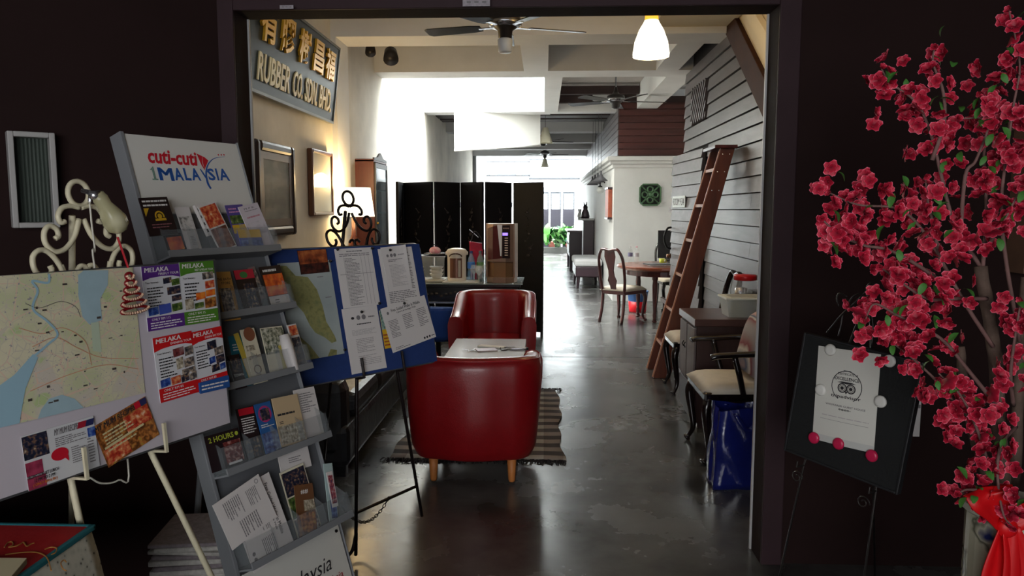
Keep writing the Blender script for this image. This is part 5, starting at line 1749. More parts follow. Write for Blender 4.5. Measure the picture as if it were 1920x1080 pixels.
strip([hp(x, y) for x, y in ((395, 354), (389, 343), (386, 325), (390, 308), (402, 297), (422, 294))], [0.004, 0.0045, 0.003, 0.0018, 0.0012, 0.0004], BLUE, 'swoosh', bs_)
strip([hp(x, y) for x, y in ((375, 317), (381, 326), (386, 334))], [0.002, 0.0035, 0.003], BLUE, 'swoosh_arm', bs_)
kite = [hp(x, y) for x, y in ((368, 288), (383, 295), (390, 301), (383, 319), (377, 309))]
MB().add([(x, -0.0012, z) for x, z in kite], [(0, 1, 2, 3, 4)]).build('kite_mark', RED, bs_)
strip([hp(x, y) for x, y in ((379, 293), (379, 304), (383, 317))], [0.0003, 0.0008, 0.0004], HEADW, 'kite_line', bs_, -0.0016)
for x in (409, 414.5, 419.5):
    (a, b) = hp(x, 290.5)
    MB().add([(a + 0.003 * math.cos(k * PI / 5), -0.0012, b + 0.003 * math.sin(k * PI / 5)) for k in range(10)], [tuple(range(10))]).build('dot', RED, bs_)

# printed-matter materials
PAPER = M('paper_white', c8(214, 208, 206), 0.75)
PAPERC = M('paper_cream', c8(222, 214, 190), 0.7)
BK = M('print_black', c8(34, 20, 24), 0.45)
YEL = M('print_yellow', c8(214, 170, 40), 0.5)
FOODR = MR('photo_food_red', [(0.2, c8(90, 20, 16)), (0.45, c8(190, 60, 40)), (0.6, c8(220, 140, 90)), (0.8, c8(240, 220, 200))], 26, 0.35)
FOODB = MR('photo_food_brown', [(0.25, c8(40, 24, 16)), (0.45, c8(120, 70, 30)), (0.6, c8(190, 120, 60)), (0.75, c8(120, 160, 60))], 30, 0.35)
TOWN = MR('photo_town', [(0.3, c8(30, 34, 44)), (0.45, c8(90, 84, 84)), (0.6, c8(170, 150, 130)), (0.75, c8(210, 210, 214))], 34, 0.35)
NIGHT = MR('photo_night', [(0.3, c8(10, 12, 20)), (0.5, c8(40, 44, 66)), (0.62, c8(120, 90, 70)), (0.75, c8(180, 170, 150))], 36, 0.35)
GREENP = MR('photo_green', [(0.3, c8(24, 40, 20)), (0.5, c8(70, 96, 40)), (0.65, c8(130, 140, 80)), (0.8, c8(190, 190, 160))], 30, 0.35)
BLUEP = MR('photo_blue', [(0.3, c8(16, 24, 66)), (0.5, c8(40, 70, 150)), (0.65, c8(110, 140, 190)), (0.8, c8(210, 214, 220))], 26, 0.35)
ORANGE = MR('photo_orange', [(0.3, c8(140, 30, 10)), (0.5, c8(220, 90, 30)), (0.65, c8(236, 140, 50))], 12, 0.35)
SEPIA = MR('photo_sepia', [(0.3, c8(90, 80, 66)), (0.5, c8(170, 158, 136)), (0.7, c8(222, 214, 196))], 40, 0.5)
SKETCH = MR('sketch_grey', [(0.35, c8(110, 106, 104)), (0.5, c8(200, 196, 192)), (0.7, c8(216, 212, 208))], 60, 0.6)
GRP = 'leaflets in the brochure stand'


def leaf(tl, tr, bl, off, nm, label, mat, prints=(), cat='brochure', th=0.003, **k):
    return paper(SFR, tl, tr, bl, off, nm, label, cat, mat, prints, GRP, th=th, **k)


leaf((266, 371), (318, 369), (283, 443), 0.050, 'booklet', 'dark maroon booklet with gold emblem, top left of the brochure stand', BK,
     [('lines', 0.05, 0.74, 0.92, 0.96, 2, WHITEINK), ('poly', 'corner_flash', [(0.03, 0.72), (0.22, 0.72), (0.03, 0.50)], YEL), ('ring', 'emblem', 0.52, 0.5, 0.17, 0.05, YEL, -20, 200), ('disc', 'emblem_core', 0.52, 0.5, 0.08, YEL), ('rect', 'ribbon', 0.33, 0.38, 0.72, 0.44, YEL), ('lines', 0.15, 0.18, 0.9, 0.32, 2, M('pink_ink', c8(140, 90, 96), 0.6))], th=0.006)
leaf((310, 440), (342, 436), (320, 481), 0.035, 'brochure', 'brochure with an orange dish below the dark maroon booklet', BK, [('rect', 'photo', 0.1, 0.25, 0.95, 0.85, ORANGE)])
leaf((338, 389), (364, 387.5), (356, 479), 0.030, 'brochure', 'pale brochure with a grey street sketch on the top tier', PAPER, [('rect', 'photo', 0.05, 0.5, 0.95, 0.8, SKETCH), ('lines', 0.45, 0.2, 0.75, 0.4, 6, GREYINK)])
leaf((366, 384), (378, 381), (391, 442), 0.030, 'magazine', 'thin magazine with black and white stripes on the top tier', PAPER, [('lines', 0.1, 0.05, 0.6, 0.95, 4, INK)], cat='magazine', th=0.012)
leaf((390, 385), (421, 374.5), (414, 474), 0.040, 'brochure', 'large leaflet with red food photographs on the top tier', PAPER, [('rect', 'photo', 0.05, 0.52, 0.95, 0.97, FOODR), ('rect', 'photo', 0.05, 0.03, 0.95, 0.49, MR('photo_dark_food', [(0.3, c8(50, 22, 18)), (0.5, c8(120, 66, 50)), (0.7, c8(170, 120, 100))], 22))])
leaf((429, 385), (461, 383), (450, 474), 0.022, 'brochure', 'purple and green brochure behind the yellow-blue one on the top tier', M('print_violet', c8(84, 70, 140), 0.5), [('rect', 'photo', 0.05, 0.6, 0.9, 0.78, GREENP), ('rect', 'band', 0.03, 0.40, 0.97, 0.58, YEL), ('lines', 0.1, 0.82, 0.9, 0.95, 2, M('pink_text', c8(220, 150, 190), 0.6))])
leaf((445, 431), (487, 430), (455, 471), 0.045, 'brochure', 'short yellow and blue brochure at the front of the top tier', M('print_royal', c8(70, 84, 160), 0.5), [('rect', 'band', 0.0, 0.62, 1.0, 1.0, YEL), ('rect', 'photo', 0.02, 0.2, 0.98, 0.5, BLUEP)])
leaf((461, 387), (496, 378), (481, 468), 0.034, 'leaflet', 'pale pink-white leaflet at the right end of the top tier', M('paper_pinkish', c8(206, 196, 204), 0.7), [('text', 'M P K', 0.22, 0.90, 0.75, 0.94, GREYINK), ('lines', 0.2, 0.85, 0.9, 0.88, 1, GREYINK), ('lines', 0.2, 0.68, 0.85, 0.76, 1, M('faint_red', c8(190, 130, 140), 0.7)), ('rect', 'photo', 0.1, 0.3, 0.9, 0.6, MR('pale_sketch', [(0.4, c8(180, 172, 180)), (0.6, c8(206, 198, 204))], 30, 0.7))], cat='leaflet')
# tier 2
leaf((401, 510), (432, 509), (421, 602), 0.030, 'brochure', 'yellow brochure with a street photograph at the left of the second tier', M('print_ochre', c8(190, 140, 66), 0.5), [('text', 'THE BATH', 0.08, 0.82, 0.92, 0.87, INK), ('text', 'STORE', 0.3, 0.74, 0.85, 0.79, INK), ('rect', 'photo', 0.1, 0.1, 0.8, 0.66, TOWN)])
leaf((434, 508), (470, 504.5), (461, 594), 0.034, 'brochure', 'crimson-topped brochure with green emblem on the second tier', BK, [('rect', 'band', 0.0, 0.8, 1.0, 1.0, M('print_crimson', c8(196, 30, 60), 0.5)), ('disc', 'emblem', 0.45, 0.89, 0.2, M('print_green', c8(60, 130, 66), 0.5), 0.7), ('rect', 'photo', 0.3, 0.15, 0.85, 0.7, NIGHT)])
leaf((474, 501), (486, 498), (487, 562), 0.026, 'brochure', 'narrow grey brochure seen edge-on in the middle of the second tier', M('print_taupe', c8(130, 112, 110), 0.6), [('rect', 'photo', 0.2, 0.1, 0.9, 0.9, TOWN)])
leaf((487, 501), (526, 496.5), (510, 586), 0.034, 'brochure', 'orange and white brochure at the right of the second tier', BK, [('rect', 'photo', 0.05, 0.35, 0.98, 0.82, ORANGE), ('rect', 'band', 0.05, 0.0, 1.0, 0.34, PAPER), ('lines', 0.1, 0.85, 0.9, 0.97, 1, WHITEINK), ('lines', 0.3, 0.12, 0.55, 0.28, 3, GREYINK)])
# tier 3
leaf((421, 632), (446, 629), (449, 727), 0.022, 'brochure', 'teal brochure at the left of the third tier', M('print_teal', c8(30, 110, 130), 0.5), [('lines', 0.15, 0.7, 0.7, 0.85, 3, WHITEINK)])
leaf((443, 625), (451, 622.5), (472, 721), 0.028, 'brochure', 'narrow yellow brochure between the teal and cream ones on the third tier', M('print_yellowish', c8(216, 190, 80), 0.5), [('rect', 'band', 0.0, 0.0, 1.0, 0.5, PAPERC)])
leaf((425, 668), (446, 664), (443, 731), 0.040, 'brochure', 'dark brochure with white title in front of the teal one', BK, [('text', 'TOWN', 0.1, 0.36, 0.95, 0.44, WHITEINK), ('rect', 'photo', 0.1, 0.5, 0.9, 0.9, NIGHT)])
leaf((450, 619), (476, 614.5), (477, 721), 0.040, 'brochure', 'cream brochure with brown circles and handwritten title on the third tier', PAPERC, [('text', 'garden', 0.1, 0.44, 0.95, 0.53, M('print_brown', c8(90, 60, 44), 0.5), 0.01, 0.3), ('disc', 'circle_print', 0.55, 0.90, 0.4, M('print_sienna', c8(140, 84, 60), 0.5)), ('rect', 'photo', 0.1, 0.6, 0.7, 0.7, SEPIA), ('ring', 'circle_outline', 0.5, 0.25, 0.26, 0.06, M('print_brown', c8(90, 60, 44), 0.5), 0, 360)])
leaf((485, 616), (526, 611), (509, 707), 0.030, 'brochure', 'leafy green and white pictured brochure on the third tier', PAPERC, [('rect', 'photo', 0.02, 0.45, 0.98, 0.98, MR('photo_foliage', [(0.35, c8(40, 56, 34)), (0.5, c8(150, 150, 130)), (0.65, c8(216, 212, 196))], 30)), ('rect', 'band', 0.6, 0.1, 0.98, 0.6, M('print_straw', c8(196, 180, 90), 0.5))])
leaf((540, 609.5), (557, 606), (561, 692), 0.026, 'brochure', 'narrow brochure with red and black photographs at the right of the third tier', PAPER, [('rect', 'photo', 0.1, 0.75, 0.95, 0.97, FOODR), ('rect', 'photo', 0.1, 0.08, 0.95, 0.70, NIGHT)])
rl = thing('rolled_leaflet', 'rolled white leaflet standing at the right of the third tier', 'leaflet', mw=SFR @ Matrix.Translation(loc_of(SFR, 551, 697, 0.05) - Vector((0, 0, -0.003))), group=GRP)
MB().lathe([(0.019, 0.0), (0.021, 0.07), (0.017, 0.13), (0.015, 0.13), (0.018, 0.07), (0.016, 0.0)], (0, 0, 0), 20, False).build('roll', PAPER, rl, smooth=True)
MB().tube([(0.004 * math.cos(t), 0.004 * math.sin(t), 0.10 + t * 0.002) for t in [i * 0.5 for i in range(20)]], 0.006, 6).build('inner_fold', PAPER, rl)
# tier 4
leaf((373, 823), (437, 805), (399, 887), 0.045, 'brochure', 'dark brochure lettered 2 HOURS in yellow-green at the left of the fourth tier', BK, [('text', '2 HOURS', 0.08, 0.78, 0.82, 0.93, M('print_lime', c8(170, 180, 60), 0.5), 0.02), ('disc', 'face_mark', 0.91, 0.86, 0.05, M('print_lime', c8(170, 180, 60), 0.5)), ('rect', 'photo', 0.45, 0.1, 0.97, 0.7, MR('photo_maroon', [(0.3, c8(40, 10, 12)), (0.5, c8(110, 40, 40)), (0.7, c8(190, 150, 140))], 26)), ('rect', 'band', 0.5, 0.06, 0.9, 0.12, PAPER)])
leaf((441, 768), (474, 761), (463, 866), 0.034, 'brochure', 'black brochure with a red top and white text on the fourth tier', BK, [('rect', 'band', 0.1, 0.86, 0.95, 0.99, RED), ('lines', 0.15, 0.5, 0.9, 0.82, 7, WHITEINK), ('rect', 'photo', 0.15, 0.05, 0.9, 0.4, NIGHT)])
leaf((474, 760), (504, 752), (500, 855), 0.036, 'brochure', 'blue brochure with a round magenta emblem on the fourth tier', M('print_midblue', c8(40, 90, 150), 0.45), [('ring', 'emblem', 0.5, 0.78, 0.4, 0.1, M('print_magenta', c8(170, 50, 110), 0.5), 0, 360), ('rect', 'photo', 0.25, 0.66, 0.78, 0.88, NIGHT), ('lines', 0.1, 0.52, 0.9, 0.6, 2, WHITEINK), ('rect', 'photo', 0.02, 0.02, 0.98, 0.42, BLUEP)])
leaf((505, 749), (553, 739), (529, 839), 0.040, 'brochure', 'beige brochure with a sepia village picture on the fourth tier', M('print_beige', c8(196, 172, 138), 0.5), [('rect', 'photo', 0.02, 0.04, 0.98, 0.42, SEPIA), ('lines', 0.08, 0.60, 0.92, 0.70, 1, INK), ('lines', 0.1, 0.45, 0.25, 0.52, 2, INK)])
leaf((543, 734), (582, 726), (570, 823), 0.028, 'leaflet', 'white printed sheet at the right end of the fourth tier', PAPER, [('lines', 0.2, 0.5, 0.9, 0.92, 9, GREYINK)], cat='leaflet')
# tier 5
leaf((516, 853), (573, 838), (528, 890), 0.016, 'leaflet', 'white sheet standing behind everything on the lowest tier', PAPER, [('lines', 0.3, 0.4, 0.7, 0.7, 3, GREYINK)], cat='leaflet')
leaf((517, 891), (562, 871), (560, 1013), 0.024, 'brochure', 'town photo brochure in the middle of the lowest tier', PAPERC, [('rect', 'photo', 0.03, 0.62, 0.97, 0.97, NIGHT), ('rect', 'photo', 0.03, 0.3, 0.6, 0.6, GREENP), ('rect', 'photo', 0.03, 0.03, 0.97, 0.28, TOWN)])
leaf((558, 910), (592, 905), (562, 1012), 0.034, 'brochure', 'brown food brochure in front on the lowest tier', M('print_mocha', c8(110, 74, 48), 0.5), [('rect', 'photo', 0.02, 0.02, 0.98, 0.46, FOODB), ('text', '##', 0.3, 0.82, 0.7, 0.9, WHITEINK), ('rect', 'band', 0.4, 0.5, 0.98, 0.7, SEPIA)])
leaf((582, 878), (599, 876), (619, 985), 0.020, 'brochure', 'pale teal narrow brochure on the lowest tier', M('print_paleteal', c8(170, 190, 190), 0.5), [('rect', 'photo', 0.3, 0.1, 0.95, 0.6, BLUEP)])
leaf((598, 893), (609, 890), (624, 952), 0.026, 'brochure', 'narrow red and blue pictured brochure at the right end of the lowest tier', PAPER, [('rect', 'photo', 0.1, 0.1, 0.9, 0.9, MR('photo_redblue', [(0.3, c8(40, 50, 90)), (0.5, c8(150, 50, 60)), (0.7, c8(200, 190, 190))], 40))])
leaf((504, 885), (553, 1021), (424, 930), 0.050, 'walk_notice', 'white guided walk notice lying sideways on the lowest tier', PAPER, [('text', 'Free Guided Walks in Melaka', 0.10, 0.80, 0.78, 0.88, INK, 0.012), ('text', 'Culture & Heritage Walk', 0.2, 0.72, 0.7, 0.77, INK), ('lines', 0.05, 0.35, 0.3, 0.65, 8, GREYINK), ('lines', 0.38, 0.35, 0.62, 0.65, 8, GREYINK), ('lines', 0.7, 0.35, 0.95, 0.65, 8, GREYINK), ('disc', 'seal', 0.80, 0.12, 0.025, GREYINK), ('disc', 'seal', 0.87, 0.12, 0.025, GREYINK), ('disc', 'seal', 0.94, 0.12, 0.025, GREYINK)], cat='notice', th=0.0015)
leaf((478, 876), (513, 955), (398, 948), 0.060, 'walk_notice', 'foremost white printed sheet turned sideways on the lowest tier', PAPER, [('ring', 'seal', 0.1, 0.9, 0.05, 0.015, GREYINK, 0, 360), ('lines', 0.15, 0.62, 0.5, 0.85, 7, GREYINK), ('lines', 0.1, 0.15, 0.5, 0.5, 9, GREYINK), ('lines', 0.6, 0.3, 0.95, 0.7, 9, GREYINK)], cat='notice', th=0.0015)

# ------------------------------------------------------------------ wrought scroll easel
def scroll_set(cx, cz, s, k=0.0):
    """half curves of the scrollwork, (x, z) around the axis; returns full list"""
    H = [
        [(10, -165), (38, -235), (82, -285), (130, -296), (165, -262), (165, -216), (142, -192), (114, -204), (108, -232), (124, -244)],
        [(4, -118), (38, -110), (78, -118), (100, -150), (92, -178), (72, -174)],
        [(86, -520), (96, -430), (118, -352), (152, -302), (190, -287), (222, -312), (222, -362), (196, -398), (166, -396), (152, -372), (158, -352)],
        [(112, -352), (96, -400), (62, -436), (22, -442), (-2, -410), (4, -372), (26, -362), (44, -380)],
    ]
    out = []
    for h in H:
        out.append([(cx + x * s, cz + z * s) for x, z in h])
        out.append([(cx - x * s, cz + z * s) for x, z in h])
    return out


def easel_top(F, par, cx, cz, s, mat, r):
    for pl_ in scroll_set(cx, cz, s):
        P = catmull([(x, 0.0, z) for x, z in pl_], 5)
        MB().tube(P, r, 8).build('scroll', mat, par, smooth=True)
    MB().tube([(cx + 46 * s * math.cos(t * PI / 12), 0, cz - 58 * s + 52 * s * math.sin(t * PI / 12)) for t in range(24)], r, 8, True).build('ring', mat, par, smooth=True)
    return


# white map easel and its board ----------------------------------------------------
MFR = leanframe((-0.994, 2.2405, 1.3466), 0.39995, 0.0836)
WIRON = M('white_painted_iron', c8(206, 198, 170), 0.5, noise=(30, 0.1), bump=(60, 0.2))
BRD = M('white_board', c8(196, 188, 196), 0.5)
mbd = thing('map_board', 'white display board carrying the town map and tour flyers', 'board', mw=MFR)
MB().box(-1.0, 0.0, -0.5, 0.0, 0.012, 0.0).build('panel', BRD, mbd, bevel=0.002)
EDG = M('board_edge', c8(90, 90, 92), 0.4, metal=0.5)
for (x0, z0, x1, z1) in ((-1.0, -0.503, 0.003, -0.498), (-1.0, -0.002, 0.003, 0.003), (-0.001, -0.498, 0.003, -0.002)):
    MB().box(x0, -0.002, z0, x1, 0.014, z1).build('edge_trim', EDG, mbd)
me_ = thing('white_easel', 'white painted wrought iron scroll easel holding the town map board', 'easel', mw=MFR @ Matrix.Translation((0, 0.035, 0)))
c0 = loc_of(MFR, 146, 337, -0.035)
c1 = loc_of(MFR, 57, 440, -0.035)
c2 = loc_of(MFR, 243, 440, -0.035)
s_ = (c2.x - c1.x) / 444
cxm = (c1.x + c2.x) / 2
easel_top(MFR, me_, cxm, c0.z, s_, WIRON, 0.0068)


def fl_local(F, x, y):
    return F.inverted() @ atZ(x, y, 0.0)


# front legs, rests and back leg
Mi = (MFR @ Matrix.Translation((0, 0.035, 0))).inverted()
for sgn_, (bx_, by_) in ((-1, None), (1, None)) if False else ((1, (350, 1110)), (-1, (146, 1160))):
    top = Vector((cxm + sgn_ * 86 * s_, 0, c0.z - 520 * s_))
    ft = Mi @ (atZ(bx_, by_, 0.0) if sgn_ > 0 else atZ(bx_, by_, 0.0))
    kn = Mi @ (MFR @ loc_of(MFR, 300 if sgn_ > 0 else 150, 850 if sgn_ > 0 else 900, 0.0)) + Vector((0, 0.0, 0))
    w0 = (MFR @ Matrix.Translation((0, 0.035, 0))) @ top
    fw = Vector((-1.02, 1.74, 0.0)) if sgn_ < 0 else Vector((-0.74, 2.02, 0.0))
    ft = Mi @ fw
    mid = top.lerp(Vector((ft.x, ft.y, ft.z)), 0.35)
    MB().tube([top, Vector((kn.x, 0.0, kn.z)), ft], 0.0085, 8).build('leg', WIRON, me_, smooth=True)
    # rest bracket: out under the board then up in front of it
    zb2 = -0.5 - 0.008
    x = kn.x
    MB().tube([(x, 0.0, zb2 - 0.004), (x + 0.002, -0.06, zb2 - 0.004), (x + 0.002, -0.06, zb2 + 0.075)], 0.006, 4).build('rest', WIRON, me_)
back = Mi @ Vector((-1.62, 2.40, 0.0))
MB().tube([Vector((cxm - 30 * s_, 0.008, c0.z - 150 * s_)), back], 0.008, 8).build('back_leg', WIRON, me_, smooth=True)
MB().tube([(cxm - 86 * s_, 0, c0.z - 500 * s_), (cxm + 86 * s_, 0, c0.z - 500 * s_)], 0.006, 8).build('crossbar', WIRON, me_)

# town map: procedural streets, parks, river
mm = bpy.data.materials.new('town_map_print')
mm.use_nodes = True
nt = mm.node_tree
L = nt.links.new
b_ = nt.nodes['Principled BSDF']
b_.inputs['Roughness'].default_value = 0.6
tc = nt.nodes.new('ShaderNodeTexCoord')


def node(t, **k):
    n = nt.nodes.new(t)
    for a, v in k.items():
        setattr(n, a, v)
    return n


def mixc(fac, a, b, mode='MIX', f=None):
    n = node('ShaderNodeMixRGB', blend_type=mode)
    if fac is not None:
        L(fac, n.inputs[0])
    if f is not None:
        n.inputs[0].default_value = f
    for i, v in ((1, a), (2, b)):
        if isinstance(v, tuple):
            n.inputs[i].default_value = v
        else:
            L(v, n.inputs[i])
    return n.outputs[0]


def rampf(sock, p0, p1, c0_=(0, 0, 0, 1), c1_=(1, 1, 1, 1)):
    r = node('ShaderNodeValToRGB')
    r.color_ramp.elements[0].position, r.color_ramp.elements[1].position = p0, p1
    r.color_ramp.elements[0].color, r.color_ramp.elements[1].color = c0_, c1_
    L(sock, r.inputs[0])
    return r.outputs[0]


def noise(scale, det=4, dist=0.0):
    n = node('ShaderNodeTexNoise')
    n.inputs['Scale'].default_value, n.inputs['Detail'].default_value, n.inputs['Distortion'].default_value = scale, det, dist
    L(tc.outputs['Object'], n.inputs['Vector'])
    return n.outputs['Fac']


base = mixc(rampf(noise(9), 0.42, 0.6), lin(c8(214, 206, 176)), lin(c8(196, 198, 158)))
base = mixc(rampf(noise(6, 3, 1.0), 0.56, 0.64), base, lin(c8(204, 194, 180)))
base = mixc(rampf(noise(13, 2), 0.62, 0.68), base, lin(c8(180, 196, 140)))
for sc_, wdt, colr in ((16, 0.016, (216, 190, 168)), (42, 0.02, (200, 192, 172))):
    v = node('ShaderNodeTexVoronoi', feature='DISTANCE_TO_EDGE')
    v.inputs['Scale'].default_value = sc_
    L(tc.outputs['Object'], v.inputs['Vector'])
    base = mixc(rampf(v.outputs['Distance'], wdt, wdt * 1.5, (1, 1, 1, 1), (0, 0, 0, 1)), base, lin(c8(*colr)))
base = mixc(rampf(noise(150, 2), 0.66, 0.70), base, lin(c8(150, 146, 150)))
L(base, b_.inputs['Base Color'])
WATER = M('map_water', c8(160, 186, 196), 0.6, noise=(30, 0.04))
RIVER = M('map_river', c8(150, 184, 200), 0.6)
mapx = [((-160, 528), (258, 500.8), (-160, 841))]
mpo = paper(MFR, (-160, 528), (258, 500.8), (-140, 835), 0.002, 'town_map', 'large folded town street map covering the left of the white board', 'map', mm, [
    ('poly', 'lake', [(0.70, 0.97), (0.73, 1.0), (0.86, 0.99), (0.85, 0.88), (0.80, 0.78), (0.80, 0.62), (0.73, 0.60), (0.70, 0.66), (0.69, 0.82)], WATER),
    ('poly', 'canal', [(0.74, 0.61), (0.78, 0.61), (0.78, 0.38), (0.735, 0.40)], M('map_canal', c8(186, 200, 176), 0.6)),
    ('poly', 'sea', [(0.44, 0.0), (0.66, 0.0), (0.62, 0.08), (0.56, 0.13), (0.5, 0.12), (0.46, 0.06)], WATER),
    ('poly', 'sea', [(0.0, 0.0), (0.36, 0.0), (0.40, 0.22), (0.47, 0.42), (0.45, 0.45), (0.36, 0.33), (0.2, 0.2), (0.0, 0.2)], RIVER),
], th=0.0012, bend=0.004)
RV = [(0.45, 0.43), (0.52, 0.50), (0.57, 0.56), (0.53, 0.66), (0.47, 0.76), (0.50, 0.88), (0.48, 0.95), (0.55, 0.93), (0.56, 0.99)]
w_map = (loc_of(MFR, 258, 500.8, 0.002) - loc_of(MFR, -160, 528, 0.002)).length
h_map = (loc_of(MFR, -160, 528, 0.002) - loc_of(MFR, -140, 835, 0.002)).length
def mp_(u, v):
    return (u * w_map, v * h_map)
def mapstrip(pts, wd, mt, nm):
    o = strip([mp_(u, v) for u, v in pts], [wd, wd], mt, nm, mpo, 0)
    for vtx in o.data.vertices:
        vtx.co.y = -0.004 * math.sin(PI * vtx.co.x / w_map) - 0.0011
    return o
mapstrip(RV, 0.0028, RIVER, 'river')
RAIL = M('map_rail', c8(90, 84, 84), 0.6)
mapstrip([(0.44, 0.80), (0.50, 0.76), (0.60, 0.79), (0.67, 0.74), (0.69, 0.66)], 0.0007, RAIL, 'railway')
ROAD = M('map_road', c8(206, 150, 120), 0.6)
mapstrip([(0.45, 0.50), (0.56, 0.54), (0.66, 0.44), (0.78, 0.34), (0.98, 0.28)], 0.001, ROAD, 'road')
mapstrip([(0.42, 0.20), (0.6, 0.26), (0.8, 0.28), (0.97, 0.20)], 0.001, ROAD, 'road')
mapstrip([(0.40, 0.64), (0.50, 0.58), (0.6, 0.60), (0.7, 0.48), (0.72, 0.3)], 0.0009, ROAD, 'road')
rnd = random.Random(21)
mk = MB()
for i in range(26):
    u, v = rnd.uniform(0.4, 0.96), rnd.uniform(0.06, 0.92)
    x, z = mp_(u, v)
    y = -0.004 * math.sin(PI * u) - 0.0014
    a, b = rnd.uniform(0.002, 0.006), rnd.uniform(0.001, 0.003)
    mk.quad((x - a, y, z - b), (x + a, y, z - b), (x + a, y, z + b), (x - a, y, z + b))
mk.build('landmark', M('map_mark', c8(70, 64, 60), 0.6), mpo, kind='stuff')

GRT = 'tour flyers on the white board'


def tour(tl, tr, bl, colr, sub, price, label, photos, rows=7):
    c = M('flyer_' + sub[:4].lower(), c8(*colr), 0.45)
    pr = [('rect', 'header_band', 0.0, 0.83, 1.0, 1.0, c), ('poly', 'header_curve', [(0.0, 0.83), (0.0, 0.78), (0.2, 0.815), (0.5, 0.83)], c), ('poly', 'header_curve', [(0.55, 0.83), (0.8, 0.825), (1.0, 0.79), (1.0, 0.83)], c),
          ('text', 'MELAKA', 0.06, 0.905, 0.70, 0.975, WHITEINK, 0.03, 0.1), ('text', sub, 0.42, 0.85, 0.97, 0.885, WHITEINK, 0.015),
          ('rect', 'footer_band', 0.0, 0.0, 1.0, 0.21, c), ('text', 'ONLY RM ' + price, 0.12, 0.15, 0.62, 0.19, WHITEINK, 0.02), ('lines', 0.08, 0.02, 0.92, 0.135, 3, WHITEINK),
          ('text', 'Tour Itinerary :', 0.05, 0.72, 0.42, 0.755, INK), ('lines', 0.08, 0.36, 0.5, 0.68, rows, INK)]
    for (x, z, w2, h2, m2) in photos:
        pr.append(('rect', 'photo', x, z, x + w2, z + h2, m2, 0.015))
    return paper(MFR, tl, tr, bl, 0.004, 'tour_flyer', label, 'flyer', M('flyer_paper', c8(214, 214, 218), 0.4), pr, GRT, th=0.0015)


tour((259.7, 500.8), (330.6, 495), (277.8, 622), (88, 44, 130), 'FIREFLY TOUR', '115', 'purple tour flyer at the upper left of the four on the white board',
     [(0.52, 0.70, 0.22, 0.09, NIGHT), (0.74, 0.66, 0.22, 0.10, GREENP), (0.60, 0.52, 0.36, 0.12, NIGHT), (0.70, 0.41, 0.26, 0.09, NIGHT), (0.05, 0.23, 0.26, 0.12, BLUEP), (0.33, 0.23, 0.32, 0.15, M('photo_bluefly', c8(70, 90, 180), 0.4)), (0.68, 0.25, 0.28, 0.12, GREENP)])
tour((332, 493), (396, 489), (347, 610.5), (78, 130, 40), 'REST & RELAX TOUR', '75', 'green tour flyer at the upper right of the four on the white board',
     [(0.62, 0.70, 0.33, 0.11, TOWN), (0.68, 0.55, 0.28, 0.12, FOODR), (0.68, 0.42, 0.28, 0.10, ORANGE), (0.38, 0.38, 0.28, 0.11, ORANGE), (0.05, 0.24, 0.24, 0.17, SEPIA), (0.32, 0.24, 0.26, 0.09, GREENP), (0.62, 0.23, 0.34, 0.16, FOODB)], rows=6)
tour((280.5, 636), (354, 621), (301, 756), (204, 26, 30), 'EVENING TOUR', '85', 'red tour flyer at the lower left of the four on the white board',
     [(0.45, 0.64, 0.28, 0.13, MR('photo_dusk', [(0.3, c8(40, 20, 30)), (0.5, c8(120, 50, 50)), (0.7, c8(150, 120, 120))], 24)), (0.75, 0.62, 0.22, 0.14, TOWN), (0.5, 0.44, 0.18, 0.17, SEPIA), (0.70, 0.44, 0.26, 0.14, TOWN), (0.62, 0.3, 0.34, 0.12, TOWN), (0.05, 0.22, 0.24, 0.12, BLUEP), (0.32, 0.22, 0.24, 0.12, FOODR), (0.58, 0.22, 0.2, 0.12, NIGHT), (0.80, 0.22, 0.18, 0.12, TOWN)])
tour((356.5, 624), (414, 611), (372, 735), (40, 84, 150), 'EVENING BIKE TOUR', '80', 'blue tour flyer at the lower right of the four on the white board',
     [(0.45, 0.64, 0.3, 0.14, NIGHT), (0.66, 0.52, 0.3, 0.13, TOWN), (0.46, 0.40, 0.2, 0.11, BLUEP), (0.68, 0.38, 0.28, 0.13, NIGHT), (0.5, 0.25, 0.26, 0.12, NIGHT), (0.78, 0.26, 0.18, 0.1, BLUEP)])
for k in range(3):
    paper(MFR, (372 + k, 718), (428 + k * 0.6, 703 + k * 1.5), (374 + k, 737.0 + k * 0.8), 0.0058 + k * 0.0016, 'tour_flyer', ('lowest', 'middle', 'uppermost')[k] + ' spare blue flyer end stacked over the blue flyer foot', 'flyer', M('flyer_even2', c8(40, 84, 150), 0.45), [('lines', 0.05, 0.2, 0.95, 0.8, 2, WHITEINK)], 'spare flyers on the white board', th=0.001)
paper(MFR, (176, 800), (274, 742), (204, 877), 0.004, 'food_flyer', 'slanted food flyer with noodle photographs below the town map', 'flyer', FOODB, [
    ('text', 'MY MUM RECIPES', 0.0, 0.85, 0.78, 0.97, INK, 0.03, 0.3), ('rect', 'band', 0.76, 0.84, 0.87, 0.99, RED), ('rect', 'band', 0.87, 0.84, 0.99, 0.99, M('navy', c8(40, 44, 90), 0.5)),
    ('rect', 'photo', 0.5, 0.45, 0.98, 0.82, FOODR), ('rect', 'photo', 0.02, 0.04, 0.45, 0.4, FOODR), ('lines', 0.1, 0.3, 0.65, 0.78, 6, M('cream_ink', c8(206, 196, 150), 0.6)), ('rect', 'strip', 0.05, 0.40, 0.8, 0.45, M('cream_ink', c8(206, 196, 150), 0.6), 0.02)], GRT)
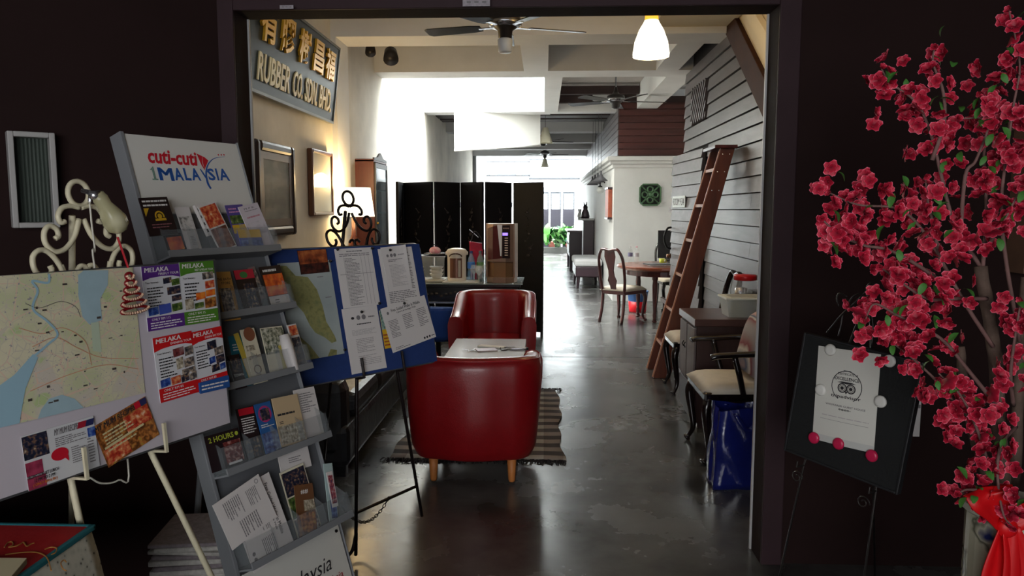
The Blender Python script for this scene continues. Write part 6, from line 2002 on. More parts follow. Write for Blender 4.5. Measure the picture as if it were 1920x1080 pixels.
paper(MFR, (25, 824), (163, 784), (54, 921), 0.004, 'lunch_flyer', 'white lunch promotion flyer with a red speech bubble below the town map', 'flyer', M('flyer_pale', c8(206, 206, 208), 0.4), [
    ('rect', 'photo', 0.0, 0.55, 0.33, 0.98, NIGHT), ('rect', 'photo', 0.0, 0.25, 0.22, 0.5, MR('photo_pink', [(0.3, c8(110, 24, 50)), (0.6, c8(170, 60, 90))], 12)), ('rect', 'photo', 0.0, 0.0, 0.24, 0.22, MR('photo_pink', [(0.3, c8(110, 24, 50)), (0.6, c8(170, 60, 90))], 12)),
    ('text', 'MY MUM RECIPES', 0.42, 0.84, 0.78, 0.96, GREYINK, 0.03, 0.3), ('poly', 'band', [(0.74, 0.84), (0.86, 0.84), (0.89, 0.96), (0.77, 0.96)], M('flag_red', c8(160, 30, 50), 0.5)), ('poly', 'band', [(0.86, 0.84), (0.98, 0.84), (1.0, 0.96), (0.89, 0.96)], M('navy', c8(40, 44, 90), 0.5)),
    ('lines', 0.42, 0.62, 0.86, 0.80, 5, GREYINK), ('disc', 'speech_bubble', 0.46, 0.48, 0.12, RED, 0.7), ('poly', 'bubble_tail', [(0.5, 0.42), (0.57, 0.42), (0.57, 0.30)], RED), ('lines', 0.62, 0.22, 0.82, 0.55, 8, GREYINK), ('lines', 0.86, 0.12, 0.95, 0.62, 9, GREYINK),
    ('rect', 'photo', 0.88, 0.62, 0.99, 0.80, BLUEP),
    ('text', 'PROMOTION SET LUNCH', 0.0, 0.20, 0.42, 0.26, INK, 0.03, 0.2), ('text', '12 PM TO 2 PM', 0.08, 0.12, 0.36, 0.18, INK, 0.03, 0.2), ('text', '( ONLY RM 6.90 )', 0.06, 0.03, 0.38, 0.10, M('print_orange', c8(200, 110, 40), 0.5), 0.03, 0.2)], GRT)

# beaded ornament hanging from the easel scroll
OF = frame(MFR @ loc_of(MFR, 240, 515, 0.03), MFR.to_3x3() @ Vector((1, 0, 0.05)), MFR.to_3x3() @ Vector((-0.06, 0, 1)))
orn = thing('beaded_ornament', 'crimson and cream beaded tree ornament hanging on a red string over the town map', 'ornament', mw=OF)
REDB = M('bead_red', c8(120, 16, 24), 0.3)
CRB = M('bead_cream', c8(214, 176, 150), 0.35)
MB().tube([(0.004, 0.0, 0.018), (-0.004, 0.012, 0.10)], 0.003, 6).build('string', M('string_red', c8(170, 20, 36), 0.6), orn)
for r_i, (z, hw) in enumerate(((0.0, 0.010), (-0.018, 0.014), (-0.036, 0.020), (-0.054, 0.027), (-0.072, 0.035), (-0.090, 0.040))):
    MB().tube([(hw * math.cos(t * PI / 9), -0.004, z + 0.008 * math.sin(t * PI / 9) - 0.004) for t in range(18)], 0.0042, 6, True).build('loop', REDB, orn, smooth=True)
    m = MB()
    nb = 6 + r_i * 2
    for k in range(nb):
        t = PI + PI * (k + 0.5) / nb
        m.ball((hw * 1.0 * math.cos(t), -0.010, z + 0.010 * math.sin(t) - 0.001), 0.0036, 6)
    m.build('bead_row', CRB, orn, smooth=True, kind='stuff')

# clip-on bulb lamp on the easel
BF = frame(MFR @ loc_of(MFR, 188, 372, 0.03), MFR.to_3x3() @ Vector((0.85, 0, 0.5)), MFR.to_3x3() @ Vector((-0.5, 0, 0.85)))
cb2 = thing('clip_light', 'unlit yellowish bulb lamp clipped on the white scroll easel', 'lamp', mw=BF)
FB = M('frosted_bulb', c8(196, 190, 150), 0.2, spec=0.8, alpha=0.55)
MB().lathe([(0.014, 0.015), (0.019, 0.0), (0.018, -0.02), (0.026, -0.045), (0.031, -0.065), (0.028, -0.085), (0.015, -0.098), (0.001, -0.102)], (0, 0, 0), 24).build('bulb', FB, cb2, smooth=True)
MB().ball((0.004, -0.008, -0.07), 0.022, 14).build('inner_globe', M('globe_pale', c8(214, 210, 190), 0.2), cb2, smooth=True)
for i in range(5):
    MB().tube([(-0.012 + i * 0.005, 0, 0.012), (-0.035 + i * 0.004, 0.004 * i, 0.04)], 0.0016, 5).build('clamp_wire', SILVER, cb2)
MB().tube([(-0.002, 0, 0.01), (-0.018, 0.0, 0.02)], [0.014, 0.01], 10).build('socket', SILVER, cb2, smooth=True)
# flex running down from the lamp behind the board
fx = thing('pale_cord', 'thin pale cord hanging down from the clipped lamp behind the white board', 'cord')
P = [MFR @ (loc_of(MFR, x, y, -0.02)) for x, y in ((168, 378), (172, 420), (178, 470), (178, 505))]
P += [MFR @ loc_of(MFR, x, y, -0.05) for x, y in ((240, 868), (222, 900), (190, 906), (168, 895))]
MB().tube(catmull(P, 6), 0.0025, 6).build('flex', M('cord_pale', c8(196, 192, 180), 0.5), fx, smooth=True)
MB().tube([P[0] + Vector((0, 0, 0)), P[0] + Vector((0.002, 0, 0.02))], 0.004, 6).build('plug', SILVER, fx)

# ------------------------------------------------------------------ blue notice board on the black easel
BFR = leanframe((-0.553, 3.347, 1.346), 0.7169, 0.2191)
BLF = M('blue_felt', c8(30, 54, 110), 0.9, noise=(40, 0.06), bump=(120, 0.15))
nb_ = thing('notice_board', 'blue felt notice board in a silver frame standing in the doorway', 'board', mw=BFR)
MB().box(-0.78, 0.0, -0.525, 0.0, 0.014, 0.0).build('felt_panel', BLF, nb_)
ALF = M('silver_frame', c8(136, 138, 142), 0.35, metal=0.8)
rr_ = 0.028
pth = [(-0.78, 0.0), (-rr_, 0.0)] + [(-rr_ + rr_ * math.sin(a), -rr_ + rr_ * math.cos(a)) for a in [PI / 2 * i / 5 for i in range(1, 6)]] + [(0.0, -0.525 + rr_)] + [(-rr_ + rr_ * math.cos(a), -0.525 + rr_ - rr_ * math.sin(a)) for a in [PI / 2 * i / 5 for i in range(1, 6)]] + [(-0.78, -0.525)]
MB().tube([(x, 0.006, z) for x, z in pth], 0.0065, 6, True).build('frame_rail', ALF, nb_, smooth=True)
GRN = 'papers on the blue notice board'


def bpaper(tl, tr, bl, off, nm, label, mat, prints=(), cat='notice', **k):
    return paper(BFR, tl, tr, bl, off, nm, label, cat, mat, prints, GRN, **k)


PM = MR('peninsula_sea', [(0.3, c8(150, 160, 160)), (0.7, c8(170, 178, 176))], 8, 0.6)
LAND = MR('peninsula_land', [(0.3, c8(112, 114, 70)), (0.5, c8(146, 142, 92)), (0.7, c8(120, 126, 84))], 40, 0.6)
bpaper((524, 494), (621.7, 487), (549, 680), 0.002, 'peninsula_map', 'map of a green peninsula in pale sea at the left of the blue board', PM, [
    ('poly', 'land', [(0.0, 0.98), (0.16, 0.97), (0.30, 0.86), (0.52, 0.84), (0.66, 0.70), (0.72, 0.52), (0.74, 0.36), (0.86, 0.20), (0.88, 0.14), (0.78, 0.13), (0.66, 0.20), (0.5, 0.26), (0.42, 0.34), (0.34, 0.48), (0.22, 0.58), (0.1, 0.7), (0.0, 0.78)], LAND),
    ('poly', 'island', [(0.0, 0.22), (0.18, 0.26), (0.36, 0.14), (0.5, 0.0), (0.0, 0.0)], LAND), ('poly', 'island', [(0.66, 0.0), (0.74, 0.07), (0.86, 0.05), (0.84, 0.0)], LAND), ('lines', 0.70, 0.82, 0.82, 0.84, 1, GREYINK), ('lines', 0.80, 0.60, 0.92, 0.62, 1, GREYINK)], cat='map')
bpaper((557, 470), (611, 466), (564.5, 515), 0.0045, 'photograph', 'sunset photograph in orange and black pinned at the top of the blue board', BK, [('rect', 'photo', 0.01, 0.42, 0.99, 0.98, MR('photo_sunset', [(0.3, c8(60, 22, 14)), (0.5, c8(140, 66, 34)), (0.7, c8(190, 110, 60))], 12)), ('rect', 'photo', 0.01, 0.02, 0.99, 0.42, MR('photo_sundark', [(0.35, c8(16, 10, 12)), (0.6, c8(80, 34, 26))], 20))], cat='photograph')
bpaper((628.6, 467), (698, 463.3), (644, 579), 0.002, 'timetable', 'tall printed timetable with ruled columns in the middle of the blue board', PAPER, [('lines', 0.3, 0.93, 0.72, 0.97, 1, GREYINK), ('lines', 0.22, 0.03, 0.6, 0.84, 34, GREYINK), ('lines', 0.1, 0.86, 0.95, 0.92, 2, GREYINK)] + [('rect', 'rule', x, 0.03, x + 0.006, 0.85, GREYINK) for x in (0.2, 0.66, 0.76, 0.86)] + [('rect', 'rule', 0.05, 0.56, 0.95, 0.566, GREYINK)])
bpaper((713, 467), (776, 462), (727, 576), 0.002, 'notice', 'printed sheet mostly covered at the upper right of the blue board', PAPER, [('lines', 0.1, 0.05, 0.9, 0.95, 30, GREYINK)])
bpaper((711.5, 464.5), (755.5, 459.5), (730, 548), 0.006, 'notice', 'loose white letter hanging askew over another sheet on the blue board', PAPER, [('disc', 'seal', 0.22, 0.8, 0.05, GREYINK), ('disc', 'seal', 0.38, 0.8, 0.06, GREYINK), ('disc', 'seal', 0.52, 0.8, 0.06, GREYINK), ('lines', 0.65, 0.78, 0.9, 0.82, 1, GREYINK), ('lines', 0.2, 0.65, 0.8, 0.72, 2, GREYINK), ('lines', 0.2, 0.1, 0.85, 0.6, 16, M('faint_ink', c8(176, 170, 170), 0.7))], curl=0.012)
bpaper((640, 580), (706, 571.5), (660, 702.5), 0.004, 'notice', 'white printed letter with three seals at the bottom middle of the blue board', PAPER, [('disc', 'seal', 0.26, 0.84, 0.045, INK, 0.7), ('disc', 'seal', 0.42, 0.84, 0.055, GREYINK), ('disc', 'seal', 0.57, 0.84, 0.06, GREYINK), ('lines', 0.7, 0.81, 0.92, 0.86, 1, GREYINK), ('lines', 0.35, 0.72, 0.75, 0.76, 1, INK), ('lines', 0.18, 0.57, 0.88, 0.66, 5, M('faint_ink', c8(176, 170, 170), 0.7)), ('lines', 0.25, 0.3, 0.75, 0.52, 9, M('faint_ink2', c8(160, 154, 154), 0.7)), ('lines', 0.25, 0.1, 0.9, 0.26, 6, M('faint_ink', c8(176, 170, 170), 0.7))])
bpaper((708, 583), (724, 581), (722, 654), 0.002, 'notice', 'narrow green and yellow printed slip between two white sheets on the blue board', YEL, [('rect', 'photo', 0.0, 0.5, 1.0, 1.0, MR('photo_slip', [(0.3, c8(40, 70, 66)), (0.6, c8(150, 180, 170))], 40)), ('lines', 0.05, 0.05, 0.95, 0.4, 4, M('slip_red', c8(150, 50, 40), 0.6))])
bpaper((712, 580), (794.5, 553.5), (737, 662), 0.008, 'walk_notice', 'white landscape guided walk programme at the lower right of the blue board', PAPER, [('text', 'Free Guided Walks in Melaka', 0.2, 0.86, 0.85, 0.93, INK, 0.015), ('text', 'Culture & Heritage Walk', 0.3, 0.79, 0.74, 0.84, INK), ('lines', 0.08, 0.3, 0.28, 0.7, 12, GREYINK), ('lines', 0.4, 0.4, 0.6, 0.74, 9, GREYINK), ('lines', 0.72, 0.34, 0.93, 0.76, 11, GREYINK), ('disc', 'emblem', 0.12, 0.86, 0.025, GREYINK), ('disc', 'seal', 0.74, 0.07, 0.02, INK), ('disc', 'seal', 0.80, 0.07, 0.02, INK), ('disc', 'seal', 0.86, 0.07, 0.02, INK), ('lines', 0.9, 0.05, 0.98, 0.09, 1, INK), ('lines', 0.08, 0.03, 0.4, 0.1, 2, GREYINK)])
pinm = M('pin_black', c8(16, 16, 18), 0.3)
p0_ = None
for i, (x, y, lb) in enumerate(((632, 468, 'top left corner of the timetable'), (696.5, 466, 'top right corner of the timetable'), (710.5, 569, 'bottom right of the timetable'), (618, 490, 'top right corner of the peninsula map'), (645.5, 656, 'bottom right corner of the peninsula map'), (730.5, 469, 'top of the askew letter'), (677, 585, 'top of the letter with three seals'), (757, 569, 'top of the guided walk programme'))):
    pos = BFR @ loc_of(BFR, x, y, 0.009)
    mwx = Matrix.Translation(pos) @ BFR.to_3x3().to_4x4()
    if p0_ is None:
        p0_ = thing('push_pin', '', 'pin', mw=mwx, group='black push pins on the blue notice board')
        MB().tube([(0, -0.008, 0), (0, -0.003, 0), (0, 0.0, 0)], [0.005, 0.006, 0.003], 10).build('head', pinm, p0_, smooth=True)
        MB().tube([(0, 0, 0), (0, 0.008, 0)], 0.0007, 5).build('needle', SILVER, p0_)
        q_ = p0_
    else:
        q_ = copy_tree(p0_)
        q_.matrix_world = mwx
    q_['label'] = 'black push pin at the ' + lb

be = thing('black_easel', 'black wrought iron scroll easel with chain holding the blue notice board', 'easel', mw=BFR @ Matrix.Translation((0, 0.03, 0)))
Bi = (BFR @ Matrix.Translation((0, 0.03, 0))).inverted()
e0 = loc_of(BFR, 652, 357, -0.03)
e1 = loc_of(BFR, 611, 430, -0.03)
e2 = loc_of(BFR, 709, 430, -0.03)
sb_ = (e2.x - e1.x) / 444
cxb = (e1.x + e2.x) / 2
BIR = M('easel_black', c8(26, 18, 18), 0.45, metal=0.4, bump=(60, 0.3))
easel_top(BFR, be, cxb, e0.z, sb_, BIR, 0.0055)
ftl = Vector((-0.80, 3.10, 0.0))
ftl = atZ(668, 1046, 0.02)
ftr = atZ(792, 972, 0.02)
kl = Vector((loc_of(BFR, 676, 700, 0).x, 0.0, -0.53))
kr = Vector((loc_of(BFR, 752, 690, 0).x, 0.0, -0.53))
for kx, ft_, sg_ in ((kl, ftl, -1), (kr, ftr, 1)):
    top = Vector((cxb + sg_ * 86 * sb_, 0, e0.z - 520 * sb_))
    lf = Bi @ ft_
    MB().tube([top, kx, kx.lerp(lf, 0.5), lf + Vector((0, 0, 0.012))], 0.0075, 8).build('leg', BIR, be, smooth=True)
    MB().tube([(kx.x, 0.0, -0.535), (kx.x, -0.052, -0.535), (kx.x, -0.052, -0.455)], 0.006, 6).build('rest', BIR, be)
# curled foot on the near leg
cf = [Bi @ p for p in (ftl + Vector((0.0, 0, 0.10)), ftl + Vector((-0.015, -0.01, 0.035)), ftl + Vector((-0.05, -0.02, 0.012)), ftl + Vector((-0.075, -0.03, 0.04)), ftl + Vector((-0.065, -0.03, 0.08)), ftl + Vector((-0.045, -0.02, 0.07)))]
MB().tube(catmull(cf, 5), 0.008, 8).build('curled_foot', BIR, be, smooth=True)
cl0, cl1 = Bi @ ftl, Bi @ ftr
wl_ = (BFR @ Matrix.Translation((0, 0.03, 0)))
a_ = Bi @ atY(674, 946, 3.30)
hA = kl.lerp(cl0, 0.74)
hB = kr.lerp(cl1, 0.76)
MB().tube([hA, hB], 0.007, 8).build('crossbar', BIR, be)
back_ = Bi @ Vector((-1.15, 3.75, 0.01))
MB().tube([Vector((cxb - 30 * sb_, 0.008, e0.z - 150 * sb_)), back_], 0.007, 8).build('back_leg', BIR, be, smooth=True)
# chain
c_a, c_b = hA.lerp(hB, 0.5), hA.lerp(back_, 0.35)
pa, pb = wl_ @ c_a, wl_ @ c_b
for i in range(24):
    t = i / 23
    p = pa.lerp(pb, t) + Vector((0, 0, -0.09 * 4 * t * (1 - t)))
    t2 = (i + 1) / 23
    qn = pa.lerp(pb, t2) + Vector((0, 0, -0.09 * 4 * t2 * (1 - t2)))
    d = (qn - p).normalized()
    sdv = d.cross(Vector((0, 0, 1))).normalized() if i % 2 else d.cross(d.cross(Vector((0, 0, 1)))).normalized()
    ring = [Bi @ (p + d * (0.011 * math.cos(k * PI / 5)) + sdv * (0.006 * math.sin(k * PI / 5))) for k in range(10)]
    MB().tube(ring, 0.0018, 5, True).build('chain_link', BIR, be, smooth=True)

# ------------------------------------------------------------------ wall niche on the left
def wallp(x, y):
    return WA.inverted() @ onplane(x, y, WA.translation, WA.to_3x3() @ Vector((0, 1, 0)))


nA, nB, nC = wallp(9, 247), wallp(98, 252), wallp(19, 427)
nx0, nx1, nz0, nz1 = nA.x, nB.x, nC.z, nA.z
nw = thing('wall_window', 'small white-framed fixed window with ribbed glass on the dark brown wall', 'window', mw=WA @ Matrix.Translation((nx0, 0, nz0)))
ww, hh = nx1 - nx0, nz1 - nz0
NF = M('niche_white', c8(170, 168, 166), 0.5)
fb = ww * 0.13
for (x0, z0, x1, z1) in ((0, 0, fb, hh), (ww - fb, 0, ww, hh), (fb, 0, ww - fb, fb), (fb, hh - fb, ww - fb, hh)):
    MB().box(x0, -0.06, z0, x1, -0.002, z1).build('frame_side', NF, nw, bevel=0.003)
MB().box(fb, -0.012, fb, ww - fb, -0.003, hh - fb).build('ribbed_glass', M('ribbed_glass', c8(62, 70, 64), 0.4, noise=(6, 0.25), stretch=(3, 1, 0.3), spec=0.2), nw)
for i in range(9):
    x = fb + (ww - 2 * fb) * (i + 0.5) / 9
    MB().tube([(x, -0.012, fb), (x, -0.012, hh - fb)], (ww - 2 * fb) / 24, 6).build('glass_rib', M('ribbed_glass', c8(70, 78, 72), 0.2), nw)

# stickers on the door head
for nm, lb, (x, y, w_, h_) in (('sticker', 'silver printed sticker at the middle of the door head', (893, 4, 0.108, 0.03)), ('paper_scrap', 'torn white paper scrap on the left of the door head', (537, 13, 0.055, 0.014))):
    p = atY(x, y, YN - 0.053)
    t_ = thing(nm, lb, 'sticker', (p.x, YN - 0.0505, p.z))
    MB().box(-w_ / 2, -0.0012, -h_ / 2, w_ / 2, 0.0, h_ / 2).build('label_paper', M('sticker_silver', c8(150, 142, 148), 0.4, noise=(60, 0.3)), t_)
    mb = MB()
    for i in range(3):
        mb.quad((-w_ * 0.35 + i * w_ * 0.28, -0.0016, -h_ * 0.1), (-w_ * 0.2 + i * w_ * 0.28, -0.0016, -h_ * 0.1), (-w_ * 0.2 + i * w_ * 0.28, -0.0016, h_ * 0.15), (-w_ * 0.35 + i * w_ * 0.28, -0.0016, h_ * 0.15))
    mb.build('text_block', GREYINK, t_, kind='stuff')

# ------------------------------------------------------------------ red-clothed table, bottom left
TBZ = 0.74
A = [atZ(x, y, TBZ) for x, y in ((-120, 978), (166, 980))]
rt_ = thing('small_table', 'table draped in red cloth at the bottom left corner', 'table', (-1.62, 1.45, 0))
far_y = A[1].y
RX, RY = A[1].x, A[1].y
MB().box(-0.45, -0.5, 0.69, RX - 0.03 + 1.62, RY - 0.03 - 1.45, 0.72).build('tabletop', CAB, rt_)
for (x, y) in ((-0.4, -0.45), (RX + 1.55, -0.45), (-0.4, RY - 1.55), (RX + 1.55, RY - 1.55)):
    MB().box(x - 0.02, y - 0.02, 0, x + 0.02, y + 0.02, 0.69).build('leg', CAB, rt_)
REDC = M('red_batik', c8(172, 18, 24), 0.75, noise=(5, 0.2), bump=(70, 0.1))
tc_ = thing('tablecloth', 'red cloth with gold scrolls and a teal floral border over the small table', 'tablecloth', (-1.62, 1.45, 0))
x0, x1, y0, y1 = -0.47, RX + 1.62, -0.52, RY - 1.45
vs, fs = [], []
N = 14
prof = [(0, 0.0)]
MB().box(x0, y0, 0.724, x1, y1, 0.731).build('top_cloth', REDC, tc_, bevel=0.003)


def drape(name, pa_, pb_, out, mt, z0_, z1_, amp, flare=0.05):
    vs, fs = [], []
    N, K = 26, 6
    a, b = Vector(pa_), Vector(pb_)
    for j in range(K + 1):
        z = z0_ + (z1_ - z0_) * j / K
        for i in range(N + 1):
            u = i / N
            p = a.lerp(b, u) + Vector(out) * (0.004 + (flare * (j / K) ** 0.8) + amp * (j / K) * math.sin(u * 17 + 1))
            vs.append((p.x, p.y, z))
    for j in range(K):
        for i in range(N):
            q = j * (N + 1) + i
            fs.append((q, q + N + 1, q + N + 2, q + 1))
    o = MB().add(vs, fs).build(name, mt, tc_, smooth=True)
    md = o.modifiers.new('s', 'SOLIDIFY')
    md.thickness = 0.003
    return o


TEALC = M('teal_cloth', c8(30, 110, 120), 0.7)
FLOR = MR('floral_border', [(0.0, c8(60, 56, 60)), (0.12, c8(110, 110, 100)), (0.22, c8(190, 190, 176)), (0.6, c8(206, 204, 190))], 60, 0.8, tex='voronoi')
drape('side_drape', (x1, y0, 0), (x1, y1, 0), (1, 0, 0), FLOR, 0.728, 0.36, 0.008, 0.07)
drape('back_drape', (x1, y1, 0), (x0, y1, 0), (0, 1, 0), TEALC, 0.728, 0.36, 0.01, 0.03)
MB().box(x1 - 0.002, y0, 0.719, x1 + 0.012, y1 + 0.012, 0.733).build('teal_hem', TEALC, tc_, bevel=0.004)
MB().box(x0, y1 - 0.002, 0.719, x1 + 0.012, y1 + 0.012, 0.733).build('teal_hem', TEALC, tc_, bevel=0.004)
GLD = M('gold_embroidery', c8(170, 120, 60), 0.6)


def tz(x, y):
    p = atZ(x, y, 0.7325)
    return (p.x + 1.62, p.y - 1.45, 0.7325)


for pts_ in (((8, 1026), (14, 1018), (22, 1016), (24, 1022), (16, 1026), (30, 1024), (38, 1020), (44, 1017), (50, 1024), (58, 1020), (64, 1018)), ((84, 1030), (96, 1026), (106, 1028), (104, 1036), (96, 1040)), ((124, 1054), (120, 1050), (114, 1056), (118, 1066), (124, 1070)), ((10, 1040), (40, 1036), (70, 1036), (88, 1046), (96, 1070))):
    MB().tube(catmull([tz(*q) for q in pts_], 5), 0.0014, 5).build('scroll_motif', GLD, tc_)
bk_ = thing('book', 'cream-covered book lying on the red cloth at the bottom left', 'book', (0, 0, 0))
q = [atZ(x, y, 0.747) for x, y in ((-60, 1046), (50, 1047), (18, 1085), (-90, 1085))]
mb = MB()
mb.add([(p.x, p.y, 0.7345) for p in q] + [(p.x, p.y, 0.7455) for p in q], [(0, 1, 2, 3), (7, 6, 5, 4), (0, 4, 5, 1), (1, 5, 6, 2), (2, 6, 7, 3), (3, 7, 4, 0)])
mb.build('pages', M('book_pages', c8(150, 140, 120), 0.8), bk_)
mb = MB()
mb.add([(p.x, p.y, 0.7457) for p in q] + [(p.x, p.y, 0.748) for p in q], [(0, 1, 2, 3), (7, 6, 5, 4), (0, 4, 5, 1), (1, 5, 6, 2), (2, 6, 7, 3), (3, 7, 4, 0)])
mb.build('cover', M('book_cream', c8(206, 196, 160), 0.6), bk_)

# newspapers on a low box behind the easel leg
nbx = thing('low_crate', 'low greenish crate under the newspaper pile', 'crate', (-1.21, 2.56, 0), 0.1)
MB().box(-0.15, -0.14, 0.0, 0.13, 0.14, 0.16).build('body', M('crate_green', c8(70, 84, 56), 0.7, noise=(10, 0.2)), nbx, bevel=0.005)
MB().box(-0.16, -0.15, 0.16, 0.14, 0.15, 0.175).build('rim', M('crate_green2', c8(96, 110, 72), 0.7), nbx, bevel=0.003)
rnd = random.Random(4)
z = 0.1755
for i in range(12):
    th_ = rnd.uniform(0.012, 0.02)
    g = rnd.choice([c8(170, 164, 158), c8(136, 126, 130), c8(190, 186, 180), c8(150, 134, 138)])
    o = MB().box(-0.13 + rnd.uniform(-0.02, 0.02), -0.135, 0, 0.10 + rnd.uniform(-0.02, 0.02), 0.135, th_).build('newspaper', M('news_%d' % int(g[0] * 255), g, 0.85, noise=(50, 0.25)), bevel=0.004)
    o.location = (-1.21, 2.56, z)
    o.rotation_euler = (0, 0, 0.1 + rnd.uniform(-0.12, 0.12))
    ORD = ('lowest', 'second lowest', 'third lowest', 'fourth lowest', 'fifth lowest', 'sixth lowest', 'sixth from the top', 'fifth from the top', 'fourth from the top', 'third from the top', 'second from the top', 'topmost')
    tag(o, 'folded newspaper, %s in the pile behind the white easel leg' % ORD[i], 'newspaper', 'newspapers piled on the low crate')
    z += th_ + 0.0005
# ------------------------------------------------------------------ certificate board on a wire easel
def euler_frame(P, a, b, c):
    Rm = Matrix.Rotation(a, 3, 'Z') @ Matrix.Rotation(b, 3, 'X') @ Matrix.Rotation(c, 3, 'Y')
    m = Rm.to_4x4()
    m.translation = P
    return m


K_ = 0.68
P_ = Vector((0, 0, EYE)) + (Vector((1.26993571, 3.69763062, 0.90359689)) - Vector((0, 0, EYE))) * K_
CF = euler_frame(P_, -0.87237854, -0.07213102, 0.09999075)
CW_, CH_ = 0.5677 * K_, 0.6 * K_
cbd = thing('certificate_board', 'black leather-covered board tilted on a thin wire easel by the dark wall', 'board', mw=CF)
BLK = M('black_leatherette', c8(22, 23, 24), 0.55, bump=(120, 0.2))
BLKF = M('black_frame', c8(34, 34, 36), 0.4)
MB().box(0.004, -0.002, -CH_ + 0.004, CW_ - 0.004, 0.018, -0.004).build('panel', BLK, cbd)
for (x0, z0, x1, z1) in ((0, -CH_, 0.008, 0), (CW_ - 0.008, -CH_, CW_, 0), (0.008, -0.008, CW_ - 0.008, 0), (0.008, -CH_, CW_ - 0.008, -CH_ + 0.008)):
    MB().box(x0, -0.006, z0, x1, 0.02, z1).build('frame_side', BLKF, cbd, bevel=0.002)
cert = paper(CF, (1551.7, 651.5), (1671, 668), (1523, 822), 0.005, 'certificate', 'white award certificate pinned on the black leather board', 'certificate', M('cert_paper', c8(206, 204, 196), 0.6), [
    ('rect', 'sleeve_edge', 0.0, 0.0, 1.0, 0.07, M('sleeve', c8(190, 190, 186), 0.3)),
    ('ring', 'emblem_ring', 0.52, 0.62, 0.245, 0.012, INK, -60, 240),
    ('lines', 0.46, 0.772, 0.58, 0.792, 1, INK), ('text', 'CERTIFICATE of', 0.37, 0.735, 0.69, 0.76, INK), ('text', 'EXCELLENCE', 0.32, 0.68, 0.72, 0.715, INK, 0.02),
    ('ring', 'owl_eye', 0.455, 0.60, 0.075, 0.018, INK, 0, 360), ('ring', 'owl_eye', 0.595, 0.60, 0.075, 0.018, INK, 0, 360), ('disc', 'owl_pupil', 0.455, 0.60, 0.028, INK), ('disc', 'owl_pupil', 0.595, 0.60, 0.028, INK), ('ring', 'owl_ring', 0.455, 0.60, 0.048, 0.008, INK, 0, 360), ('ring', 'owl_ring', 0.595, 0.60, 0.048, 0.008, INK, 0, 360),
    ('poly', 'owl_brow', [(0.37, 0.655), (0.45, 0.668), (0.60, 0.668), (0.68, 0.655), (0.63, 0.655), (0.525, 0.645), (0.42, 0.655)], INK), ('poly', 'owl_beak', [(0.50, 0.57), (0.55, 0.57), (0.525, 0.54)], INK),
    ('text', 'tripadvisor', 0.28, 0.485, 0.76, 0.53, INK, 0.012), ('text', 'WAYFARER GUEST HOUSE', 0.2, 0.40, 0.84, 0.42, GREYINK), ('text', '@@@@o', 0.42, 0.365, 0.62, 0.385, INK), ('lines', 0.15, 0.28, 0.9, 0.30, 1, M('faint_ink', c8(176, 170, 170), 0.7)), ('rect', 'crease', 0.12, 0.245, 0.9, 0.248, GREYINK)], th=0.001, bend=0.006)
PW, PR = M('pin_white', c8(214, 212, 206), 0.35), M('pin_crimson', c8(190, 30, 74), 0.35)
base_ = {}
for i, (x, y, lb, mt) in enumerate(((1557, 656, 'white round pin at the top left of the certificate', PW), (1611, 663, 'white round pin at the top middle of the certificate', PW), (1668, 677, 'white round pin at the top right of the certificate', PW), (1539, 731, 'white round pin on the left edge of the certificate', PW), (1651, 753, 'white round pin on the right edge of the certificate', PW), (1526, 821, 'crimson round pin at the bottom left of the certificate', PR), (1572, 832, 'crimson round pin at the bottom middle of the certificate', PR), (1634.5, 854.5, 'crimson round pin at the bottom right of the certificate', PR))):
    pos = CF @ loc_of(CF, x, y, 0.012)
    mwx = Matrix.Translation(pos) @ CF.to_3x3().to_4x4()
    if mt not in base_:
        q_ = thing('round_pin', lb, 'pin', mw=mwx, group='round-headed pins on the certificate board')
        MB().tube([(0, -0.007, 0), (0, -0.006, 0), (0, -0.002, 0), (0, 0.001, 0), (0, 0.002, 0)], [0.010, 0.016, 0.019, 0.019, 0.016], 20).build('head', mt, q_, smooth=True)
        MB().tube([(0, 0, 0), (0, 0.014, 0)], 0.0008, 5).build('needle', SILVER, q_)
        base_[mt] = q_
    else:
        q_ = copy_tree(base_[mt])
        q_.matrix_world = mwx
        q_['label'] = lb
# wire easel
we = thing('wire_easel', 'thin dark wire easel with small scrolls behind the certificate board', 'easel', mw=Matrix.Identity(4))
WIRE = M('wire_dark', c8(64, 60, 58), 0.35, metal=0.7)


def cfp(x, y, off=-0.03):
    return CF @ loc_of(CF, x, y, off)


topc = cfp(1625, 560)
fl1, fl2 = cfp(1506, 866, 0.0), cfp(1645, 918, 0.0)


def tofloor(p, q):
    d = q - p
    return q + d * (-(q.z) / d.z)


apex = cfp(1630, 545, -0.035)
for (ax, ay), (bx_, by_) in (((1508, 870), (1466, 1060)), ((1643, 918), (1622, 1070))):
    a = cfp(ax, ay, -0.028)
    b = cfp(bx_, by_, -0.028 + 0.0)
    f_ = a + (b - a) * ((a.z - 0.003) / (a.z - b.z))
    MB().tube([apex.lerp(a, 0.0), a, f_], 0.0035, 6).build('leg', WIRE, we, smooth=True)
    sp_ = []
    for t in range(18):
        ang = t * 0.55
        rad = 0.022 * (1 - t / 22)
        c = cfp(ax - 14 if ax < 1600 else ax - 25, ay + 24, -0.02)
        sp_.append(c + (CF.to_3x3() @ Vector((math.cos(ang) * rad, 0, math.sin(ang) * rad))))
    MB().tube(sp_, 0.0018, 5).build('scroll', WIRE, we, smooth=True)
    rb = a + (CF.to_3x3() @ Vector((0, 0, -0.004)))
    MB().tube([rb, rb + CF.to_3x3() @ Vector((0, -0.045, 0)), rb + CF.to_3x3() @ Vector((0, -0.045, 0.02))], 0.003, 6).build('rest', WIRE, we)
bkl = Vector((1.36, 3.02, 0.003))
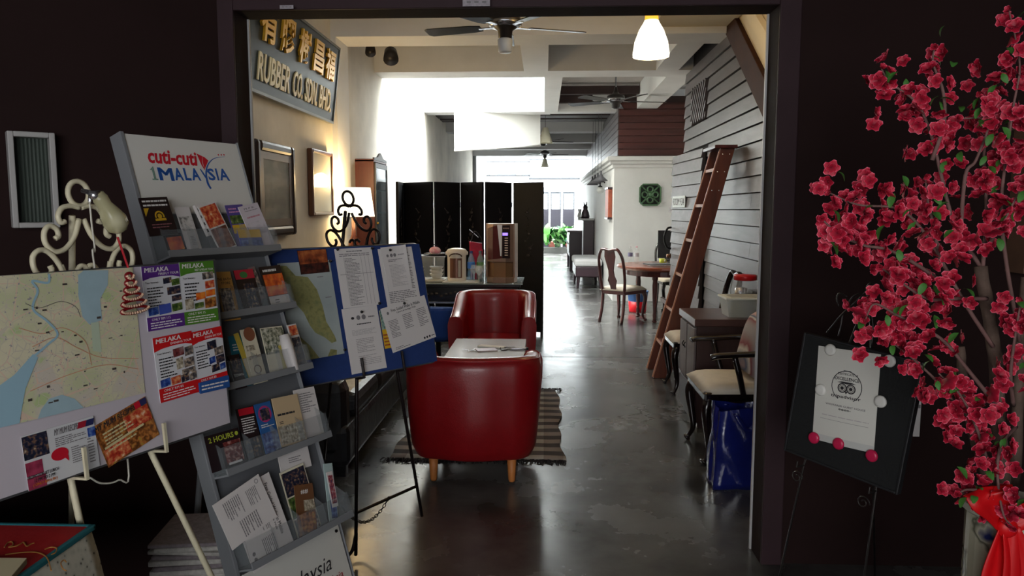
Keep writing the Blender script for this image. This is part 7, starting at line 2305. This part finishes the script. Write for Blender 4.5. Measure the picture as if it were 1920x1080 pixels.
MB().tube([apex, bkl], 0.0035, 6).build('back_leg', WIRE, we, smooth=True)
for pl_ in (((1550, 624), (1578, 590), (1606, 565), (1625, 545)), ((1572, 630), (1577, 610), (1580, 590)), ((1590, 569), (1600, 556), (1612, 551), (1620, 556)), ((1573, 574), (1569, 560), (1574, 550), (1588, 556)), ((1626, 560), (1625, 540), (1634, 530), (1642, 540), (1640, 552)), ((1634, 590), (1637, 615), (1634, 650))):
    MB().tube(catmull([cfp(x, y, -0.03) for x, y in pl_], 5), 0.0026, 6).build('scroll', WIRE, we, smooth=True)
# card on the wall behind
wc = thing('wall_card', 'narrow white card on the dark wall behind the certificate board', 'card', atY(1719, 785, YN))
MB().box(-0.013, -0.003, -0.075, 0.013, -0.0005, 0.075).build('card_paper', PAPER, wc)
MB().box(-0.011, -0.0036, 0.045, 0.011, -0.003, 0.06).build('header_band', GREYINK, wc)

# ------------------------------------------------------------------ blossom tree in a tall vase
YT = 2.0
tree = thing('blossom_tree', 'artificial blossom tree with crimson flowers standing in the tall vase', 'plant', (1.22, YT, 0.70))
BARK = M('branch_bark', c8(92, 74, 64), 0.85, noise=(20, 0.3), bump=(30, 0.6))
TWIG = M('twig_bark', c8(120, 88, 84), 0.8, noise=(20, 0.2))
O = Vector((1.22, YT, 0.70))
rnd = random.Random(42)


def tp(x, y, dy=0.0):
    return atY(x, y, YT + dy) - O


trunks = [([(1890, 990, 0), (1882, 900, 0.0), (1872, 800, 0.0), (1868, 700, 0), (1856, 600, 0.0), (1838, 500, 0.02)], 0.019, 0.016),
          ([(1880, 990, 0.03), (1845, 880, 0.05), (1812, 760, 0.06), (1800, 650, 0.06)], 0.017, 0.011),
          ([(1890, 990, 0.06), (1905, 850, 0.1), (1912, 650, 0.1), (1925, 520, 0.1)], 0.016, 0.012)]
for pts_, r0, r1 in trunks:
    P = catmull([tp(*q) for q in pts_], 6)
    n = len(P)
    MB().tube([p + Vector((rnd.uniform(-1, 1), rnd.uniform(-1, 1), 0)) * 0.0015 for p in P], [r0 + (r1 - r0) * i / (n - 1) for i in range(n)], 12).build('trunk', BARK, tree, smooth=True)
BR = [
    [(1862, 650, -0.02), (1810, 570, -0.06), (1760, 480, -0.1), (1720, 420, -0.12), (1680, 390, -0.14), (1610, 384, -0.16), (1556, 362, -0.16)],
    [(1800, 560, -0.04), (1740, 510, -0.1), (1670, 470, -0.14), (1620, 460, -0.16), (1575, 440, -0.18), (1540, 410, -0.18)],
    [(1838, 500, 0.02), (1790, 420, 0.0), (1765, 330, -0.02), (1748, 260, -0.04), (1720, 195, -0.06), (1670, 155, -0.07), (1652, 128, -0.08)],
    [(1748, 300, -0.04), (1770, 230, -0.06), (1768, 170, -0.07), (1750, 120, -0.08), (1752, 88, -0.08)],
    [(1842, 510, 0.02), (1850, 400, 0.0), (1845, 300, 0.02), (1852, 220, 0.03), (1838, 175, 0.03)],
    [(1800, 450, 0.0), (1810, 330, -0.05), (1830, 300, -0.05), (1852, 228, -0.04), (1795, 222, -0.04)],
    [(1912, 640, 0.05), (1885, 480, 0.0), (1878, 380, -0.03), (1886, 300, -0.05), (1900, 200, -0.06), (1912, 120, -0.08), (1892, 20, -0.1)],
    [(1868, 760, -0.02), (1820, 700, -0.06), (1770, 640, -0.1), (1720, 610, -0.12), (1680, 590, -0.13), (1640, 570, -0.15), (1622, 600, -0.16)],
    [(1868, 860, -0.02), (1820, 800, -0.05), (1770, 730, -0.08), (1720, 680, -0.1), (1670, 640, -0.13)],
    [(1870, 930, -0.04), (1850, 860, -0.08), (1830, 800, -0.1), (1800, 740, -0.12), (1760, 700, -0.12)],
    [(1872, 960, -0.06), (1850, 925, -0.12), (1815, 918, -0.15), (1794, 926, -0.16)],
    [(1850, 560, -0.04), (1790, 560, -0.12), (1740, 560, -0.15), (1690, 530, -0.18), (1650, 500, -0.2)],
    [(1900, 760, 0.0), (1895, 700, -0.08), (1905, 620, -0.12), (1915, 560, -0.12)],
    [(1905, 800, 0.0), (1880, 830, -0.1), (1870, 880, -0.14), (1880, 960, -0.16), (1900, 990, -0.16)],
    [(1850, 470, 0.0), (1870, 430, -0.08), (1890, 400, -0.1), (1915, 350, -0.1)],
    [(1760, 480, -0.1), (1750, 420, -0.12), (1740, 380, -0.12), (1735, 330, -0.13)],
]
pts_all = []
for bi, pl_ in enumerate(BR):
    P = catmull([tp(*q) for q in pl_], 7)
    n = len(P)
    MB().tube(P, [0.0055 - 0.0038 * i / (n - 1) for i in range(n)], 7).build('branch', TWIG, tree, smooth=True)
    skip = 0.30 if bi not in (1, 3, 10, 12, 13, 14, 15, 11) else 0.08
    acc = []
    for i in range(n):
        if i / n >= skip:
            acc.append(P[i])
    pts_all.append(acc)

# blossom: two whorls of cupped petals, pale at the rim
PET = bpy.data.materials.new('petal_crimson')
PET.use_nodes = True
nt = PET.node_tree
b_ = nt.nodes['Principled BSDF']
b_.inputs['Roughness'].default_value = 0.6
at = nt.nodes.new('ShaderNodeAttribute')
at.attribute_name = 'edge'
rp = nt.nodes.new('ShaderNodeValToRGB')
e = rp.color_ramp.elements
e[0].position, e[0].color = 0.0, lin(c8(120, 8, 34))
e[1].position, e[1].color = 1.0, lin(c8(240, 134, 156))
m1 = rp.color_ramp.elements.new(0.55); m1.color = lin(c8(190, 16, 52))
m2 = rp.color_ramp.elements.new(0.78); m2.color = lin(c8(206, 30, 66))
nt.links.new(at.outputs['Fac'], rp.inputs[0])
nt.links.new(rp.outputs[0], b_.inputs['Base Color'])
STA = M('stamen_yellow', c8(220, 170, 40), 0.6)


def blossom_mesh(seed, closed=0.0):
    rn = random.Random(seed)
    vs, fs, ed = [], [], []
    for ring, (cnt, ln, lift, tw) in enumerate(((5, 1.0, 0.25 + closed, 0), (5, 0.72, 0.65 + closed, 0.6))):
        for k in range(cnt):
            a = 2 * PI * k / cnt + tw + rn.uniform(-0.12, 0.12)
            el = lift + rn.uniform(-0.15, 0.15)
            o = len(vs)
            NL, NW = 5, 4
            for i in range(NL + 1):
                t = i / NL
                wd_ = 0.43 * ln * math.sin(PI * (0.07 + 0.66 * t)) ** 0.8
                for j in range(NW + 1):
                    s = j / NW * 2 - 1
                    r_ = t * ln * (1 - 0.26 * s * s * t * t + (0.05 if j % 2 else -0.02) * (t > 0.9))
                    x, y = r_, s * wd_
                    z = 0.16 * s * s * t - 0.10 * t * t + (0.06 * math.sin(j * 2.4 + k) if i == NL else 0)
                    x2, z2 = x * math.cos(el) - z * math.sin(el), x * math.sin(el) + z * math.cos(el)
                    vs.append((x2 * math.cos(a) - y * math.sin(a), x2 * math.sin(a) + y * math.cos(a), z2))
                    ed.append(1.0 if t > 0.99 else (0.9 if abs(s) > 0.99 and t > 0.4 else 0.6 * t))
            for i in range(NL):
                for j in range(NW):
                    q = o + i * (NW + 1) + j
                    fs.append((q, q + 1, q + NW + 2, q + NW + 1))
    me = bpy.data.meshes.new('blossom')
    me.from_pydata(vs, [], fs)
    me.polygons.foreach_set('use_smooth', [True] * len(me.polygons))
    at_ = me.attributes.new('edge', 'FLOAT', 'POINT')
    at_.data.foreach_set('value', ed)
    me.materials.append(PET)
    return me


BM_ = [blossom_mesh(i, 0.35 * (i == 3) + 0.1 * (i == 2)) for i in range(4)]
BUD = blossom_mesh(9, 0.75)
cnt = 0
placed = []


def put(me, p, sz, nm='blossom'):
    o = bpy.data.objects.new(nm, me)
    COL.objects.link(o)
    o.parent = tree
    view = (Vector((0, 0, EYE)) - (p + O)).normalized()
    dr_ = (view * rnd.uniform(0.2, 1.0) + Vector((rnd.uniform(-1, 1), rnd.uniform(-0.6, 0.6), rnd.uniform(-0.6, 1)))).normalized()
    o.rotation_euler = dr_.to_track_quat('Z', 'Y').to_euler()
    o.location = p
    o.scale = (sz,) * 3
    return o


dens = [28, 26, 18, 14, 20, 8, 28, 20, 20, 18, 8, 22, 18, 18, 16, 12]
for bi, acc in enumerate(pts_all):
    m = dens[bi]
    put(BUD, acc[-1], 0.014)
    cnt += 1
    for k in range(m - 1):
        if cnt >= 299:
            break
        u = (k + rnd.random()) / m
        p = acc[min(len(acc) - 1, int(u * len(acc)))]
        spread = 0.036 * (1 - 0.55 * u) + 0.006
        for _t in range(6):
            q = p + Vector((rnd.gauss(0, spread), rnd.gauss(0, spread), rnd.gauss(0, spread)))
            if all((q - r_).length > 0.019 for r_ in placed):
                break
        placed.append(q)
        put(BM_[rnd.randrange(4)], q, rnd.uniform(0.019, 0.026))
        cnt += 1
# blossoms past the limit stay one joined part
ex = MB()
edv = []
for bi, acc in enumerate(pts_all):
    for k in range(int(dens[bi] * 0.75)):
        p = acc[rnd.randrange(len(acc))] + Vector((rnd.gauss(0, 0.034), rnd.uniform(0.01, 0.06), rnd.gauss(0, 0.034)))
        src = BM_[rnd.randrange(4)]
        T = Matrix.Translation(p) @ Vector((rnd.uniform(-1, 1), -1, rnd.uniform(-0.5, 1))).to_track_quat('Z', 'Y').to_matrix().to_4x4() @ Matrix.Scale(rnd.uniform(0.018, 0.023), 4)
        ex.add([T @ v.co for v in src.vertices], [tuple(q.vertices) for q in src.polygons])
        edv += [d.value for d in src.attributes['edge'].data]
o = ex.build('blossom_cluster', PET, tree, smooth=True, kind='stuff')
o.data.attributes.new('edge', 'FLOAT', 'POINT').data.foreach_set('value', edv)
# leaves
LFG = M('leaf_green', c8(66, 120, 48), 0.6, noise=(20, 0.2))
lv, lf_ = leafmesh(0.26, 1.0, 0.3, 5)
lme = bpy.data.meshes.new('leaf')
lme.from_pydata(lv, [], lf_)
lme.polygons.foreach_set('use_smooth', [True] * len(lme.polygons))
lme.materials.append(LFG)
for bi, acc in enumerate(pts_all):
    for k in range(6):
        p = acc[int((k + 0.6) / 6 * (len(acc) - 1))] + Vector((rnd.gauss(0, 0.02), rnd.gauss(-0.02, 0.015), rnd.gauss(0, 0.02)))
        o = bpy.data.objects.new('leaf', lme)
        COL.objects.link(o)
        o.parent = tree
        o.location = p
        o.rotation_euler = (rnd.uniform(0.2, 1.3), rnd.uniform(-0.5, 0.5), rnd.uniform(0, 2 * PI))
        o.scale = (rnd.uniform(0.024, 0.038),) * 3
# vase
va = thing('floor_vase', 'tall pale floor vase with blue and brown flower painting holding the blossom tree', 'vase', (1.25, YT + 0.005, 0))
VASE = MR('painted_porcelain', [(0.0, c8(196, 190, 166)), (0.52, c8(190, 186, 164)), (0.58, c8(96, 96, 80)), (0.63, c8(190, 186, 166)), (0.70, c8(40, 48, 110))], 9, 0.25, 3)
MB().prism([(0.105 * math.cos(t * PI / 14), 0.105 * math.sin(t * PI / 14)) for t in range(28)], 0.70, 'z', 0.0).build('body', VASE, va, bevel=0.012)
rimm = MB().lathe([(0.105, 0.69), (0.118, 0.70), (0.12, 0.72), (0.10, 0.725), (0.09, 0.70)], (0, 0, 0), 28, False)
rimm.build('rim', M('porcelain_rim', c8(196, 192, 176), 0.3), va)
# red ribbon bow around the vase neck
RIB = M('red_satin', c8(206, 12, 20), 0.45, noise=(6, 0.15))
rbn = thing('ribbon_bow', 'large bright red ribbon bow tied around the vase and trunk', 'ribbon', (1.15, YT - 0.135, 0.715))


def ribbon(cent, wds, nm):
    P = catmull([Vector(p) for p in cent], 6)
    n = len(P)
    vs, fs = [], []
    for i, p in enumerate(P):
        t = i / (n - 1) * (len(wds) - 1)
        k = min(int(t), len(wds) - 2)
        w_ = wds[k] + (wds[k + 1] - wds[k]) * (t - k)
        tan = (P[min(i + 1, n - 1)] - P[max(i - 1, 0)]).normalized()
        sd_ = tan.cross(Vector((0, -1, 0)))
        if sd_.length < 0.2:
            sd_ = Vector((1, 0, 0))
        sd_.normalize()
        for j in range(5):
            s = j / 2 - 1
            vs.append(p + sd_ * w_ * s + Vector((0, 0.012 * math.cos(s * 3.5), 0)))
    for i in range(n - 1):
        for j in range(4):
            q = i * 5 + j
            fs.append((q, q + 1, q + 6, q + 5))
    o = MB().add(vs, fs).build(nm, RIB, rbn, smooth=True)
    md = o.modifiers.new('s', 'SOLIDIFY')
    md.thickness = 0.003
    return o


ribbon([(0, 0, 0.0), (-0.03, -0.02, 0.05), (-0.055, -0.03, 0.085), (-0.06, -0.01, 0.10)], [0.022, 0.04, 0.055, 0.06], 'bow_loop')
ribbon([(0, 0, 0.0), (0.05, -0.02, 0.05), (0.10, -0.03, 0.08), (0.13, -0.01, 0.10)], [0.022, 0.04, 0.055, 0.06], 'bow_loop')
ribbon([(0, -0.005, 0.0), (-0.01, -0.01, -0.1), (-0.02, -0.008, -0.25), (-0.03, -0.006, -0.42)], [0.02, 0.045, 0.06, 0.07], 'tail')
ribbon([(0.005, -0.01, 0.0), (0.03, -0.014, -0.1), (0.035, -0.012, -0.25), (0.045, -0.01, -0.42)], [0.02, 0.04, 0.055, 0.06], 'tail')
MB().ball((0, -0.01, 0.0), 0.026, 12, (1, 0.7, 1)).build('knot', RIB, rbn, smooth=True)
# timber cabinet corner behind the blossoms at the right
pc = thing('wall_cabinet', 'dim wooden wall cabinet with glazed door behind the blossoms', 'cabinet', (1.96, YN, 1.45))
CBM = M('dim_oak', c8(120, 88, 70), 0.5, noise=(6, 0.2))
MB().box(-0.10, -0.12, -0.2, 0.30, -0.001, 0.36).build('body', CBM, pc)
MB().box(-0.13, -0.14, 0.36, 0.33, -0.001, 0.40).build('cornice', M('dim_oak_pale', c8(150, 128, 106), 0.5), pc, bevel=0.006)
d = MB().box(-0.08, -0.132, -0.17, 0.28, -0.1215, 0.33).build('door', CBM, pc, bevel=0.003)
MB().box(-0.04, -0.135, -0.13, 0.24, -0.1325, 0.29).build('glass_pane', M('pane_green', c8(60, 66, 56), 0.15), d)
for z in (0.02, 0.15):
    MB().box(-0.04, -0.138, z, 0.24, -0.1355, z + 0.012).build('glazing_bar', CBM, d)
